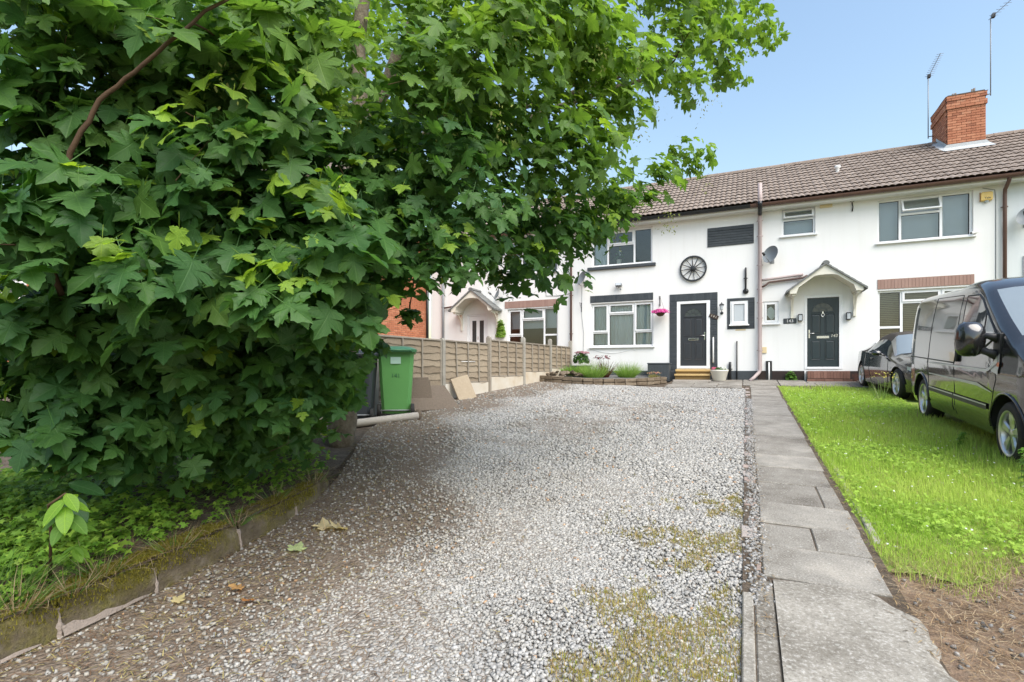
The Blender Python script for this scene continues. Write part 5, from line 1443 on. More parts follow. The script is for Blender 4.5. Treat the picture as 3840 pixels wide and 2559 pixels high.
# ------------------------------------------------------------------ wheelie bins
def wheelie(label, loc, rz, mat, lid_mat, sticker=False, s=1.0):
    t = thing('wheelie_bin', label, 'wheelie bin', loc, (0,0,rz), 'wheelie bins by the fence')
    t.scale = (s,s,s)
    mb = MB()
    # tapered body: local -y is the front, wheels at the back
    def ring(z, w, f, b, c=0.045):
        return [(-w+c,-f,z),(w-c,-f,z),(w,-f+c,z),(w,b-c,z),(w-c,b,z),(-w+c,b,z),(-w,b-c,z),(-w,-f+c,z)]
    zs = [(0.05,0.205,0.20,0.21),(0.10,0.21,0.205,0.235),(0.50,0.235,0.25,0.26),(0.90,0.258,0.30,0.285),(0.96,0.262,0.305,0.29)]
    vv = []; 
    for q in zs: vv += ring(*q)
    ff = [tuple(range(7,-1,-1))]
    for k in range(len(zs)-1):
        for i in range(8): j = (i+1)%8; ff.append((8*k+i,8*k+j,8*k+8+j,8*k+8+i))
    mb.add(vv, ff)
    body = mb.build('bin_body', mat, t)
    mb = MB(); a = ring(0.955,0.285,0.335,0.31,0.05); b = ring(1.0,0.29,0.34,0.315,0.05); c = ring(1.0,0.25,0.29,0.28,0.04); d_ = ring(0.955,0.25,0.29,0.28,0.04)
    mb.add(a+b+c+d_, [(8*k+i, 8*k+(i+1)%8, (8*((k+1)%4))+(i+1)%8, (8*((k+1)%4))+i) for k in range(4) for i in range(8)]); mb.build('bin_rim', mat, t)
    for sx in (-1,1):
        for q in range(3):
            mb = MB(); xx = sx*(0.06+q*0.075); mb.bbox(xx-0.005,xx+0.005,-0.325,-0.25,0.90,0.955,0.002); mb.build('rim_rib', mat, t)
    # lid: shallow dome with overhang and a handle lip
    mb = MB(); mb.smooth = True
    n = 12
    def LP(i, j):
        u = i/n*2-1; v = j/n*2-1
        x = 0.305*u; y = -0.01+0.355*v
        z = 1.012+0.055*(1-abs(u)**4)*(1-abs(v)**4)+0.02*(1-v)*0.5
        return (x, y, z)
    mb.grid(LP, n+1, n+1)
    edge = [LP(i,0) for i in range(n+1)]+[LP(n,j) for j in range(1,n+1)]+[LP(i,n) for i in range(n-1,-1,-1)]+[LP(0,j) for j in range(n-1,0,-1)]
    m_ = len(edge); mb.add(edge+[(x,y,z-0.035) for x,y,z in edge], [(i,(i+1)%m_,m_+(i+1)%m_,m_+i) for i in range(m_)])
    lid = mb.build('lid', lid_mat, t)
    mb = MB(); mb.tube([(-0.22,0.335,0.985),(-0.22,0.385,1.0),(0.22,0.385,1.0),(0.22,0.335,0.985)], 0.016, 8); mb.build('handle', lid_mat, t)
    for sx in (-1,1):
        w = MB(); w.smooth = True
        w.lathe([(0.0,-0.022),(0.04,-0.026),(0.05,-0.02),(0.075,-0.02),(0.095,-0.026),(0.10,-0.015),(0.10,0.015),(0.095,0.026),(0.075,0.02),(0.05,0.02),(0.04,0.026),(0.0,0.022)], 24, 'X'); wo_ = w.build('wheel', M['rubber'], t, (sx*0.245,0.24,0.10))
        h = MB(); h.lathe([(0.0,-0.03),(0.025,-0.03),(0.03,-0.022)] if sx < 0 else [(0.0,0.03),(0.025,0.03),(0.03,0.022)], 12, 'X'); h.build('hubcap', M['trim_black'], wo_)
    mb = MB(); mb.tube([(-0.24,0.24,0.10),(0.24,0.24,0.10)], 0.012, 8); mb.build('axle', M['grey_pipe'], t)
    if sticker:
        mb = MB(); mb.box(-0.075,0.075,0.2905,0.2925,0.80,0.90); mb.build('sticker', M['sticker'], t)
        text_obj('141', 0.09, M['bin_green_dark'], t, (0.0,0.274,0.62), (R(94),0,R(180)), 'numerals', 0.002)
    return t
bz = lambda x,y: g1(x,y)+0.03
wheelie('green wheelie bin standing against the fence, wheels towards the drive', (-5.42,7.20,g1(-5.42,7.2)+0.01), R(214), M['bin_green'], M['bin_green_dark'], True, 1.1)
wheelie('charcoal wheelie bin half hidden by leaves beside the green one', (-5.72,6.58,g1(-5.72,6.58)+0.01), R(212), M['bin_grey'], M['bin_grey'], False, 1.06)

lg = thing('timber_rail', 'bleached round timber rail lying in front of the bins', 'timber rail', (-5.26,6.44,g1(-5.26,6.44)+0.045))
mb = MB(); mb.tube([(-0.35,-0.62,-0.045),(0.0,0.0,0.0),(0.36,0.62,0.045)], [0.06,0.062,0.06], 14); mb.build('log', M['log'], lg)
mb = MB(); mb.tube([(0.365,0.625,-0.06),(0.365,0.66,0.14)], [0.05,0.045], 8); mb.build('peg', M['board_wood'], lg)

def leaning(name, label, cat, loc, rz, w, h, t_, lean, mat, part, roll=0.0, group=None):
    t = thing(name, label, cat, loc, (0,0,rz), group)
    mb = MB(); mb.bbox(-w/2, w/2, -t_/2, t_/2, 0, h, 0.004); mb.build(part, mat, t, (0,0,0.0), (-lean,roll,0))
    return t
leaning('board', 'brown board with pale edge behind the green bin', 'board', (-5.52,7.95,g1(-5.5,7.95)-0.01), R(66), 0.62, 0.62, 0.03, R(12), M['board_wood'], 'panel', group='boards leaning by the fence')
leaning('board', 'second brown board leaning just in front of the first by the green bin', 'board', (-5.45,7.92,g1(-5.45,7.92)-0.01), R(66), 0.60, 0.58, 0.03, R(14), M['board_wood'], 'panel', group='boards leaning by the fence')
leaning('board', 'wide brown board slumped low against the foot of the fence', 'board', (-5.17,8.10,g1(-5.17,8.1)-0.01), R(68), 1.0, 0.66, 0.045, R(50), M['board_wood'], 'panel', group='boards leaning by the fence')
leaning('stone_slab', 'small buff stone slab leaning on the fence gravel board', 'slab', (-5.46,9.74,g1(-5.46,9.74)-0.02), R(58), 0.42, 0.54, 0.05, R(22), M['board_pale'], 'slab', R(-13))

# ------------------------------------------------------------------ raised bed, steps, pots
bed = thing('raised_bed', 'low raised bed edged with old stone in front of 141', 'raised bed', (-4.0,15.2,0.97))
B0 = Vector(bed.location)
edge_pts = [(-5.62,14.25),(-5.05,14.05),(-4.15,13.92),(-3.65,14.15),(-3.15,14.6),(-2.65,15.2),(-2.22,15.95)]
mb = MB(); top_z = 1.13
vv = [(x-B0.x+0.05,y-B0.y+0.08,top_z-B0.z) for x,y in edge_pts]+[(-2.25-B0.x,16.88-B0.y,1.2-B0.z),(-5.4-B0.x,16.88-B0.y,1.22-B0.z)]
mb.add(vv, [tuple(range(len(vv)))]); mb.build('soil', mottled('slate_chipping_soil',[(0.1,(0.05,0.045,0.04)),(0.5,(0.13,0.125,0.12)),(0.9,(0.27,0.27,0.265))],30,0.9,0.8,60,0.02,rnd_amt=0), bed)
for k in range(len(edge_pts)-1):
    a, b = Vector((*edge_pts[k],0)), Vector((*edge_pts[k+1],0)); L = (b-a).length; ang = math.atan2((b-a).y,(b-a).x)
    nseg = max(1, round(L/0.34)); 
    for c in range(2):
        nn = nseg if c else max(1,nseg)
        for q in range(nn):
            f0, f1 = q/nn, (q+1)/nn
            m_ = a+(b-a)*((f0+f1)/2); LL = L*(f1-f0)-0.014
            zz = g1(m_.x,m_.y)-0.02 if c == 0 else g1(m_.x,m_.y)+0.085
            mb = MB(); mb.bbox(-LL/2, LL/2, -0.07, 0.07, 0, 0.095, 0.012)
            mb.v = [(x+random.uniform(-.006,.006), y+random.uniform(-.008,.008), z+random.uniform(-.006,.006)) for x,y,z in mb.v]
            mb.build('edging_stone', M['stone_wall'], bed, (m_.x-B0.x, m_.y-B0.y, zz-B0.z), (0,random.uniform(-.02,.02),ang+random.uniform(-.03,.03)))
# rockery stones piled in its left corner
def rock_mesh(seed, flat=0.45):
    r = random.Random(seed); bm = bmesh.new(); bmesh.ops.create_icosphere(bm, subdivisions=1, radius=0.5)
    for v in bm.verts: v.co *= r.uniform(0.75,1.15); v.co.z *= flat
    me = bpy.data.meshes.new('rock'); bm.to_mesh(me); bm.free(); me.materials.append(M['stone_wall']); return me
ROCKS = [rock_mesh(k) for k in range(5)]
rk = thing('rockery', 'heap of flat brown stones in the corner of the raised bed by the fence', 'rockery', (-5.0,14.8,1.1), )
for k in range(46):
    x = random.uniform(-0.62,0.62); y = random.uniform(-0.55,0.7)
    z = max(0, 0.20*(1-(x/0.75)**2-(y/0.9)**2))+random.uniform(0,0.04)
    s_ = random.uniform(0.14,0.32)
    put('rock', ROCKS[k%5], rk, (x,y,z), (random.uniform(-.5,.5),random.uniform(-.5,.5),random.uniform(0,6)), (s_,s_*random.uniform(.6,1),s_*random.uniform(.5,.9)))

def blade_proto(n=3, bend=0.35):
    """one curved tapering blade, unit length along z"""
    v = []; f = []
    for k in range(n):
        t_ = k/n; w = 0.5*(1-t_**1.5)
        v += [(-w, bend*t_*t_, t_*(1-0.12*t_)), (w, bend*t_*t_, t_*(1-0.12*t_))]
    v.append((0, bend, 0.88)); f = []
    for k in range(n-1): f += [(2*k,2*k+1,2*k+3),(2*k,2*k+3,2*k+2)]
    f.append((2*n-2,2*n-1,2*n))
    return np.array(v,float), np.array(f)
BLADES = [blade_proto(3,0.25), blade_proto(3,0.55), blade_proto(2,0.1)]
def blades(name, x, y, z, h, w, col, mat='weed', lean=0.35, parent=None, var=0.2):
    n = len(x); idx = rng.integers(0,3,n)
    rot_ = rotz(rng.uniform(0,6.283,n)) @ rotx(rng.normal(0,lean,n))
    col = np.asarray(col); col = np.tile(col,(n,1)) if col.ndim == 1 else col
    col = col*rng.uniform(1-var,1+var,(n,1))
    return scatter(name, BLADES, idx, np.stack([x,y,z],1), rot_, np.stack([w*np.ones(n), h, h],1), M[mat], col, parent=parent)
def tuft(name, label, cat, loc, n, rad, h, col, lean=0.5, w=0.006, part='foliage', group=None):
    t = thing(name, label, cat, loc, (0,0,0), group)
    a = rng.uniform(0,6.283,n); r = rad*np.sqrt(rng.random(n))
    ux, uy = np.cos(a), np.sin(a)
    nrm = np.stack([ux*lean*r/rad, uy*lean*r/rad, np.ones(n)],1)+rng.normal(0,0.12,(n,3)); 
    nrm /= np.linalg.norm(nrm,axis=1,keepdims=True)
    # z of the blade is its direction
    side = np.cross(nrm, rng.normal(0,1,(n,3))); side /= np.linalg.norm(side,axis=1,keepdims=True)
    rot_ = np.stack([side, np.cross(nrm, side), nrm], -1)
    col = np.array(col)[rng.integers(0,len(col),n)]*rng.uniform(0.8,1.2,(n,1))
    hh = h*rng.uniform(0.6,1.1,n)
    scatter(part, BLADES, rng.integers(0,3,n), np.stack([ux*r*0.55, uy*r*0.55, np.zeros(n)],1), rot_, np.stack([np.full(n,w),hh,hh],1), M['weed'], col, parent=t)
    return t
tuft('lavender', 'bright green lavender mound left of the dark leaved plant in the bed', 'lavender', (-4.13,14.95,1.12), 1100, 0.42, 0.62, [(0.28,0.44,0.08),(0.20,0.36,0.06),(0.36,0.50,0.13)], 0.9, 0.007)
tuft('lavender', 'bright green lavender mound in the bed nearest the black box', 'lavender', (-3.28,15.6,1.14), 1000, 0.40, 0.58, [(0.28,0.44,0.08),(0.20,0.36,0.06),(0.36,0.50,0.13)], 0.9, 0.007)
t_ = tuft('phormium', 'dark red strap leaved plant between the two lavenders', 'plant', (-3.83,15.2,1.12), 70, 0.12, 0.72, [(0.12,0.035,0.025),(0.16,0.05,0.035),(0.08,0.03,0.02)], 0.8, 0.022)
blossom('flower_heads', t_, 70, (0.30,0.15,0.22), (-0.12,0,0.58), 0.026, [(0.13,0.035,0.045),(0.20,0.06,0.07)])
t_ = tuft('sedum', 'low yellowish plant with pink heads at the right end of the bed', 'plant', (-2.55,16.05,1.14), 160, 0.20, 0.16, [(0.40,0.36,0.12),(0.32,0.30,0.10)], 1.2, 0.012)
blossom('flower_heads', t_, 50, (0.22,0.12,0.08), (0,0,0.13), 0.022, [(0.48,0.22,0.16),(0.40,0.30,0.14)])
t_ = tuft('fern', 'lime green leafy plant on top of the rockery', 'plant', (-4.85,15.35,1.20), 480, 0.42, 0.42, [(0.24,0.40,0.06),(0.16,0.32,0.05)], 1.3, 0.028)

pt = thing('plant_pot', 'dark planter with pink topped shrub in the corner by the fence', 'plant pot', (-4.93,16.35,1.12))
mb = MB(); mb.bbox(-0.26,0.26,-0.22,0.22,0,0.36,0.015); mb.bbox(-0.29,0.29,-0.25,0.25,0.361,0.40,0.01); mb.build('planter', M['slate_paint'], pt)
blossom('leaves', pt, 260, (0.26,0.22,0.36), (0,0,0.48), 0.05, [(0.05,0.13,0.025),(0.08,0.18,0.03),(0.035,0.09,0.02)], 'weed', 1.0)
blossom('flowers', pt, 90, (0.25,0.20,0.10), (0,0,0.80), 0.035, [(0.40,0.20,0.24),(0.32,0.16,0.18),(0.48,0.30,0.32)])

bx = thing('storage_box', 'dark slate coloured box against the wall left of the 141 steps', 'storage box', (-2.47,16.55,1.0))
mb = MB(); mb.bbox(-0.32,0.32,-0.22,0.22,0.02,0.55,0.012); mb.build('box', M['slate_paint'], bx)
mb = MB(); mb.bbox(-0.335,0.335,-0.235,0.235,0.551,0.595,0.012); mb.build('lid', M['slate_paint'], bx)
for q in range(7):
    mb = MB(); mb.bbox(-0.285+q*0.088,-0.245+q*0.088,-0.226,-0.221,0.05,0.52,0.002); mb.build('groove_rib', M['slate_paint'], bx)

stp = thing('wooden_steps', 'yellow timber steps below the 141 door', 'steps', (-1.49,16.55,1.03))
mb = MB(); mb.bbox(-0.50,0.50,0.02,0.33,0.30,0.37,0.006); mb.build('tread', M['step_wood'], stp)
mb = MB(); mb.bbox(-0.51,0.51,-0.16,0.02,0.17,0.225,0.006); mb.build('tread', M['step_wood'], stp)
mb = MB(); mb.bbox(-0.49,0.49,0.06,0.08,0.03,0.299,0.003); mb.build('riser', M['step_shadow'], stp)
mb = MB(); mb.bbox(-0.50,0.50,-0.10,-0.08,0.055,0.169,0.003); mb.build('riser', M['step_shadow'], stp)
mb = MB(); mb.bbox(-0.54,0.54,-0.30,0.02,0.0,0.05,0.006); mb.build('base_board', M['log'], stp)

cp = thing('plant_pot', 'round cream pot of pink and white flowers right of the 141 steps', 'plant pot', (-0.73,16.42,1.055))
mb = MB(); mb.smooth = True; mb.lathe([(0.0,0.0),(0.165,0.0),(0.175,0.01),(0.245,0.28),(0.255,0.29),(0.255,0.32),(0.235,0.325),(0.225,0.27),(0.0,0.27)], 28, 'Z'); mb.build('pot', M['cream'], cp)
blossom('leaves', cp, 160, (0.24,0.22,0.14), (0,0,0.30), 0.04, [(0.05,0.13,0.025),(0.08,0.18,0.03)], 'weed')
blossom('flowers', cp, 60, (0.12,0.18,0.14), (-0.12,0,0.32), 0.028, [(0.62,0.14,0.22),(0.50,0.10,0.18)])
blossom('flowers', cp, 60, (0.13,0.18,0.16), (0.10,0,0.32), 0.028, [(0.75,0.76,0.70)])
ivy = thing('climbing_plant', 'bright green climber on the white wall beyond the fence', 'climber', (-8.10,FY-0.05,1.9))
blossom('leaves', ivy, 170, (0.17,0.06,0.62), (0,0,0.65), 0.055, [(0.22,0.40,0.05),(0.30,0.46,0.08)], 'weed', 1.0)
wd = thing('weed', 'small leafy weed growing from the plinth left of the brick step', 'weed', (1.17,16.82,1.05))
blossom('leaves', wd, 50, (0.15,0.06,0.26), (0,0,0.02), 0.05, [(0.12,0.26,0.04)], 'weed', 1.0)
ip = thing('potted_plant', 'white flowering pot plant on the upper window ledge of 141', 'pot plant', (-3.86,FY+0.24,4.88))
mb = MB(); mb.lathe([(0.0,0.0),(0.07,0.0),(0.09,0.16),(0.0,0.15)], 14, 'Z'); mb.build('pot', M['cream'], ip)
blossom('leaves', ip, 40, (0.18,0.1,0.3), (0,0,0.18), 0.05, [(0.06,0.15,0.03)], 'weed', 1.0); blossom('flowers', ip, 16, (0.14,0.08,0.3), (0,0,0.24), 0.035, [(0.8,0.8,0.78)], 'petal', 1.0)
# ------------------------------------------------------------------ vehicles
def interp(x, pts):
    return float(np.interp(x, [p[0] for p in pts], [p[1] for p in pts]))
def arch_low(x, sill, wheels, r, cz):
    z = sill
    for wx in wheels:
        d = abs(x-wx)
        if d < r: z = max(z, cz+math.sqrt(max(r*r-d*d,0)))
    return z
def stations(x0, x1, wheels, r, n=30, extra=()):
    xs = list(np.linspace(x0, x1, n))+list(extra)
    for w in wheels: xs += list(w+r*np.cos(np.linspace(0,math.pi,17)))+[w-r-1e-3, w+r+1e-3]
    xs = sorted(q for q in set(round(float(x),4) for x in xs) if x0 <= q <= x1)
    return xs
def wheel(parent, loc, side, R_tyre, R_rim, width, spokes, fat):
    """side -1: outer face towards -x"""
    w = MB(); w.smooth = True
    h = width/2
    w.lathe([(R_rim,-h),(R_rim+0.02,-h*1.05),(R_tyre-0.035,-h*1.02),(R_tyre-0.008,-h*0.82),(R_tyre,-h*0.6),(R_tyre,h*0.6),(R_tyre-0.008,h*0.82),(R_tyre-0.035,h*1.02),(R_rim,h)], 40, 'X')
    root = w.build('wheel', M['rubber'], parent, loc)
    m = MB(); m.smooth = True
    s = side
    m.lathe([(R_rim+0.006,s*(h*1.03)),(R_rim-0.012,s*(h*1.0)),(R_rim-0.02,s*h*0.85),(R_rim-0.03,s*h*0.2),(R_rim-0.03,-s*h*0.9)], 40, 'X')
    m.build('rim', M['alloy'], root)
    m = MB(); m.lathe([(0.0,s*h*0.1),(R_rim-0.031,s*h*0.1)], 30, 'X'); m.build('brake_disc', M['trim_black'], root)
    m = MB(); m.smooth = True; m.lathe([(0.0,s*h*0.82),(0.035,s*h*0.80),(0.06,s*h*0.72),(0.075,s*h*0.4)], 20, 'X'); m.build('hub', M['alloy'], root)
    for k in range(spokes):
        a = 2*math.pi*k/spokes+0.3
        m = MB(); u = Vector((0,math.cos(a),math.sin(a))); v = Vector((0,-math.sin(a),math.cos(a)))
        pts = [(0.045,fat*0.75,0.80),(0.10,fat*0.8,0.82),((R_rim-0.02)*0.7,fat,0.86),(R_rim-0.02,fat*1.25,0.84)]
        vv = []
        for (r,hw,xx) in pts:
            for (q,dx) in ((-hw,-0.16),(-hw*0.72,0),(hw*0.72,0),(hw,-0.16)):
                vv.append(u*r+v*q+Vector((s*h*(xx+dx),0,0)))
            vv.append(u*r+v*hw*0.8+Vector((s*h*0.35,0,0))); vv.append(u*r-v*hw*0.8+Vector((s*h*0.35,0,0)))
        ff = [(6*i+j,6*i+(j+1)%6,6*i+6+(j+1)%6,6*i+6+j) for i in range(3) for j in range(6)]
        m.smooth = False; m.add(vv, ff); m.build('spoke', M['alloy'], root)
    return root

def loft(xs, section):
    """grid of stations x ring points; returns list of rings"""
    return [section(x) for x in xs]
def add_rings(mb, rings, keep=None):
    n = len(rings[0]); idx = {}
    def vi(i,j):
        if (i,j) not in idx: idx[(i,j)] = len(mb.v); mb.v.append(tuple(rings[i][j]))
        return idx[(i,j)]
    for i in range(len(rings)-1):
        for j in range(n-1):
            if keep is None or keep(i,j):
                mb.f.append((vi(i,j),vi(i+1,j),vi(i+1,j+1),vi(i,j+1))); mb.m.append(mb.cur); mb.sm.append(True)

# ---- panel van; local x runs from nose (0) to tail (4.78), local -y is the side we see
VAN_ROT = R(90)-0.030
van = thing('panel_van', 'glossy black panel van with silver stripes parked on the grass', 'van', (3.27,5.90,g1(3.27,5.90)+0.01), (0,0,0))
van.rotation_euler = (Matrix.Rotation(-0.030,3,'Z') @ Matrix.Rotation(math.atan(0.0625),3,'X') @ Matrix.Rotation(R(90),3,'Z')).to_euler()
# with this turn local x -> world +Y, local y -> world -X, so the near side is local +y
WV = (0.88,3.98); RV = 0.385; CV = 0.335
zt_p = [(0,0.62),(0.05,0.80),(0.15,0.96),(0.45,1.12),(0.80,1.27),(1.72,1.86),(1.9,1.93),(2.15,1.965),(2.45,1.965),(2.75,1.93),(4.55,1.905),(4.70,1.86),(4.78,1.70)]
wv_p = [(0,0.60),(0.08,0.76),(0.25,0.86),(0.6,0.925),(1.2,0.945),(4.4,0.945),(4.70,0.925),(4.78,0.88)]
side_p = [(0.22,0.93),(0.40,0.985),(0.75,1.0),(1.10,0.99),(1.35,0.972),(1.60,0.942),(1.80,0.905),(1.95,0.87)]
def van_section(x):
    zt = interp(x, zt_p); w = interp(x, wv_p); lo = arch_low(x, 0.24 if 0.3 < x < 4.6 else 0.30, WV, RV, CV)
    hi = zt-0.11
    lo = min(lo, hi-0.05)
    P = []
    for k in range(20):
        z = lo+(hi-lo)*k/19
        y = w*interp(z, side_p)
        # waist crease and a shallow hollow under it
        y += 0.010*math.exp(-((z-0.92)/0.05)**2)-0.006*math.exp(-((z-0.62)/0.10)**2)
        P.append((x, y, z))
    yt = w*interp(hi, side_p)
    P += [(x, yt*0.965, zt-0.055),(x, yt*0.89, zt-0.018),(x, yt*0.72, zt+0.002),(x, yt*0.4, zt+0.014),(x, 0, zt+0.018)]
    return [Vector(p) for p in P]
xsv = stations(0, 4.78, WV, RV, 44, (1.72,))
def mirror_rings(rings): return [r+[Vector((p.x,-p.y,p.z)) for p in reversed(r[:-1])] for r in rings]
rings = mirror_rings(loft(xsv, van_section)); nR = len(rings[0])
def is_screen(i, j):
    xm = (xsv[i]+xsv[i+1])/2
    return 0.86 < xm < 1.68 and 21 <= j < nR-22
mb = MB(); add_rings(mb, rings, lambda i,j: not is_screen(i,j))
for rr, rev in ((rings[0],False),(rings[-1],True)):
    o = len(mb.v); mb.v += [tuple(p) for p in rr]; ids = [o+k for k in range(nR)]
    mb.f.append(tuple(ids if rev else reversed(ids))); mb.m.append(0); mb.sm.append(False)
body = mb.build('body', M['paint_black'], van)
mb = MB(); add_rings(mb, rings, is_screen); mb.build('windscreen', M['screen_glass'], van)
def side_y(x, z): 
    w = interp(x, wv_p)
    return w*interp(z, side_p)+0.010*math.exp(-((z-0.92)/0.05)**2)-0.006*math.exp(-((z-0.62)/0.10)**2)
def side_patch(name, poly, off, mat, parent, s=1, n=10, thick=None):
    """a polygon given in (x,z), draped on the van's flank; quads between lower and upper outline"""
    lo, hi = poly
    mb = MB(); mb.smooth = True
    xs_ = np.linspace(lo[0][0], lo[-1][0], n)
    def P(i, j):
        x = xs_[i]; a = interp(x, lo); b = interp(x, hi); z = a+(b-a)*j/5
        return (x, s*(side_y(x,z)+off+0.005), z)
    mb.grid(P, n, 6)
    return mb.build(name, mat, parent)
def side_line(name, pts, r, off, mat, parent, s=1):
    mb = MB(); mb.tube([(x, s*(side_y(x,z)+off), z) for x,z in pts], r, 6); return mb.build(name, mat, parent)
def dense(pts, k=8):
    out = []
    for a, b in zip(pts[:-1], pts[1:]): out += [(a[0]+(b[0]-a[0])*q/k, a[1]+(b[1]-a[1])*q/k) for q in range(k)]
    return out+[pts[-1]]
for s in (1,-1):
    side_patch('side_window', ([(1.16,1.30),(1.50,1.165),(2.22,1.12)], [(1.16,1.315),(1.72,1.70),(1.86,1.76),(2.22,1.77)]), 0.004, M['car_glass'], van, s, 22)
    side_line('window_seal', dense([(1.15,1.30),(1.50,1.16),(2.23,1.11),(2.24,1.78),(1.86,1.77),(1.72,1.71),(1.15,1.31)]), 0.009, 0.003, M['trim_black'], van, s)
    side_line('window_divider', dense([(1.50,1.17),(1.50,1.55)]), 0.012, 0.004, M['trim_black'], van, s)
    for ln in ([(2.42,0.30),(2.42,1.80)], [(1.12,1.20),(1.10,0.85),(1.24,0.55),(1.25,0.28)], [(2.50,0.34),(2.50,0.50)], [(3.58,0.34),(3.58,1.10),(3.52,1.82)], [(2.44,1.80),(3.50,1.82)]):
        side_line('panel_gap', dense(ln, 12), 0.005, -0.001, M['gasket'], van, s)
    side_line('door_rail', dense([(2.46,0.955),(4.55,0.955)], 20), 0.009, 0.0, M['trim_black'], van, s)
    side_patch('side_moulding', ([(1.32,0.50),(3.52,0.50)], [(1.32,0.565),(3.52,0.565)]), 0.010, M['trim_black'], van, s, 16)
    side_patch('silver_stripe_or_glint', ([(1.32,0.545),(2.40,0.545)], [(1.32,0.558),(2.40,0.562)]), 0.013, M['silver_decal_or_glint'], van, s, 12)  # light reflected by the front length of moulding, painted on as a silver line
    side_patch('silver_stripe_or_glint', ([(2.45,0.545),(3.50,0.545)], [(2.45,0.562),(3.50,0.562)]), 0.013, M['silver_decal_or_glint'], van, s, 12)  # the same painted reflection on the rear length of moulding
    side_patch('silver_stripe_or_glint', ([(1.20,0.70),(1.60,0.738),(3.50,0.745)], [(1.20,0.71),(1.60,0.775),(3.50,0.757)]), 0.003, M['silver_decal_or_glint'], van, s, 30)
    side_patch('silver_stripe_or_glint', ([(1.05,1.02),(1.25,0.915),(3.45,0.90)], [(1.05,1.10),(1.25,0.945),(3.45,0.918)]), 0.012, M['silver_decal_or_glint'], van, s, 30)
    side_patch('silver_decal_tip', ([(1.02,0.90),(1.20,0.94)], [(1.02,1.12),(1.20,0.99)]), 0.006, M['silver_decal_or_glint'], van, s, 8)
    side_patch('door_handle', ([(2.26,0.98),(2.33,0.98)], [(2.26,1.16),(2.33,1.16)]), 0.022, M['trim_black'], van, s, 5)
    side_line('door_grip', [(2.295,0.975),(2.295,1.07),(2.295,1.165)], 0.026, 0.008, M['trim_black'], van, s)
    side_patch('side_indicator', ([(1.00,0.985),(1.06,0.985)], [(1.00,1.03),(1.06,1.03)]), 0.012, M['orange_lens'], van, s, 4)
    for wx in WV:     # arch liners and lips
        mb = MB(); mb.smooth = True
        a_ = np.linspace(0, math.pi, 17)
        mb.grid(lambda i,j: (wx+(RV-0.004)*math.cos(a_[i]), s*(0.93-0.40*j), CV+(RV-0.004)*math.sin(a_[i])), 17, 2)
        mb.grid(lambda i,j: (wx+(RV-0.004)*math.cos(a_[i])*(1-j), s*0.52, CV+(RV-0.004)*math.sin(a_[i])*(1-j)-0.1*j), 17, 2)
        mb.build('arch_liner', M['gasket'], van)
        mb = MB(); mb.tube([(wx+RV*math.cos(a), s*(side_y(wx+RV*math.cos(a), CV+RV*math.sin(a))+0.002), CV+RV*math.sin(a)) for a in a_], 0.014, 6); mb.build('arch_lip', M['paint_black'], van)
    # door mirror: deep two-piece housing on an arm
    mb = MB(); mb.smooth = True
    c = Vector((1.22, s*(side_y(1.22,1.25)+0.20), 1.27))
    def MP(i, j):
        t_ = i/8*math.pi; p = j/14*2*math.pi
        rx, ry, rz = 0.10, 0.135, 0.19
        q = Vector((-math.cos(t_)*rx*(1.15 if t_ < math.pi/2 else 0.5), math.sin(t_)*math.copysign(abs(math.cos(p))**0.7, math.cos(p))*ry, math.sin(t_)*math.copysign(abs(math.sin(p))**0.7, math.sin(p))*rz))
        return c+q
    mb.grid(MP, 9, 15); mb.build('mirror', M['paint_black'], van)
    mb = MB(); mb.tube([(1.12, s*(side_y(1.12,1.25)-0.01), 1.27),(1.16,s*(side_y(1.16,1.25)+0.07),1.30),(1.2,s*(side_y(1.2,1.25)+0.13),1.30)], [0.055,0.03,0.04], 8)
    mb.tube([(1.12, s*(side_y(1.12,1.1)-0.01), 1.10),(1.16,s*(side_y(1.16,1.1)+0.06),1.13),(1.2,s*(side_y(1.2,1.15)+0.13),1.17)], [0.06,0.035,0.045], 8)
    mb.bbox(1.03,1.20,min(s*(side_y(1.1,1.2)-0.02),s*(side_y(1.1,1.2)+0.012)),max(s*(side_y(1.1,1.2)-0.02),s*(side_y(1.1,1.2)+0.012)),1.02,1.33,0.006)
    mb.build('mirror_arm', M['trim_black'], van)
    for wx in WV: wheel(van, (wx, s*0.80, CV-0.015), 1, 0.325, 0.225, 0.21, 5, 0.045).rotation_euler = (0,0,R(90)*s)
mb = MB(); mb.bbox(0.35,4.5,-0.75,0.75,0.22,0.34,0.02); mb.build('underside', M['gasket'], van)
mb = MB(); mb.bbox(1.9,2.6,-0.3,0.3,1.955,1.985,0.01); 
mb = MB(); mb.smooth = True
bp_ = [(0.06,0.24),(-0.03,0.30),(-0.06,0.42),(-0.05,0.54),(0.0,0.60),(0.06,0.62)]
mb.grid(lambda i,j: (bp_[j][0]+0.42*abs(i/24*2-1)**3.2, (i/24*2-1)*0.90, bp_[j][1]), 25, 6); mb.build('front_bumper', M['trim_black'], van)
mb = MB(); mb.smooth = True
mb.grid(lambda i,j: (0.012+0.05*j-0.035+0.10*abs(i/16*2-1)**2.5, (i/16*2-1)*0.46, 0.66+0.16*j), 17, 2); gr_ = mb.build('grille', M['gasket'], van)
for q in range(3):
    mb = MB(); mb.tube([(-0.03+0.045*(q+1)/4+0.10*abs(t_)**2.5, t_*0.44, 0.66+0.04*(q+1)) for t_ in np.linspace(-1,1,13)], 0.008, 5); mb.build('grille_bar', M['chrome'], gr_)
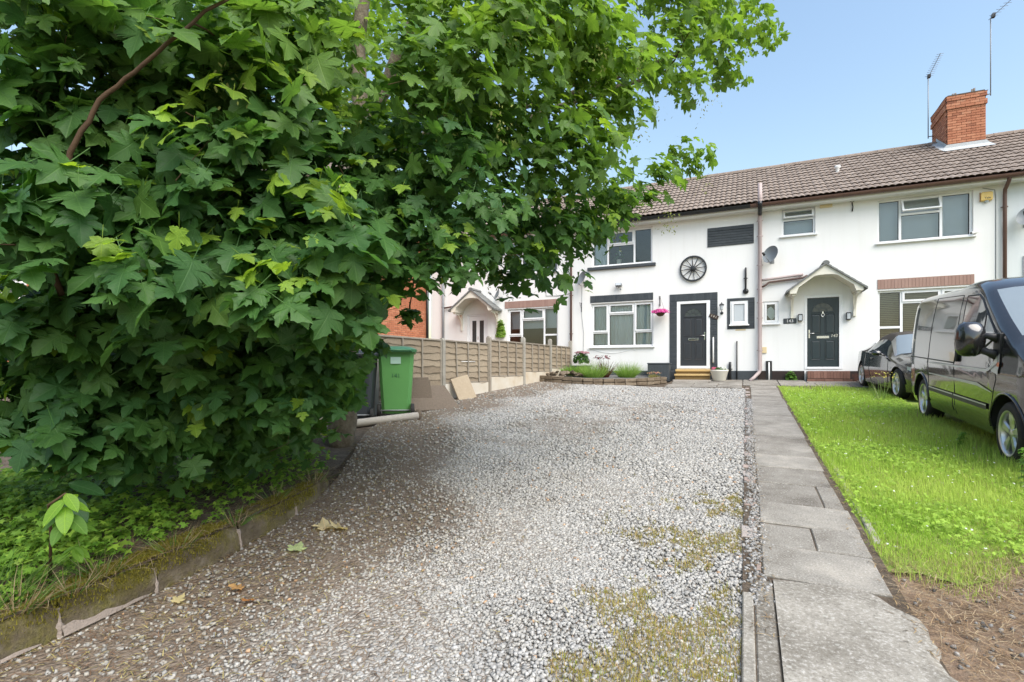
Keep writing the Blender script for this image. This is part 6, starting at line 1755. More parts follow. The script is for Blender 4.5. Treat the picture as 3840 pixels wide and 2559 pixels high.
for s in (1,-1):
    mb = MB(); mb.smooth = True
    mb.grid(lambda i,j: (0.03+0.30*(i/8)**1.6, s*(0.48+0.36*i/8), 0.70+0.05*i/8+0.20*j/4), 9, 5); mb.build('headlamp', M['glass_obscure'], van)
    mb = MB(); mb.lathe([(0.0,-0.02),(0.05,-0.012),(0.06,0.0)], 14, 'X', (0.02,s*0.62,0.40)); mb.build('fog_lamp', M['glass_obscure'], van)
mb = MB(); mb.tube([(0.90,0.55,1.345),(0.78,-0.1,1.27)], 0.010, 6); mb.build('wiper', M['trim_black'], van)

# ---- dark convertible behind the van; local x from nose (0) to tail (4.25)
car = thing('convertible_car', 'black convertible with its fabric roof up, parked nose out behind the van', 'car', (3.66,12.05,g1(3.66,12.05)), (0,0,0))
car.rotation_euler = (Matrix.Rotation(0.06,3,'Z') @ Matrix.Rotation(math.atan(0.0625),3,'X') @ Matrix.Rotation(R(90),3,'Z')).to_euler()
WC = (0.80,3.38); RC = 0.345; CC = 0.31
zc_p = [(0,0.48),(0.06,0.60),(0.2,0.68),(0.6,0.78),(1.15,0.86),(1.30,0.90),(1.95,1.285),(2.15,1.335),(2.5,1.34),(2.9,1.27),(3.35,1.02),(3.45,0.985),(3.9,0.96),(4.15,0.90),(4.25,0.70)]
wc_p = [(0,0.55),(0.1,0.70),(0.35,0.80),(0.8,0.865),(2.0,0.875),(3.4,0.87),(4.0,0.80),(4.25,0.66)]
belt_p = [(0,0.40),(0.2,0.58),(0.8,0.70),(1.3,0.80),(2.5,0.86),(3.5,0.90),(4.1,0.84),(4.25,0.60)]
roofw_p = [(0,0.85),(1.15,0.84),(1.35,0.80),(2.0,0.62),(2.6,0.61),(3.3,0.70),(3.6,0.82),(4.25,0.85)]
def car_section(x):
    zt = interp(x, zc_p); w = interp(x, wc_p); b = min(interp(x, belt_p), zt-0.05); lo = min(arch_low(x, 0.17, WC, RC, CC), b-0.03)
    rw = interp(x, roofw_p)
    P = []
    for k in range(7):
        z = lo+(b-lo)*k/6
        y = w*(0.955+0.045*math.sin(math.pi*min(1,max(0,(z-0.15)/0.8))))
        P.append((x,y,z))
    y1 = w*0.965; yr = w*rw
    for k in range(1,4): P.append((x, y1+(yr-y1)*k/4, b+(zt-0.05-b)*k/4))
    P += [(x, yr*0.99, zt-0.045),(x, yr*0.90, zt-0.012),(x, yr*0.5, zt+0.012),(x,0,zt+0.02)]
    return [Vector(p) for p in P]
xsc = stations(0, 4.25, WC, RC, 40, (1.30,1.95,3.35))
rings = mirror_rings(loft(xsc, car_section)); nR = len(rings[0])
def cz(i, j):
    xm = (xsc[i]+xsc[i+1])/2; jj = min(j, nR-2-j)
    if 1.32 < xm < 1.95 and jj >= 10: return 'windscreen'
    if 1.32 < xm < 1.95 and jj >= 9: return 'pillar'
    if 1.95 <= xm < 3.35 and jj >= 10: return 'soft_top'
    if 1.95 <= xm < 3.35 and jj == 9: return 'soft_top'
    if 1.55 < xm < 2.95 and 6 <= jj < 9: return 'side_window'
    if 2.95 <= xm < 3.35 and jj >= 6: return 'soft_top'
    return 'body'
for part, mat in (('body','paint_black'),('windscreen','screen_glass'),('soft_top','soft_top'),('side_window','car_glass'),('pillar','alloy')):
    mb = MB(); add_rings(mb, rings, lambda i,j: cz(i,j) == part)
    if part == 'body':
        for rr, rev in ((rings[0],False),(rings[-1],True)):
            o = len(mb.v); mb.v += [tuple(p) for p in rr]; ids = [o+k for k in range(nR)]
            mb.f.append(tuple(ids if rev else reversed(ids))); mb.m.append(0); mb.sm.append(False)
    mb.build({'pillar':'screen_frame'}.get(part,part), M[mat], car)
def car_y(x, z): return interp(x, wc_p)*(0.955+0.045*math.sin(math.pi*min(1,max(0,(z-0.15)/0.8))))
for s in (1,-1):
    for ln in ([(1.30,0.78),(1.28,0.45),(1.36,0.22)], [(2.62,0.86),(2.66,0.5),(2.55,0.22)], [(1.36,0.22),(2.55,0.22)]):
        mb = MB(); mb.tube([(x, s*car_y(x,z), z) for x,z in dense(ln)], 0.005, 5); mb.build('panel_gap', M['gasket'], car)
    mb = MB(); mb.tube([(x, s*(interp(x,wc_p)*0.966+0.002), interp(x,belt_p)+0.004) for x in np.linspace(1.4,3.0,12)], 0.010, 6); mb.build('waist_trim', M['chrome'], car)
    mb = MB(); mb.smooth = True; c = Vector((1.66, s*(interp(1.66,wc_p)+0.10), 0.90))
    mb.grid(lambda i,j: c+Vector((-math.cos(i/6*math.pi)*0.07, math.sin(i/6*math.pi)*math.cos(j/10*2*math.pi)*0.10, math.sin(i/6*math.pi)*math.sin(j/10*2*math.pi)*0.062)), 7, 11); mb.tube([(1.66,s*(interp(1.66,wc_p)*0.95),0.85),(1.66,s*(interp(1.66,wc_p)+0.06),0.88)], 0.025, 6); mb.build('mirror', M['paint_black'], car)
    mb = MB(); mb.bbox(2.36,2.52,min(s*(car_y(2.4,0.74)+0.003),s*(car_y(2.4,0.74)+0.022)),max(s*(car_y(2.4,0.74)+0.003),s*(car_y(2.4,0.74)+0.022)),0.73,0.76,0.005); mb.build('door_handle', M['paint_black'], car)
    mb = MB(); mb.bbox(1.10,1.15,min(s*(car_y(1.1,0.6)),s*(car_y(1.1,0.6)+0.008)),max(s*(car_y(1.1,0.6)),s*(car_y(1.1,0.6)+0.008)),0.60,0.62,0.002); mb.build('side_repeater', M['glass_obscure'], car)
    for wx in WC:
        mb = MB(); mb.smooth = True; a_ = np.linspace(0, math.pi, 17)
        mb.grid(lambda i,j: (wx+(RC-0.004)*math.cos(a_[i]), s*(0.85-0.35*j), CC+(RC-0.004)*math.sin(a_[i])), 17, 2)
        mb.grid(lambda i,j: (wx+(RC-0.004)*math.cos(a_[i])*(1-j), s*0.5, CC+(RC-0.004)*math.sin(a_[i])*(1-j)-0.1*j), 17, 2); mb.build('arch_liner', M['gasket'], car)
        wheel(car, (wx, s*0.755, CC-0.005), 1, 0.305, 0.22, 0.19, 9, 0.020).rotation_euler = (0,0,R(90)*s)
    mb = MB(); mb.smooth = True; mb.grid(lambda i,j: (0.06+0.30*i/6, s*(interp(0.06+0.30*i/6,wc_p)*0.99+0.004), 0.50+0.12*j/3+0.06*i/6), 7, 4); mb.build('headlamp', M['glass_obscure'], car)
mb = MB(); mb.bbox(0.3,4.0,-0.68,0.68,0.15,0.26,0.02); mb.build('underside', M['gasket'], car)
# ------------------------------------------------------------------ sycamore
# where leaf sprays sit: x, y, z, radius, and 1 for the lighter, younger foliage of the upper crown
CL = [
    (-3.16,1.19,3.18,0.24,0), (-2.76,1.23,3.07,0.23,0), (-2.84,1.37,3.16,0.24,0), (-2.84,1.6,3.28,0.26,0), (-2.76,1.89,3.55,0.29,0), (-2.84,2.09,3.67,0.31,1),
    (-2.56,2.26,3.68,0.31,1), (-2.41,2.35,3.69,0.31,1), (-1.75,2.64,3.75,0.31,1), (-1.68,3.1,3.98,0.35,1), (-1.45,3.07,3.87,0.34,1), (-1.16,3.54,4.08,0.37,1),
    (-0.72,4.96,5.03,0.39,1), (-0.53,5.05,5,0.39,1), (-0.14,5.73,5.31,0.39,1), (-3.69,1.4,3.18,0.28,0), (-3.45,1.46,3.28,0.28,0), (-3.05,1.51,3.07,0.26,0),
    (-3.11,1.72,3.34,0.29,0), (-2.45,1.53,3.02,0.24,0), (-2.37,1.75,3.01,0.26,1), (-2.31,1.96,3.22,0.27,1), (-2.19,2.03,3.17,0.28,1), (-1.6,2.67,3.34,0.31,1),
    (-1.35,2.83,3.51,0.31,1), (-1.29,3.21,3.79,0.35,1), (-1.15,3.63,3.87,0.38,1), (-1.03,4.11,4.04,0.39,1), (-0.53,5.04,4.45,0.39,1), (-0.31,5.55,4.81,0.39,1),
    (0.16,6.12,5.01,0.23,1), (-3.14,1.27,2.8,0.25,0), (-2.93,1.33,2.83,0.24,0), (-2.96,1.57,2.91,0.27,0), (-2.94,1.62,2.95,0.27,0), (-2.82,1.77,2.97,0.28,0),
    (-2.61,1.9,2.98,0.28,1), (-2.58,2.32,3.25,0.32,1), (-2.46,2.39,3.32,0.32,1), (-1.69,2.41,3.03,0.29,1), (-1.54,2.63,3.17,0.3,1), (-1.4,3.09,3.38,0.34,1),
    (-1.28,3.77,3.79,0.39,1), (-1.01,4.06,3.8,0.39,1), (-0.72,4.61,4.05,0.23,1), (-0.48,4.91,4,0.23,1), (-0.15,5.89,4.56,0.23,1), (-3.08,1.3,2.52,0.25,0),
    (-3.02,1.39,2.68,0.25,0), (-3.06,1.6,2.66,0.27,0), (-2.84,1.7,2.75,0.27,0), (-2.34,1.69,2.56,0.25,0), (-2.52,1.98,2.82,0.28,1), (-2.15,1.99,2.73,0.27,1),
    (-2.29,2.52,2.98,0.32,1), (-1.9,3.21,3.1,0.37,1), (-1.78,3.4,3.13,0.38,1), (-1.58,3.66,3.26,0.39,1), (-1.2,4.01,3.4,0.39,1), (-0.98,4.27,3.55,0.23,1),
    (-3.51,1.42,2.41,0.27,0), (-3.23,1.44,2.53,0.26,0), (-3.03,1.48,2.46,0.26,0), (-2.98,1.73,2.52,0.28,0), (-2.34,1.57,2.37,0.24,0), (-2.51,1.99,2.53,0.28,0),
    (-2.28,1.97,2.54,0.27,0), (-2.25,2.4,2.7,0.31,0), (-2.12,2.7,2.65,0.33,0), (-2.08,2.79,2.71,0.34,0), (-1.69,2.74,2.71,0.32,0), (-1.54,3.34,2.87,0.37,0),
    (-1.24,3.65,3.04,0.38,1), (-1.14,3.92,3.09,0.39,1), (-0.7,4.81,3.13,0.23,1), (-0.49,5.29,3.44,0.23,1), (-3.38,1.35,2.19,0.26,0), (-2.73,1.27,2.16,0.23,0),
    (-2.99,1.6,2.21,0.27,0), (-2.68,1.64,2.14,0.26,0), (-2.45,1.73,2.22,0.26,0), (-2.4,2.01,2.28,0.28,0), (-2.19,2.07,2.3,0.28,0), (-2.04,2.32,2.39,0.3,0),
    (-2.14,2.79,2.36,0.34,0), (-1.9,2.94,2.37,0.35,0), (-1.55,2.89,2.41,0.33,0), (-1.51,3.92,2.64,0.39,0), (-1.26,4.34,2.72,0.39,1), (-1.01,4.7,2.96,0.23,1),
    (-2.78,1.12,1.92,0.22,0), (-3.27,1.5,2.06,0.27,0), (-3.21,1.65,1.95,0.28,0), (-2.38,1.39,1.84,0.22,0), (-2.62,1.79,1.99,0.27,0), (-2.7,1.98,1.99,0.29,0),
    (-2.33,1.95,2.03,0.27,0), (-1.96,2.09,2.04,0.27,0), (-2.17,2.54,2.07,0.32,0), (-1.84,2.61,2.11,0.31,0), (-1.6,2.71,2.1,0.19,0), (-3.67,1.36,1.68,0.28,0),
    (-3.19,1.31,1.69,0.25,0), (-3.24,1.5,1.8,0.27,0), (-2.7,1.7,1.66,0.27,0), (-2.81,2.04,1.81,0.3,0), (-2.29,1.89,1.79,0.27,0), (-2.16,1.94,1.75,0.27,0),
    (-2.03,2.16,1.79,0.28,0), (-4.14,1.64,1.49,0.32,0), (-3.24,1.49,1.56,0.27,0), (-3.49,2.06,1.46,0.33,0), (-3.02,1.95,1.45,0.3,0), (-2.79,2.11,1.48,0.31,0),
    (-2.85,2.4,1.46,0.34,0), (-2.56,2.58,1.52,0.34,0), (-4.07,1.44,1.22,0.3,0), (-3.87,1.65,1.3,0.31,0), (-3.51,1.74,1.22,0.3,0), (-3.3,1.72,1.26,0.29,0),
    (-3.3,2.09,1.21,0.33,0), (-3.32,2.28,1.2,0.34,0), (-3.31,2.62,1.12,0.38,0), (-2.64,2.4,1.15,0.33,0), (-2.81,3.06,1.15,0.23,0), (-3.72,1.42,1.05,0.17,0),
    (-3.53,1.57,0.95,0.17,0), (-3.27,1.71,1.08,0.29,0), (-3.56,1.98,1.04,0.33,0), (-3.14,2.13,1.03,0.32,0), (-3.59,2.72,0.8,0.23,0), (-2.82,2.56,0.9,0.35,0),
    (-2.95,2.99,0.95,0.23,0)]
def leaf_outline(full=True):
    if full:
        h = [(0.0,0.0),(0.06,-0.07),(0.17,-0.11),(0.26,-0.07),(0.33,-0.10),(0.41,-0.05),(0.52,-0.03),(0.45,0.05),(0.46,0.10),(0.35,0.135),(0.45,0.19),(0.53,0.22),(0.585,0.31),(0.65,0.36),(0.70,0.47),(0.60,0.46),(0.54,0.53),(0.44,0.49),(0.36,0.53),(0.255,0.455),(0.28,0.56),(0.35,0.64),(0.285,0.69),(0.27,0.79),(0.165,0.83),(0.13,0.92)]
    else:
        h = [(0.0,0.0),(0.17,-0.11),(0.50,-0.03),(0.35,0.135),(0.58,0.31),(0.70,0.47),(0.44,0.50),(0.255,0.455),(0.34,0.64),(0.20,0.82)]
    tip = [(0.0,1.04)]
    return h+tip+[(-x,y) for x,y in reversed(h[1:])]
def leaf_proto(full, fold, droop, twist, seed):
    r = np.random.default_rng(seed)
    o = np.array(leaf_outline(full))
    o = o*(1+r.normal(0,0.025,o.shape)) ; o[0] = (0,0)
    c = np.array([[0.0,0.30]])
    uv = np.concatenate([c, o])
    # petiole: a thin strip behind the base
    pet = np.array([(-0.010,0.02),(0.010,0.02),(0.009,-0.62),(-0.009,-0.62)])
    x, y = uv[:,0], uv[:,1]
    rad = np.hypot(x, y-0.3)
    z = fold*np.abs(x) - droop*(rad**2) + 0.05*np.sin(x*9+seed)*rad + 0.05*np.cos(y*8+seed*1.7)*rad + twist*x*y
    V = np.stack([x, y, z], 1)
    pz = np.array([0.004,0.004,0.16,0.16])-0.0
    PV = np.stack([pet[:,0], pet[:,1], pz], 1)
    n = len(o)
    F = [(0,1+k,1+(k+1)%n) for k in range(n)]
    m = len(V); F += [(m,m+2,m+1),(m,m+3,m+2)]
    V = np.concatenate([V, PV]); UV = np.concatenate([uv, np.array([(0,0.3),(0,0.3),(0,0.3),(0,0.3)])])
    V[:,1] -= 0.3; 
    return (V, np.array(F)), UV
FULL = [leaf_proto(True, f, d, t_, k) for k,(f,d,t_) in enumerate([(0.10,0.25,0.0),(0.25,0.35,0.08),(-0.05,0.30,-0.06),(0.35,0.5,0.0),(0.05,0.12,0.1),(0.18,0.6,-0.1)])]
LITE = [leaf_proto(False, f, d, t_, k+10) for k,(f,d,t_) in enumerate([(0.12,0.3,0.0),(0.30,0.45,0.05),(0.0,0.25,-0.05)])]
TRUNK = Vector((-4.75,5.15,0.0))
def crown_leaves():
    C = []
    for (x,y,z,r,k) in CL: C.append((x,y,z,r,k,0))
    rr = random.Random(11)
    for (x,y,z,r,k) in CL:
        ax = Vector((TRUNK.x, TRUNK.y, max(z, 1.0)+0.3))
        v = ax-Vector((x,y,z))
        right_tip = x > -1.3 and z > 2.4
        high = z > 2.5
        for t_ in (((0.22,0.50,0.78) if z < 1.5 else (0.28,0.66)) if not (right_tip or high) else ((0.25,) if rr.random() < 0.38 else ())):
            p = Vector((x,y,z))+v*(t_+rr.uniform(-.08,.08))+Vector((rr.uniform(-.3,.3),rr.uniform(-.3,.3),rr.uniform(-.25,.25)))
            br = math.degrees(math.atan2(p.x, p.y)); el = (p.z-CAM_Z)/(-p.x*math.sin(YAW)+p.y*math.cos(YAW))
            if -41 < br < -32 and 0.02 < el < 0.25: continue          # a hole under the crown through which next door's wall shows
            if -65 < br < -57.5 and 0.05 < el < 0.15: continue
            if -49 < br < -36 and el > 0.42: continue                            # the stem shows between the leaves here
            if p.z < 2.3 and br > -46: continue                                  # the bins and the fence stay clear
            if p.z < bank_z(min(p.x,-3.1), p.y)+0.25: continue
            C.append((p.x,p.y,p.z,rr.uniform(0.42,0.62),k,1))
    for _ in range(22):                                                     # the top of the tree, above the picture
        a = rr.uniform(0,6.283); q = math.sqrt(rr.random()); h = rr.uniform(0,1)
        x = -3.6+3.4*q*math.cos(a)*(1-0.35*h); y = 4.3+3.0*q*math.sin(a)*(1-0.35*h); z = 4.9+3.2*h*(1-0.5*q)
        if x > -0.9: continue
        if math.hypot(x,y) < 2.0 or y < 1.2: continue
        C.append((x,y,z,rr.uniform(0.5,0.7),1,2))
    return C
for q in ((-2.52,3.5,1.85,0.10,0),(-3.15,3.85,1.62,0.11,0),(-1.85,4.0,2.18,0.11,0),(-1.07,4.24,2.60,0.2,1),(-1.30,3.91,2.47,0.2,0),(-0.925,4.41,2.86,0.2,1),(-1.49,3.72,2.27,0.17,0),(-1.73,3.39,2.22,0.15,0),(-5.86,6.13,6.4,0.55,1),(-5.2,6.4,6.7,0.5,1),(-4.8,6.6,6.1,0.5,1),(-6.1,6.0,5.9,0.5,1),(-5.4,6.3,5.4,0.5,1),(-4.2,6.9,5.6,0.5,1)): CL.append(q)   # thin sprays hanging before the brick wall
CC_ = crown_leaves()
P_=[]; Nn=[]; Tt=[]; S_=[]; Col=[]; Lod=[]
for (x,y,z,r,k,layer) in CC_:
    near_left = x < -1.7 and y < 2.3
    n = int({0:(r/0.30)**1.7*(74 if near_left else 150), 1:84, 2:60}[layer])
    if z > 2.3 and layer == 0: n = int(n*0.66)
    if z > 2.5 and layer == 1: n = int(n*0.6)
    u = rng.normal(0,1,(n,3)); u /= np.linalg.norm(u,axis=1,keepdims=True)
    p = np.array([x,y,z])+u*(r*rng.random(n)**0.45)[:,None]*np.array([1.1,1.1,0.95])
    out = p-np.array([TRUNK.x,TRUNK.y,z-0.4]); out[:,2] *= 0.3
    out /= np.linalg.norm(out,axis=1,keepdims=True)
    nn = out*0.5+np.array([0,0,0.75])+u*0.25+rng.normal(0,0.46,(n,3))
    tt = np.array([0,0,-0.75])+out*0.6+rng.normal(0,0.45,(n,3))
    s_ = (rng.uniform(0.065,0.165,n) if near_left else rng.uniform(0.045,0.112,n)) if layer == 0 else rng.uniform(0.065,0.135,n)
    if r < 0.2: s_ *= 0.9
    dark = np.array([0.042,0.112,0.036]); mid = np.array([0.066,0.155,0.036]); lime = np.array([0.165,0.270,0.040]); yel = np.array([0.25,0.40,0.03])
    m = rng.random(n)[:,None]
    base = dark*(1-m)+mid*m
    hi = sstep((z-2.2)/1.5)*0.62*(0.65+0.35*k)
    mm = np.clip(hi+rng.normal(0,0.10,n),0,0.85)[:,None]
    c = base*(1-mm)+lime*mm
    young = rng.random(n) < 0.025
    c[young] = (0.6*lime+0.4*yel)*rng.uniform(0.55,1.0,(young.sum(),1)); s_[young] *= 0.62
    tipc = rng.random() < (0.22 if layer == 0 else 0.05)     # some sprays end in a tuft of fresh yellow-green leaves
    if tipc:
        tip = np.argsort((p*np.array([0.35,-0.5,0.6])).sum(1))[-max(3,n//8):]
        c[tip] = (lime*0.7+yel*0.3)*rng.uniform(0.7,1.1,(len(tip),1)); s_[tip] *= 0.75
    P_.append(p); Nn.append(nn); Tt.append(tt); S_.append(s_); Col.append(c); Lod.append(np.full(n, layer))
P_=np.concatenate(P_); Nn=np.concatenate(Nn); Tt=np.concatenate(Tt); S_=np.concatenate(S_); Col=np.concatenate(Col)*1.0; Lod=np.concatenate(Lod)
keep = (np.hypot(P_[:,0],P_[:,1]) > 1.75) & (P_[:,2] > np.where(P_[:,0] < -3.0, bank_z(np.minimum(P_[:,0],-3.0),P_[:,1])+0.10, gz(P_[:,0],P_[:,1])+0.9))
P_,Nn,Tt,S_,Col,Lod = (q[keep] for q in (P_,Nn,Tt,S_,Col,Lod))
rot_l = frame_from(Nn, Tt)
xr = P_[:,0]*math.cos(YAW)+P_[:,1]*math.sin(YAW); zr = -P_[:,0]*math.sin(YAW)+P_[:,1]*math.cos(YAW)
U = 512+xr/zr*516.8; Vv = 341-28.2-0+ (28.2*2) - (P_[:,2]-CAM_Z)/zr*516.8
full = (Lod < 2) & (zr < 3.35)
size_px = S_/zr*516.8
# which leaves show: nearest in each small cell of the view
cell = (np.clip(U,0,1023)//12).astype(int)+100*(np.clip(Vv,0,681)//12).astype(int)
zmin = np.full(100*60, 99.0); np.minimum.at(zmin, cell, np.where((U>0)&(U<1024)&(Vv>0)&(Vv<682), zr, 99.0))
vis = (U>8)&(U<1016)&(Vv>8)&(Vv<674)&(zr < zmin[cell]+0.12)&full
own_idx = np.where(vis)[0]; own_idx = own_idx[np.argsort(-size_px[own_idx])][:300]
own = np.zeros(len(P_), bool); own[own_idx] = True
print('leaves', len(P_), 'detailed', full.sum(), 'own', own.sum())

tree = thing('sycamore_tree', 'large sycamore overhanging the left half of the drive', 'tree', (TRUNK.x,TRUNK.y,0.60))
T0 = Vector(tree.location)
li = np.where(full & ~own)[0]
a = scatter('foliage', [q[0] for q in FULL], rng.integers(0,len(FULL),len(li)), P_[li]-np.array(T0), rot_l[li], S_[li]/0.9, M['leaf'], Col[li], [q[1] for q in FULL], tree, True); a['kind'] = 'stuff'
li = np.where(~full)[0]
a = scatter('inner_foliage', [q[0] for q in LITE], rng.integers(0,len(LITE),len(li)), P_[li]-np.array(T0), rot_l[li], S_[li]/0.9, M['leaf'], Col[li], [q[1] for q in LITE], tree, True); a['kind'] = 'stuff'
LM = {}
for i in own_idx:
    k = int(i % len(FULL)); b = tuple(np.round(Col[i]*40).astype(int))
    if (k,b) not in LM:
        (v,f),uv = FULL[k]; LM[(k,b)] = np_mesh('leaf', v, f, M['leaf'], np.tile(Col[i],(len(v),1)), uv, True)
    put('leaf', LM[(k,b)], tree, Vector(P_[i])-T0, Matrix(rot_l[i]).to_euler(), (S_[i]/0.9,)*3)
# trunks and limbs
def wob(pts, k=5, amp=0.03, seed=0):
    r = random.Random(seed); out = []
    for a,b in zip(pts[:-1],pts[1:]):
        for q in range(k):
            t_ = q/k; out.append(Vector(a)*(1-t_)+Vector(b)*t_+Vector((r.uniform(-amp,amp),r.uniform(-amp,amp),r.uniform(-amp,amp)*0.5)))
    return out+[Vector(pts[-1])]
nodes = []
def limb(pts, r0, r1, mat='bark', name='limb', seed=0, n=10, amp=0.03):
    q = wob(pts, 5, amp, seed); rr = [r0+(r1-r0)*(i/(len(q)-1))**0.8 for i in range(len(q))]
    mb = MB(); mb.tube([p-T0 for p in q], rr, n); o = mb.build(name, M[mat], tree)
    for p, r in zip(q, rr): nodes.append((p, r))
    return o
b0 = Vector((-4.75,5.15,0.35))
limb([b0, (-4.72,5.15,1.4), (-4.62,5.18,2.8), (-4.52,5.22,4.2), (-4.55,5.25,5.6), (-4.3,5.2,7.4)], 0.19, 0.07, name='trunk', seed=1, n=14)
limb([(-4.52,5.22,4.25), (-4.1,5.2,4.9), (-3.5,5.1,5.7), (-2.9,5.0,6.6)], 0.105, 0.04, seed=2)
limb([b0+Vector((-0.45,-0.35,0)), (-5.25,4.85,1.6), (-5.15,4.85,3.2), (-5.05,4.9,4.8), (-5.2,4.8,6.4)], 0.13, 0.05, name='trunk', seed=3, n=12)
limb([(-4.66,5.17,2.5), (-4.0,4.8,3.0), (-3.0,4.6,3.5), (-1.9,4.7,3.9), (-0.7,5.2,4.3)], 0.075, 0.016, seed=4)
limb([(-4.60,5.18,3.1), (-3.6,4.2,3.4), (-2.4,3.4,3.5), (-1.5,3.1,3.6)], 0.06, 0.014, seed=5)
limb([(-4.55,5.2,3.9), (-3.4,5.3,4.3), (-1.8,5.6,4.5), (-0.2,5.7,4.8)], 0.065, 0.014, seed=6)
limb([(-4.7,5.1,1.9), (-4.0,4.3,2.1), (-3.2,3.7,2.2), (-2.2,3.6,2.4)], 0.05, 0.012, seed=7)
limb([(-5.2,4.85,1.5), (-4.6,3.4,1.7), (-4.0,2.4,1.6), (-3.4,1.7,1.5)], 0.055, 0.014, seed=8)
limb([(-4.72,5.12,1.0), (-4.2,4.5,1.0), (-3.8,4.2,1.0)], 0.035, 0.012, seed=9)
# the brown branch that rises through the near leaves at the left
limb([(-5.0,4.6,0.9), (-4.0,2.9,1.1), (-3.2,1.55,1.50), (-2.92,1.27,1.96), (-2.75,1.29,2.37), (-2.63,1.34,2.60), (-2.45,1.42,2.76), (-2.2,1.54,3.0), (-1.98,1.76,3.28)], 0.020, 0.006, 'twig', 'branch', 10, 10, 0.006)
# twigs reach every spray
order = sorted([c for c in CC_ if c[5] < 2], key=lambda c: (Vector(c[:3])-Vector((-4.6,5.1,2.5))).length)
tw = random.Random(5); k = 0
for c in order:
    p = Vector(c[:3]); best = min(nodes, key=lambda q: (q[0]-p).length+0.12*(q[0].z > p.z+0.3))
    a_, r0 = best; L = (p-a_).length
    if L < 0.08: continue
    side = Vector((tw.uniform(-1,1),tw.uniform(-1,1),tw.uniform(-.3,.6)))*0.10*L
    pts = [a_, a_*0.66+p*0.34+side+Vector((0,0,0.05*L)), a_*0.33+p*0.67+side*0.7+Vector((0,0,0.05*L)), p, p+(p-a_).normalized()*0.6*c[3]]
    rs = min(r0*0.7, 0.010+0.008*L); rad = [rs, rs*0.75, rs*0.55, rs*0.35+0.001, 0.002]
    q = MB(); q.tube([v-T0 for v in pts], rad, 6, False); q.build('twig', M['twig'], tree)
    for v, r in zip(pts[1:4], rad[1:4]): nodes.append((v, r))
    k += 1
# bunches of winged seeds hanging in the upper right of the crown
nb = 46; bx_ = []; 
cand = [c for c in CC_ if c[4] and c[5] == 0 and c[2] > 2.0]
extra = [(-1.95,3.95,2.42),(-1.9,3.9,2.28),(-2.0,4.0,2.55),(-1.85,4.0,2.2),(-0.9,4.9,3.0),(-0.7,5.1,2.9)]
sp = []
for q in range(nb):
    c = cand[q % len(cand)] if q >= len(extra) else None
    o = Vector(extra[q]) if c is None else Vector(c[:3])+Vector((tw.uniform(-.25,.25),tw.uniform(-.25,.25),tw.uniform(-.3,.05)))
    for _ in range(26):
        h = tw.random(); sp.append((o.x+tw.gauss(0,0.03+0.03*h), o.y+tw.gauss(0,0.03+0.03*h), o.z-0.22*h))
sp = np.array(sp); n = len(sp)
key = (np.array([(0,0,0),(0.35,0.2,0.05),(0.22,1.0,0),(-0.10,0.75,0.0)],float), np.array([(0,1,2),(0,2,3)]))
scatter('seed_keys', [key], np.zeros(n,int), sp-np.array(T0), frame_from(rng.normal(0,1,(n,3)), np.array([0,0,-1.0])+rng.normal(0,0.5,(n,3))), rng.uniform(0.018,0.032,n), M['weed'], np.array([0.30,0.33,0.10])*rng.uniform(0.7,1.3,(n,1)), parent=tree)['kind'] = 'stuff'

# ------------------------------------------------------------------ plants of the bank
def small_leaf(lobes=5, cut=0.55):
    n = lobes*2+1
    a = np.linspace(-2.3,2.3,n); r = np.where(np.arange(n)%2 == 0, 1.0, cut)
    o = np.stack([r*np.sin(a), r*np.cos(a)],1)
    v = np.concatenate([[[0,-0.1,0]], np.stack([o[:,0], o[:,1], -0.18*r**2+0.06*np.cos(a*3)],1)])
    f = [(0,1+k,2+k) for k in range(n-1)]
    return v, np.array(f)
WEED = [small_leaf(5,0.5), small_leaf(3,0.45), small_leaf(5,0.65)]
def ground_cover():
    n = 9000
    y = rng.uniform(0.7,4.3,n); t_ = rng.uniform(0.10,2.3,n); x = kerb_x(y)-t_
    dens = sstep((vnoise(x,y,31,2.3)*0.7+vnoise(x,y,32,6)*0.3-0.22)/0.3)*(0.30+0.70*sstep((t_-0.14)/0.4))*(0.35+0.65*sstep((2.4-y)/0.9))
    k = rng.random(n) < dens
    x, y, t_ = x[k], y[k], t_[k]; n = len(x)
    hgt = rng.uniform(0.02,0.20,n)*(0.5+0.7*vnoise(x,y,33,3))
    m = 4
    X = np.repeat(x,m)+rng.normal(0,0.022,n*m); Y = np.repeat(y,m)+rng.normal(0,0.022,n*m); Z = bank_z(X,Y)+np.repeat(hgt,m)*rng.uniform(0.5,1.1,n*m)
    N_ = len(X)
    col = np.where(rng.random((N_,1)) < 0.6, np.array([[0.19,0.36,0.045]]), np.array([[0.29,0.46,0.06]]))*rng.uniform(0.65,1.15,(N_,1))
    rot_ = frame_from(np.stack([rng.normal(0.1,0.4,N_),rng.normal(-0.25,0.4,N_),np.ones(N_)],1), rng.normal(0,1,(N_,3)))
    return scatter('ground_cover', WEED, rng.integers(0,3,N_), np.stack([X,Y,Z],1), rot_, rng.uniform(0.018,0.036,N_), M['weed'], col)
gc = tag(ground_cover(), 'fresh green herb robert and bedstraw covering the bank above the kerb', 'ground cover', kind='stuff')
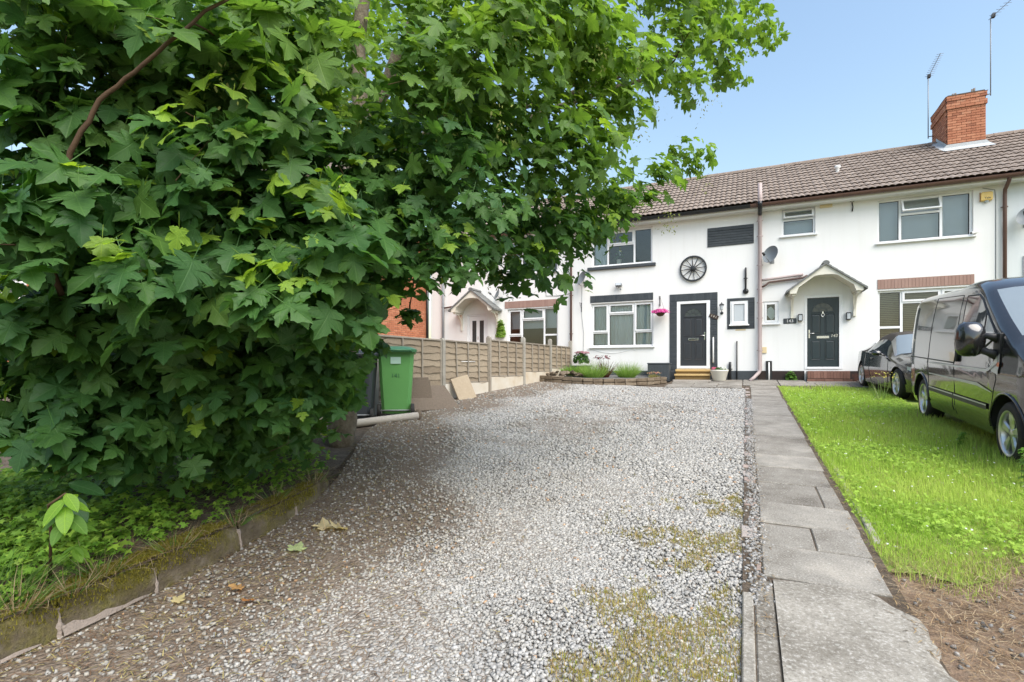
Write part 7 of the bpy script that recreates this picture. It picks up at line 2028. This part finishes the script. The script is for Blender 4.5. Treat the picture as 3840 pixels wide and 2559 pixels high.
# long grass, dry stems and moss on the kerb
def grass_clump(label, x, y, n, h, rad, cols, lean=1.3):
    t = tuft('grass_clump', label, 'grass clump', (x,y,float(bank_z(np.array(x),np.array(y)))-0.01 if x < -2.97 else g1(x,y)), n, rad, h, cols, lean, 0.0055, 'blades', 'grass clumps on the bank'); return t
GR = [(0.10,0.20,0.035),(0.16,0.26,0.06),(0.08,0.17,0.03)]; DRY = [(0.34,0.26,0.14),(0.42,0.34,0.20)]
grass_clump('drooping grass clump hanging over the kerb, middle of the bank', -3.08, 1.58, 46, 0.26, 0.10, GR+DRY)
grass_clump('big tuft of long grass at the left edge on the bank', -3.22, 1.18, 130, 0.40, 0.22, GR)
grass_clump('tuft of long grass with dead stems overhanging the kerb at far left', -3.05, 1.22, 60, 0.26, 0.12, GR+DRY+DRY)
grass_clump('loose grass tuft drooping over the second kerb joint', -3.07, 1.95, 40, 0.2, 0.12, GR+DRY)
grass_clump('dry straw coloured tuft spilling over the kerb, between two grass clumps', -3.03, 1.42, 50, 0.2, 0.12, DRY+DRY+GR)
grass_clump('dry tuft hanging over the kerb beyond the drooping grass', -3.13, 2.4, 46, 0.18, 0.12, DRY+DRY+GR)
grass_clump('thin grass tuft by the far end of the kerb', -3.35, 2.9, 40, 0.22, 0.12, GR+DRY)
grass_clump('sparse grass tuft on the far end of the kerb under the sycamore', -3.55, 3.5, 60, 0.20, 0.18, GR+DRY)
def litter(name, label, n, fx_, cols, L=(0.05,0.16), kind='stuff', cat='litter', w=0.0022, zoff=0.006):
    x, y, z = fx_(n); n = len(x)
    st = (np.array([(-0.5,0,0),(0.5,0,0),(0.4,0.5,0.06),(-0.4,0.5,0.06),(0.25,1,0.0)],float), np.array([(0,1,2),(0,2,3),(3,2,4)]))
    l_ = rng.uniform(*L,n)
    rot_ = rotz(rng.uniform(0,6.283,n)) @ rotx(rng.normal(0.03,0.10,n))
    col = np.array(cols)[rng.integers(0,len(cols),n)]*rng.uniform(0.7,1.25,(n,1))
    return tag(scatter(name, [st], np.zeros(n,int), np.stack([x,y,z+zoff],1), rot_, np.stack([np.full(n,w),l_,l_],1), M['straw'], col), label, cat, kind=kind)
def f_bank(n):
    y = rng.uniform(0.8,4.0,n); t_ = rng.uniform(-0.02,1.2,n); t_ = np.sign(t_)*np.abs(t_)**1.3; x = kerb_x(y)-t_; return x, y, bank_z(x,y)+rng.uniform(0,0.02,n)
litter('dead_stems', 'dry brown stems and twigs lying on the bank', 3800, f_bank, [(0.30,0.22,0.12),(0.20,0.12,0.07),(0.40,0.32,0.20)], (0.04,0.20), w=0.003)
def f_moss(n):
    y = rng.uniform(0.7,3.7,n); t_ = rng.uniform(-0.03,0.15,n); k = rng.random(n) < sstep((vnoise(y*1.0,t_,41,2.0)*0.6+vnoise(y,t_*3,42,9)*0.4-0.32)/0.25)
    y, t_ = y[k], t_[k]; x = kerb_x(y)-t_; z = 0.0625*y+float(gz(-3.2,0))+bank_h(y)*np.where(t_ < 0.0, rng.uniform(0.45,1.0,len(t_)), 1.06)+0.002
    return x, y, z
x, y, z = f_moss(26000)
mo = blades('moss', x, y, z, rng.uniform(0.012,0.030,len(x)), 0.005, (0.24,0.215,0.03), 'weed', 0.7, None, 0.4); tag(mo, 'yellow green moss along the top of the kerb', 'moss', kind='stuff')
def f_leftgravel(n):
    y = rng.uniform(0.95,7.5,n); x = np.interp(y, KY, KX)+np.abs(rng.normal(0.03,0.75,n)); return x, y, gz(x,y)+rng.uniform(0,0.012,n)
litter('leaf_litter', 'brown twigs and seed husks strewn over the gravel near the kerb', 12000, f_leftgravel, [(0.17,0.10,0.06),(0.26,0.18,0.10),(0.11,0.07,0.045),(0.36,0.30,0.12)], (0.02,0.075), w=0.0042)
# moss and sparse turf creeping through the gravel beside the path
n = 120000
x = rng.uniform(-1.5,-0.02,n); y = rng.uniform(0.9,5.4,n)
k = rng.random(n) < moss_amount(x,y)*0.6; x, y = x[k], y[k]; n = len(x)
col = np.where(rng.random((n,1)) < 0.6, np.array([[0.42,0.36,0.10]]), np.where(rng.random((n,1)) < 0.7, np.array([[0.50,0.37,0.18]]), np.array([[0.30,0.36,0.06]])))
mo = blades('gravel_moss', x, y, gz(x,y)+0.003, rng.uniform(0.014,0.038,n), 0.0045, col, 'weed', 0.8, None, 0.3); tag(mo, 'yellowish moss and thin grass creeping through the gravel by the path', 'moss', kind='stuff')

# ------------------------------------------------------------------ lawn grass
def lawn_blades():
    X=[];Y=[];H=[];W=[]
    for (y0,y1,dens,h,w) in ((3.0,4.6,13000,0.070,0.0042),(4.6,6.5,8200,0.085,0.0050),(6.5,9.5,3600,0.095,0.0072),(9.5,15.05,1700,0.105,0.0105)):
        x1 = 4.6 if y0 < 6 else (3.1 if y0 < 9 else 2.75)
        n = int((y1-y0)*(x1-0.68)*dens)
        x = rng.uniform(0.68,x1,n); y = rng.uniform(y0,y1,n)
        xr = x*math.cos(YAW)+y*math.sin(YAW); zr = -x*math.sin(YAW)+y*math.cos(YAW)
        edge = 0.70+0.05*vnoise(y,y*0,51,4)+0.10*sstep((5.2-y)/1.2)*(vnoise(y,y*0,52,2.2)-0.1)
        low = lawn_low(x)                 # ragged lower end of the turf
        dn = sstep((y-low)/0.6)*sstep((x-edge)/0.06)
        thin = 0.45+0.55*sstep((vnoise(x,y,54,1.6)-0.18)/0.25)
        k = (rng.random(n) < dn*thin) & (xr/np.maximum(zr,.1) < 1.35)
        k &= ~((y > 14.6) & (rng.random(n) < 0.6))
        x, y = x[k], y[k]
        tall = 0.55+0.9*vnoise(x,y,55,1.9)+0.5*vnoise(x,y,56,7)
        tall *= 1+1.0*np.exp(-((x-2.30)/0.22)**2)*(y < 10.5)
        X.append(x);Y.append(y);H.append(h*tall*rng.uniform(0.55,1.25,len(x))*0.85);W.append(np.full(len(x),w))
    return (np.concatenate(q) for q in (X,Y,H,W))
x,y,h,w = lawn_blades(); n = len(x); print('blades', n)
f = vnoise(x,y,57,1.1)[:,None]; r_ = rng.random((n,1))
col = (np.array([[0.37,0.55,0.075]])*(1-f)+np.array([[0.53,0.65,0.14]])*f)*(0.75+0.5*r_)
dry = rng.random(n) < 0.05+0.45*sstep((lawn_low(x)+1.1-y)/1.1); col[dry] = np.array([0.42,0.36,0.17])*rng.uniform(0.7,1.2,(dry.sum(),1))
g_ = scatter('lawn_grass', BLADES, rng.integers(0,3,n), np.stack([x,y,gz(x,y)+0.004],1), rotz(rng.uniform(0,6.283,n)) @ rotx(rng.normal(0.1,0.62,n)), np.stack([w*1.15,h*0.75,h*0.75],1), M['weed'], col)
tag(g_, 'long bright green grass of the front lawn', 'grass', kind='stuff')
# broad-leaved weeds and clover in the turf
n = 5200
x = rng.uniform(0.74,2.7,n); y = rng.uniform(3.4,13.5,n)
k = (rng.random(n) < sstep((vnoise(x,y,61,1.3)-0.35)/0.25)) & (y > 3.5+0.5*sstep((x-0.9)/0.9)); x,y = x[k],y[k]; n = len(x)
m = 4; X = np.repeat(x,m)+rng.normal(0,0.03,n*m); Y = np.repeat(y,m)+rng.normal(0,0.03,n*m); N_ = n*m
col = np.array([0.37,0.55,0.08])*rng.uniform(0.65,1.2,(N_,1))
g_ = scatter('lawn_weeds', WEED, rng.integers(0,3,N_), np.stack([X,Y,gz(X,Y)+rng.uniform(0.02,0.085,N_)],1), frame_from(np.stack([rng.normal(0,0.45,N_),rng.normal(-0.3,0.45,N_),np.ones(N_)],1), rng.normal(0,1,(N_,3))), rng.uniform(0.010,0.026,N_), M['weed'], col)
tag(g_, 'clover and broad leaved weeds growing through the lawn', 'weeds', kind='stuff')
n = 260
x = rng.uniform(0.78,2.3,n); y = rng.uniform(3.8,13.8,n)
dz = scatter('clover_flowers', [WEED[2]], np.zeros(n,int), np.stack([x,y,gz(x,y)+rng.uniform(0.07,0.12,n)],1), frame_from(np.stack([rng.normal(0,0.3,n),rng.normal(-0.3,0.3,n),np.ones(n)],1), rng.normal(0,1,(n,3))), rng.uniform(0.006,0.011,n), M['petal'], np.array([0.75,0.76,0.72])*np.ones((n,1)))
tag(dz, 'tiny white clover flowers scattered over the lawn', 'flowers', kind='stuff')
# dead straw over the bare patch
def f_patch(n):
    x = rng.uniform(0.72,2.6,n); y = rng.uniform(1.6,4.2,n)
    low = 3.45+0.75*sstep((x-0.9)/0.9); k = (rng.random(n) < sstep((low+0.55-y)/0.8)*(0.3+0.9*vnoise(x,y,71,2.5))) & (x > 0.72+0.10*sstep((2.9-y)/1.0)+0.02)
    return x[k], y[k], gz(x[k],y[k])+rng.uniform(0,0.025,k.sum())
litter('dead_straw', 'dry brown straw lying over the bare ground below the lawn', 20000, f_patch, [(0.36,0.25,0.14),(0.25,0.16,0.09),(0.46,0.36,0.23),(0.18,0.12,0.08)], (0.03,0.13), w=0.0026)
n = 1300
x = rng.uniform(0.78,2.6,n); y = rng.uniform(1.6,4.6,n); s_ = 0.017*rng.uniform(0.4,1.5,n)
gg = np.clip(rng.normal(0.33,0.10,n),0.1,0.6)[:,None]
so = scatter('patch_stones', STONES, rng.integers(0,6,n), np.stack([x,y,gz(x,y)+s_*0.15],1), rotz(rng.uniform(0,6.28,n)) @ rotx(rng.normal(0,0.3,n)), s_, M['stone'], gg*np.array([[1.0,0.98,0.95]])); tag(so, 'loose stones among the straw below the lawn', 'stones', kind='stuff')
# soil, stones and debris gathered along the edging bricks and the lawn side of the path
def f_edge(n):
    a_ = rng.random(n) < 0.5; y = rng.uniform(2.6,9.5,n); x = np.where(a_, rng.normal(0.075,0.03,n), rng.normal(0.715,0.035,n)); return x, y, gz(x,y)+0.028
litter('edge_debris', 'dry leaf crumbs and twigs along the edges of the path', 1500, f_edge, [(0.22,0.15,0.09),(0.36,0.26,0.13),(0.12,0.09,0.06)], (0.015,0.06), w=0.004)
n = 2600; y = rng.uniform(2.9,12.0,n); x = rng.normal(0.055,0.035,n); s_ = 0.018*rng.uniform(0.4,1.4,n); gg = np.clip(rng.normal(0.36,0.10,n),0.12,0.6)[:,None]
so = scatter('edge_stones', STONES, rng.integers(0,6,n), np.stack([x,y,gz(x,y)+0.022+s_*0.1],1), rotz(rng.uniform(0,6.28,n)) @ rotx(rng.normal(0,0.3,n)), s_, M['stone'], gg*np.array([[1.0,0.98,0.95]])); tag(so, 'stray chippings kicked over the brick edging onto the path', 'stones', kind='stuff')

# fallen leaves and scraps on the drive
def fallen(label, x, y, s, col, rz, tilt=0.25, k=0):
    (v,f),uv = FULL[k]; v = v.copy()[:-4]; f = f[:-2]; v[:,2] = np.abs(v[:,2])*0.9+0.05*np.sin(v[:,0]*9)
    t = thing('fallen_leaf', label, 'fallen leaf', (x,y,g1(x,y)+0.022), (0,0,rz), 'fallen leaves on the drive')
    put('blade', np_mesh('leaf', v, f, M['leaf'], np.tile(col,(len(v),1)), uv[:-4], True), t, (0,0,0), (tilt,0.1,0), (s,)*3)
fallen('cream dead leaf on the gravel, left of a close pair', -2.86, 2.93, 0.13, (0.55,0.47,0.30), 1.0, 0.2, 3)
fallen('cream dead leaf on the gravel, right of a close pair', -2.74, 2.96, 0.13, (0.52,0.44,0.27), 2.4, 0.3, 5)
fallen('pale green leaf lying alone on the gravel near the kerb', -2.75, 2.56, 0.10, (0.42,0.50,0.26), 0.4, 0.1, 1)
fallen('small tan leaf on the gravel nearest the left kerb', -2.62, 2.02, 0.075, (0.45,0.27,0.12), 2.0, 0.2, 2)
fallen('small orange brown leaf on the gravel by the tan one', -2.45, 1.96, 0.07, (0.42,0.19,0.07), 3.0, 0.3, 4)
fallen('small cream leaf on the dirty gravel at lower left', -2.80, 1.80, 0.06, (0.50,0.43,0.24), 0.2, 0.3, 0)

# shoot of smooth oval leaves at the lower left, in front of the sycamore
sh = thing('shrub_shoot', 'shoot of large smooth oval lime green leaves at the lower left', 'shrub', (-3.22,1.42,float(bank_z(np.array(-3.22),np.array(1.42)))))
def oval(seed):
    t_ = np.linspace(0,1,9); w = 0.24*np.sin(math.pi*t_**0.85)**0.8
    v = []; 
    for a,b in zip(t_,w): v += [(-b,a,0.10*b-0.22*a*a),(0,a,-0.22*a*a-0.02),(b,a,0.10*b-0.22*a*a)]
    f = []
    for k in range(8):
        o = 3*k; f += [(o,o+1,o+4),(o,o+4,o+3),(o+1,o+2,o+5),(o+1,o+5,o+4)]
    v = np.array(v,float); return v, np.array(f), v[:,:2]
ov, of, ouv = oval(0)
ov_mesh = {}
def oval_leaf(parent, loc, n_, t_, s, col):
    key = tuple(np.round(np.array(col)*30).astype(int))
    if key not in ov_mesh: ov_mesh[key] = np_mesh('leaf', ov, of, M['leaf'], np.tile(col,(len(ov),1)), ouv, True)
    m_ = frame_from(np.array([n_],float), np.array([t_],float))[0]
    put('leaf', ov_mesh[key], parent, loc, Matrix(m_).to_euler(), (s,)*3)
top = Vector((0.36,-0.10,0.52))
mb = MB(); mb.tube([(0,0,0),(0.10,-0.04,0.28),(0.26,-0.12,0.46),top], [0.008,0.007,0.006,0.004], 6); mb.build('stem', M['twig'], sh)
for k in range(12):
    a = k*2.4; d = Vector((math.cos(a),math.sin(a),0))
    oval_leaf(sh, top+Vector((0,0,-0.012*k)), (d.x*0.5+0.25,d.y*0.5-0.3,0.9), (d.x,d.y,-0.35-0.03*k), 0.108+0.014*(k%3), (0.17,0.31,0.035) if k < 6 else (0.09,0.19,0.03))
for k in range(6):
    a = k*1.9+0.5; d = Vector((math.cos(a),math.sin(a),0))
    oval_leaf(sh, Vector((0.22,0.0,0.22)), (d.x*0.5+0.2,d.y*0.5-0.2,0.9), (d.x,d.y,-0.3), 0.09, (0.15,0.28,0.035))
for k in range(7):
    a = k*0.9; d = Vector((math.cos(a),math.sin(a),0))
    oval_leaf(sh, Vector((-0.05,0.1,0.42+0.07*k)), (d.x*0.4+0.2,d.y*0.4-0.5,0.7), (d.x,d.y,-0.6), 0.18, (0.030,0.085,0.026))

# ragwort by the car and tall weeds by the van's front wheel
rg = tuft('ragwort', 'yellow flowered ragwort growing in the grass beside the black convertible', 'ragwort', (2.38,12.2,g1(2.38,12.2)), 26, 0.12, 0.62, [(0.22,0.33,0.09),(0.30,0.38,0.14)], 0.45, 0.010, 'stems')
blossom('flowers', rg, 40, (0.24,0.2,0.16), (0.05,0,0.46), 0.014, [(0.62,0.52,0.08),(0.50,0.50,0.14)], 'petal', 1.0)
def tall_weed(label, x, y, h, col):
    t = thing('tall_weed', label, 'weed', (x,y,g1(x,y)), (0,0,0), 'tall weeds beside the van')
    mb = MB(); mb.tube([(0,0,0),(0.01,0.02,h*0.5),(0.03,0.0,h)], [0.005,0.004,0.002], 5); mb.build('stem', M['weed'] if False else M['twig'], t)
    n = 44; z = rng.uniform(0.1,1,n)*h; a = rng.uniform(0,6.28,n)
    d = np.stack([np.cos(a),np.sin(a),0.3*np.ones(n)],1)
    scatter('leaves', WEED, np.ones(n,int), np.stack([0.03*z/h+d[:,0]*0.025,d[:,1]*0.025,z],1), frame_from(np.stack([d[:,0]*0.3,d[:,1]*0.3,np.ones(n)],1), d), rng.uniform(0.025,0.05,n), M['weed'], np.array(col)*rng.uniform(0.8,1.2,(n,1)), parent=t)
tall_weed('tall bright weed in front of the hub of the van front wheel', 2.20, 5.98, 0.34, (0.20,0.38,0.06))
tall_weed('tall pale weed at the right edge by the van front wheel', 2.12, 5.72, 0.38, (0.22,0.36,0.09))
tall_weed('broad weed in the long grass under the middle of the van', 2.25, 7.6, 0.20, (0.20,0.36,0.05))
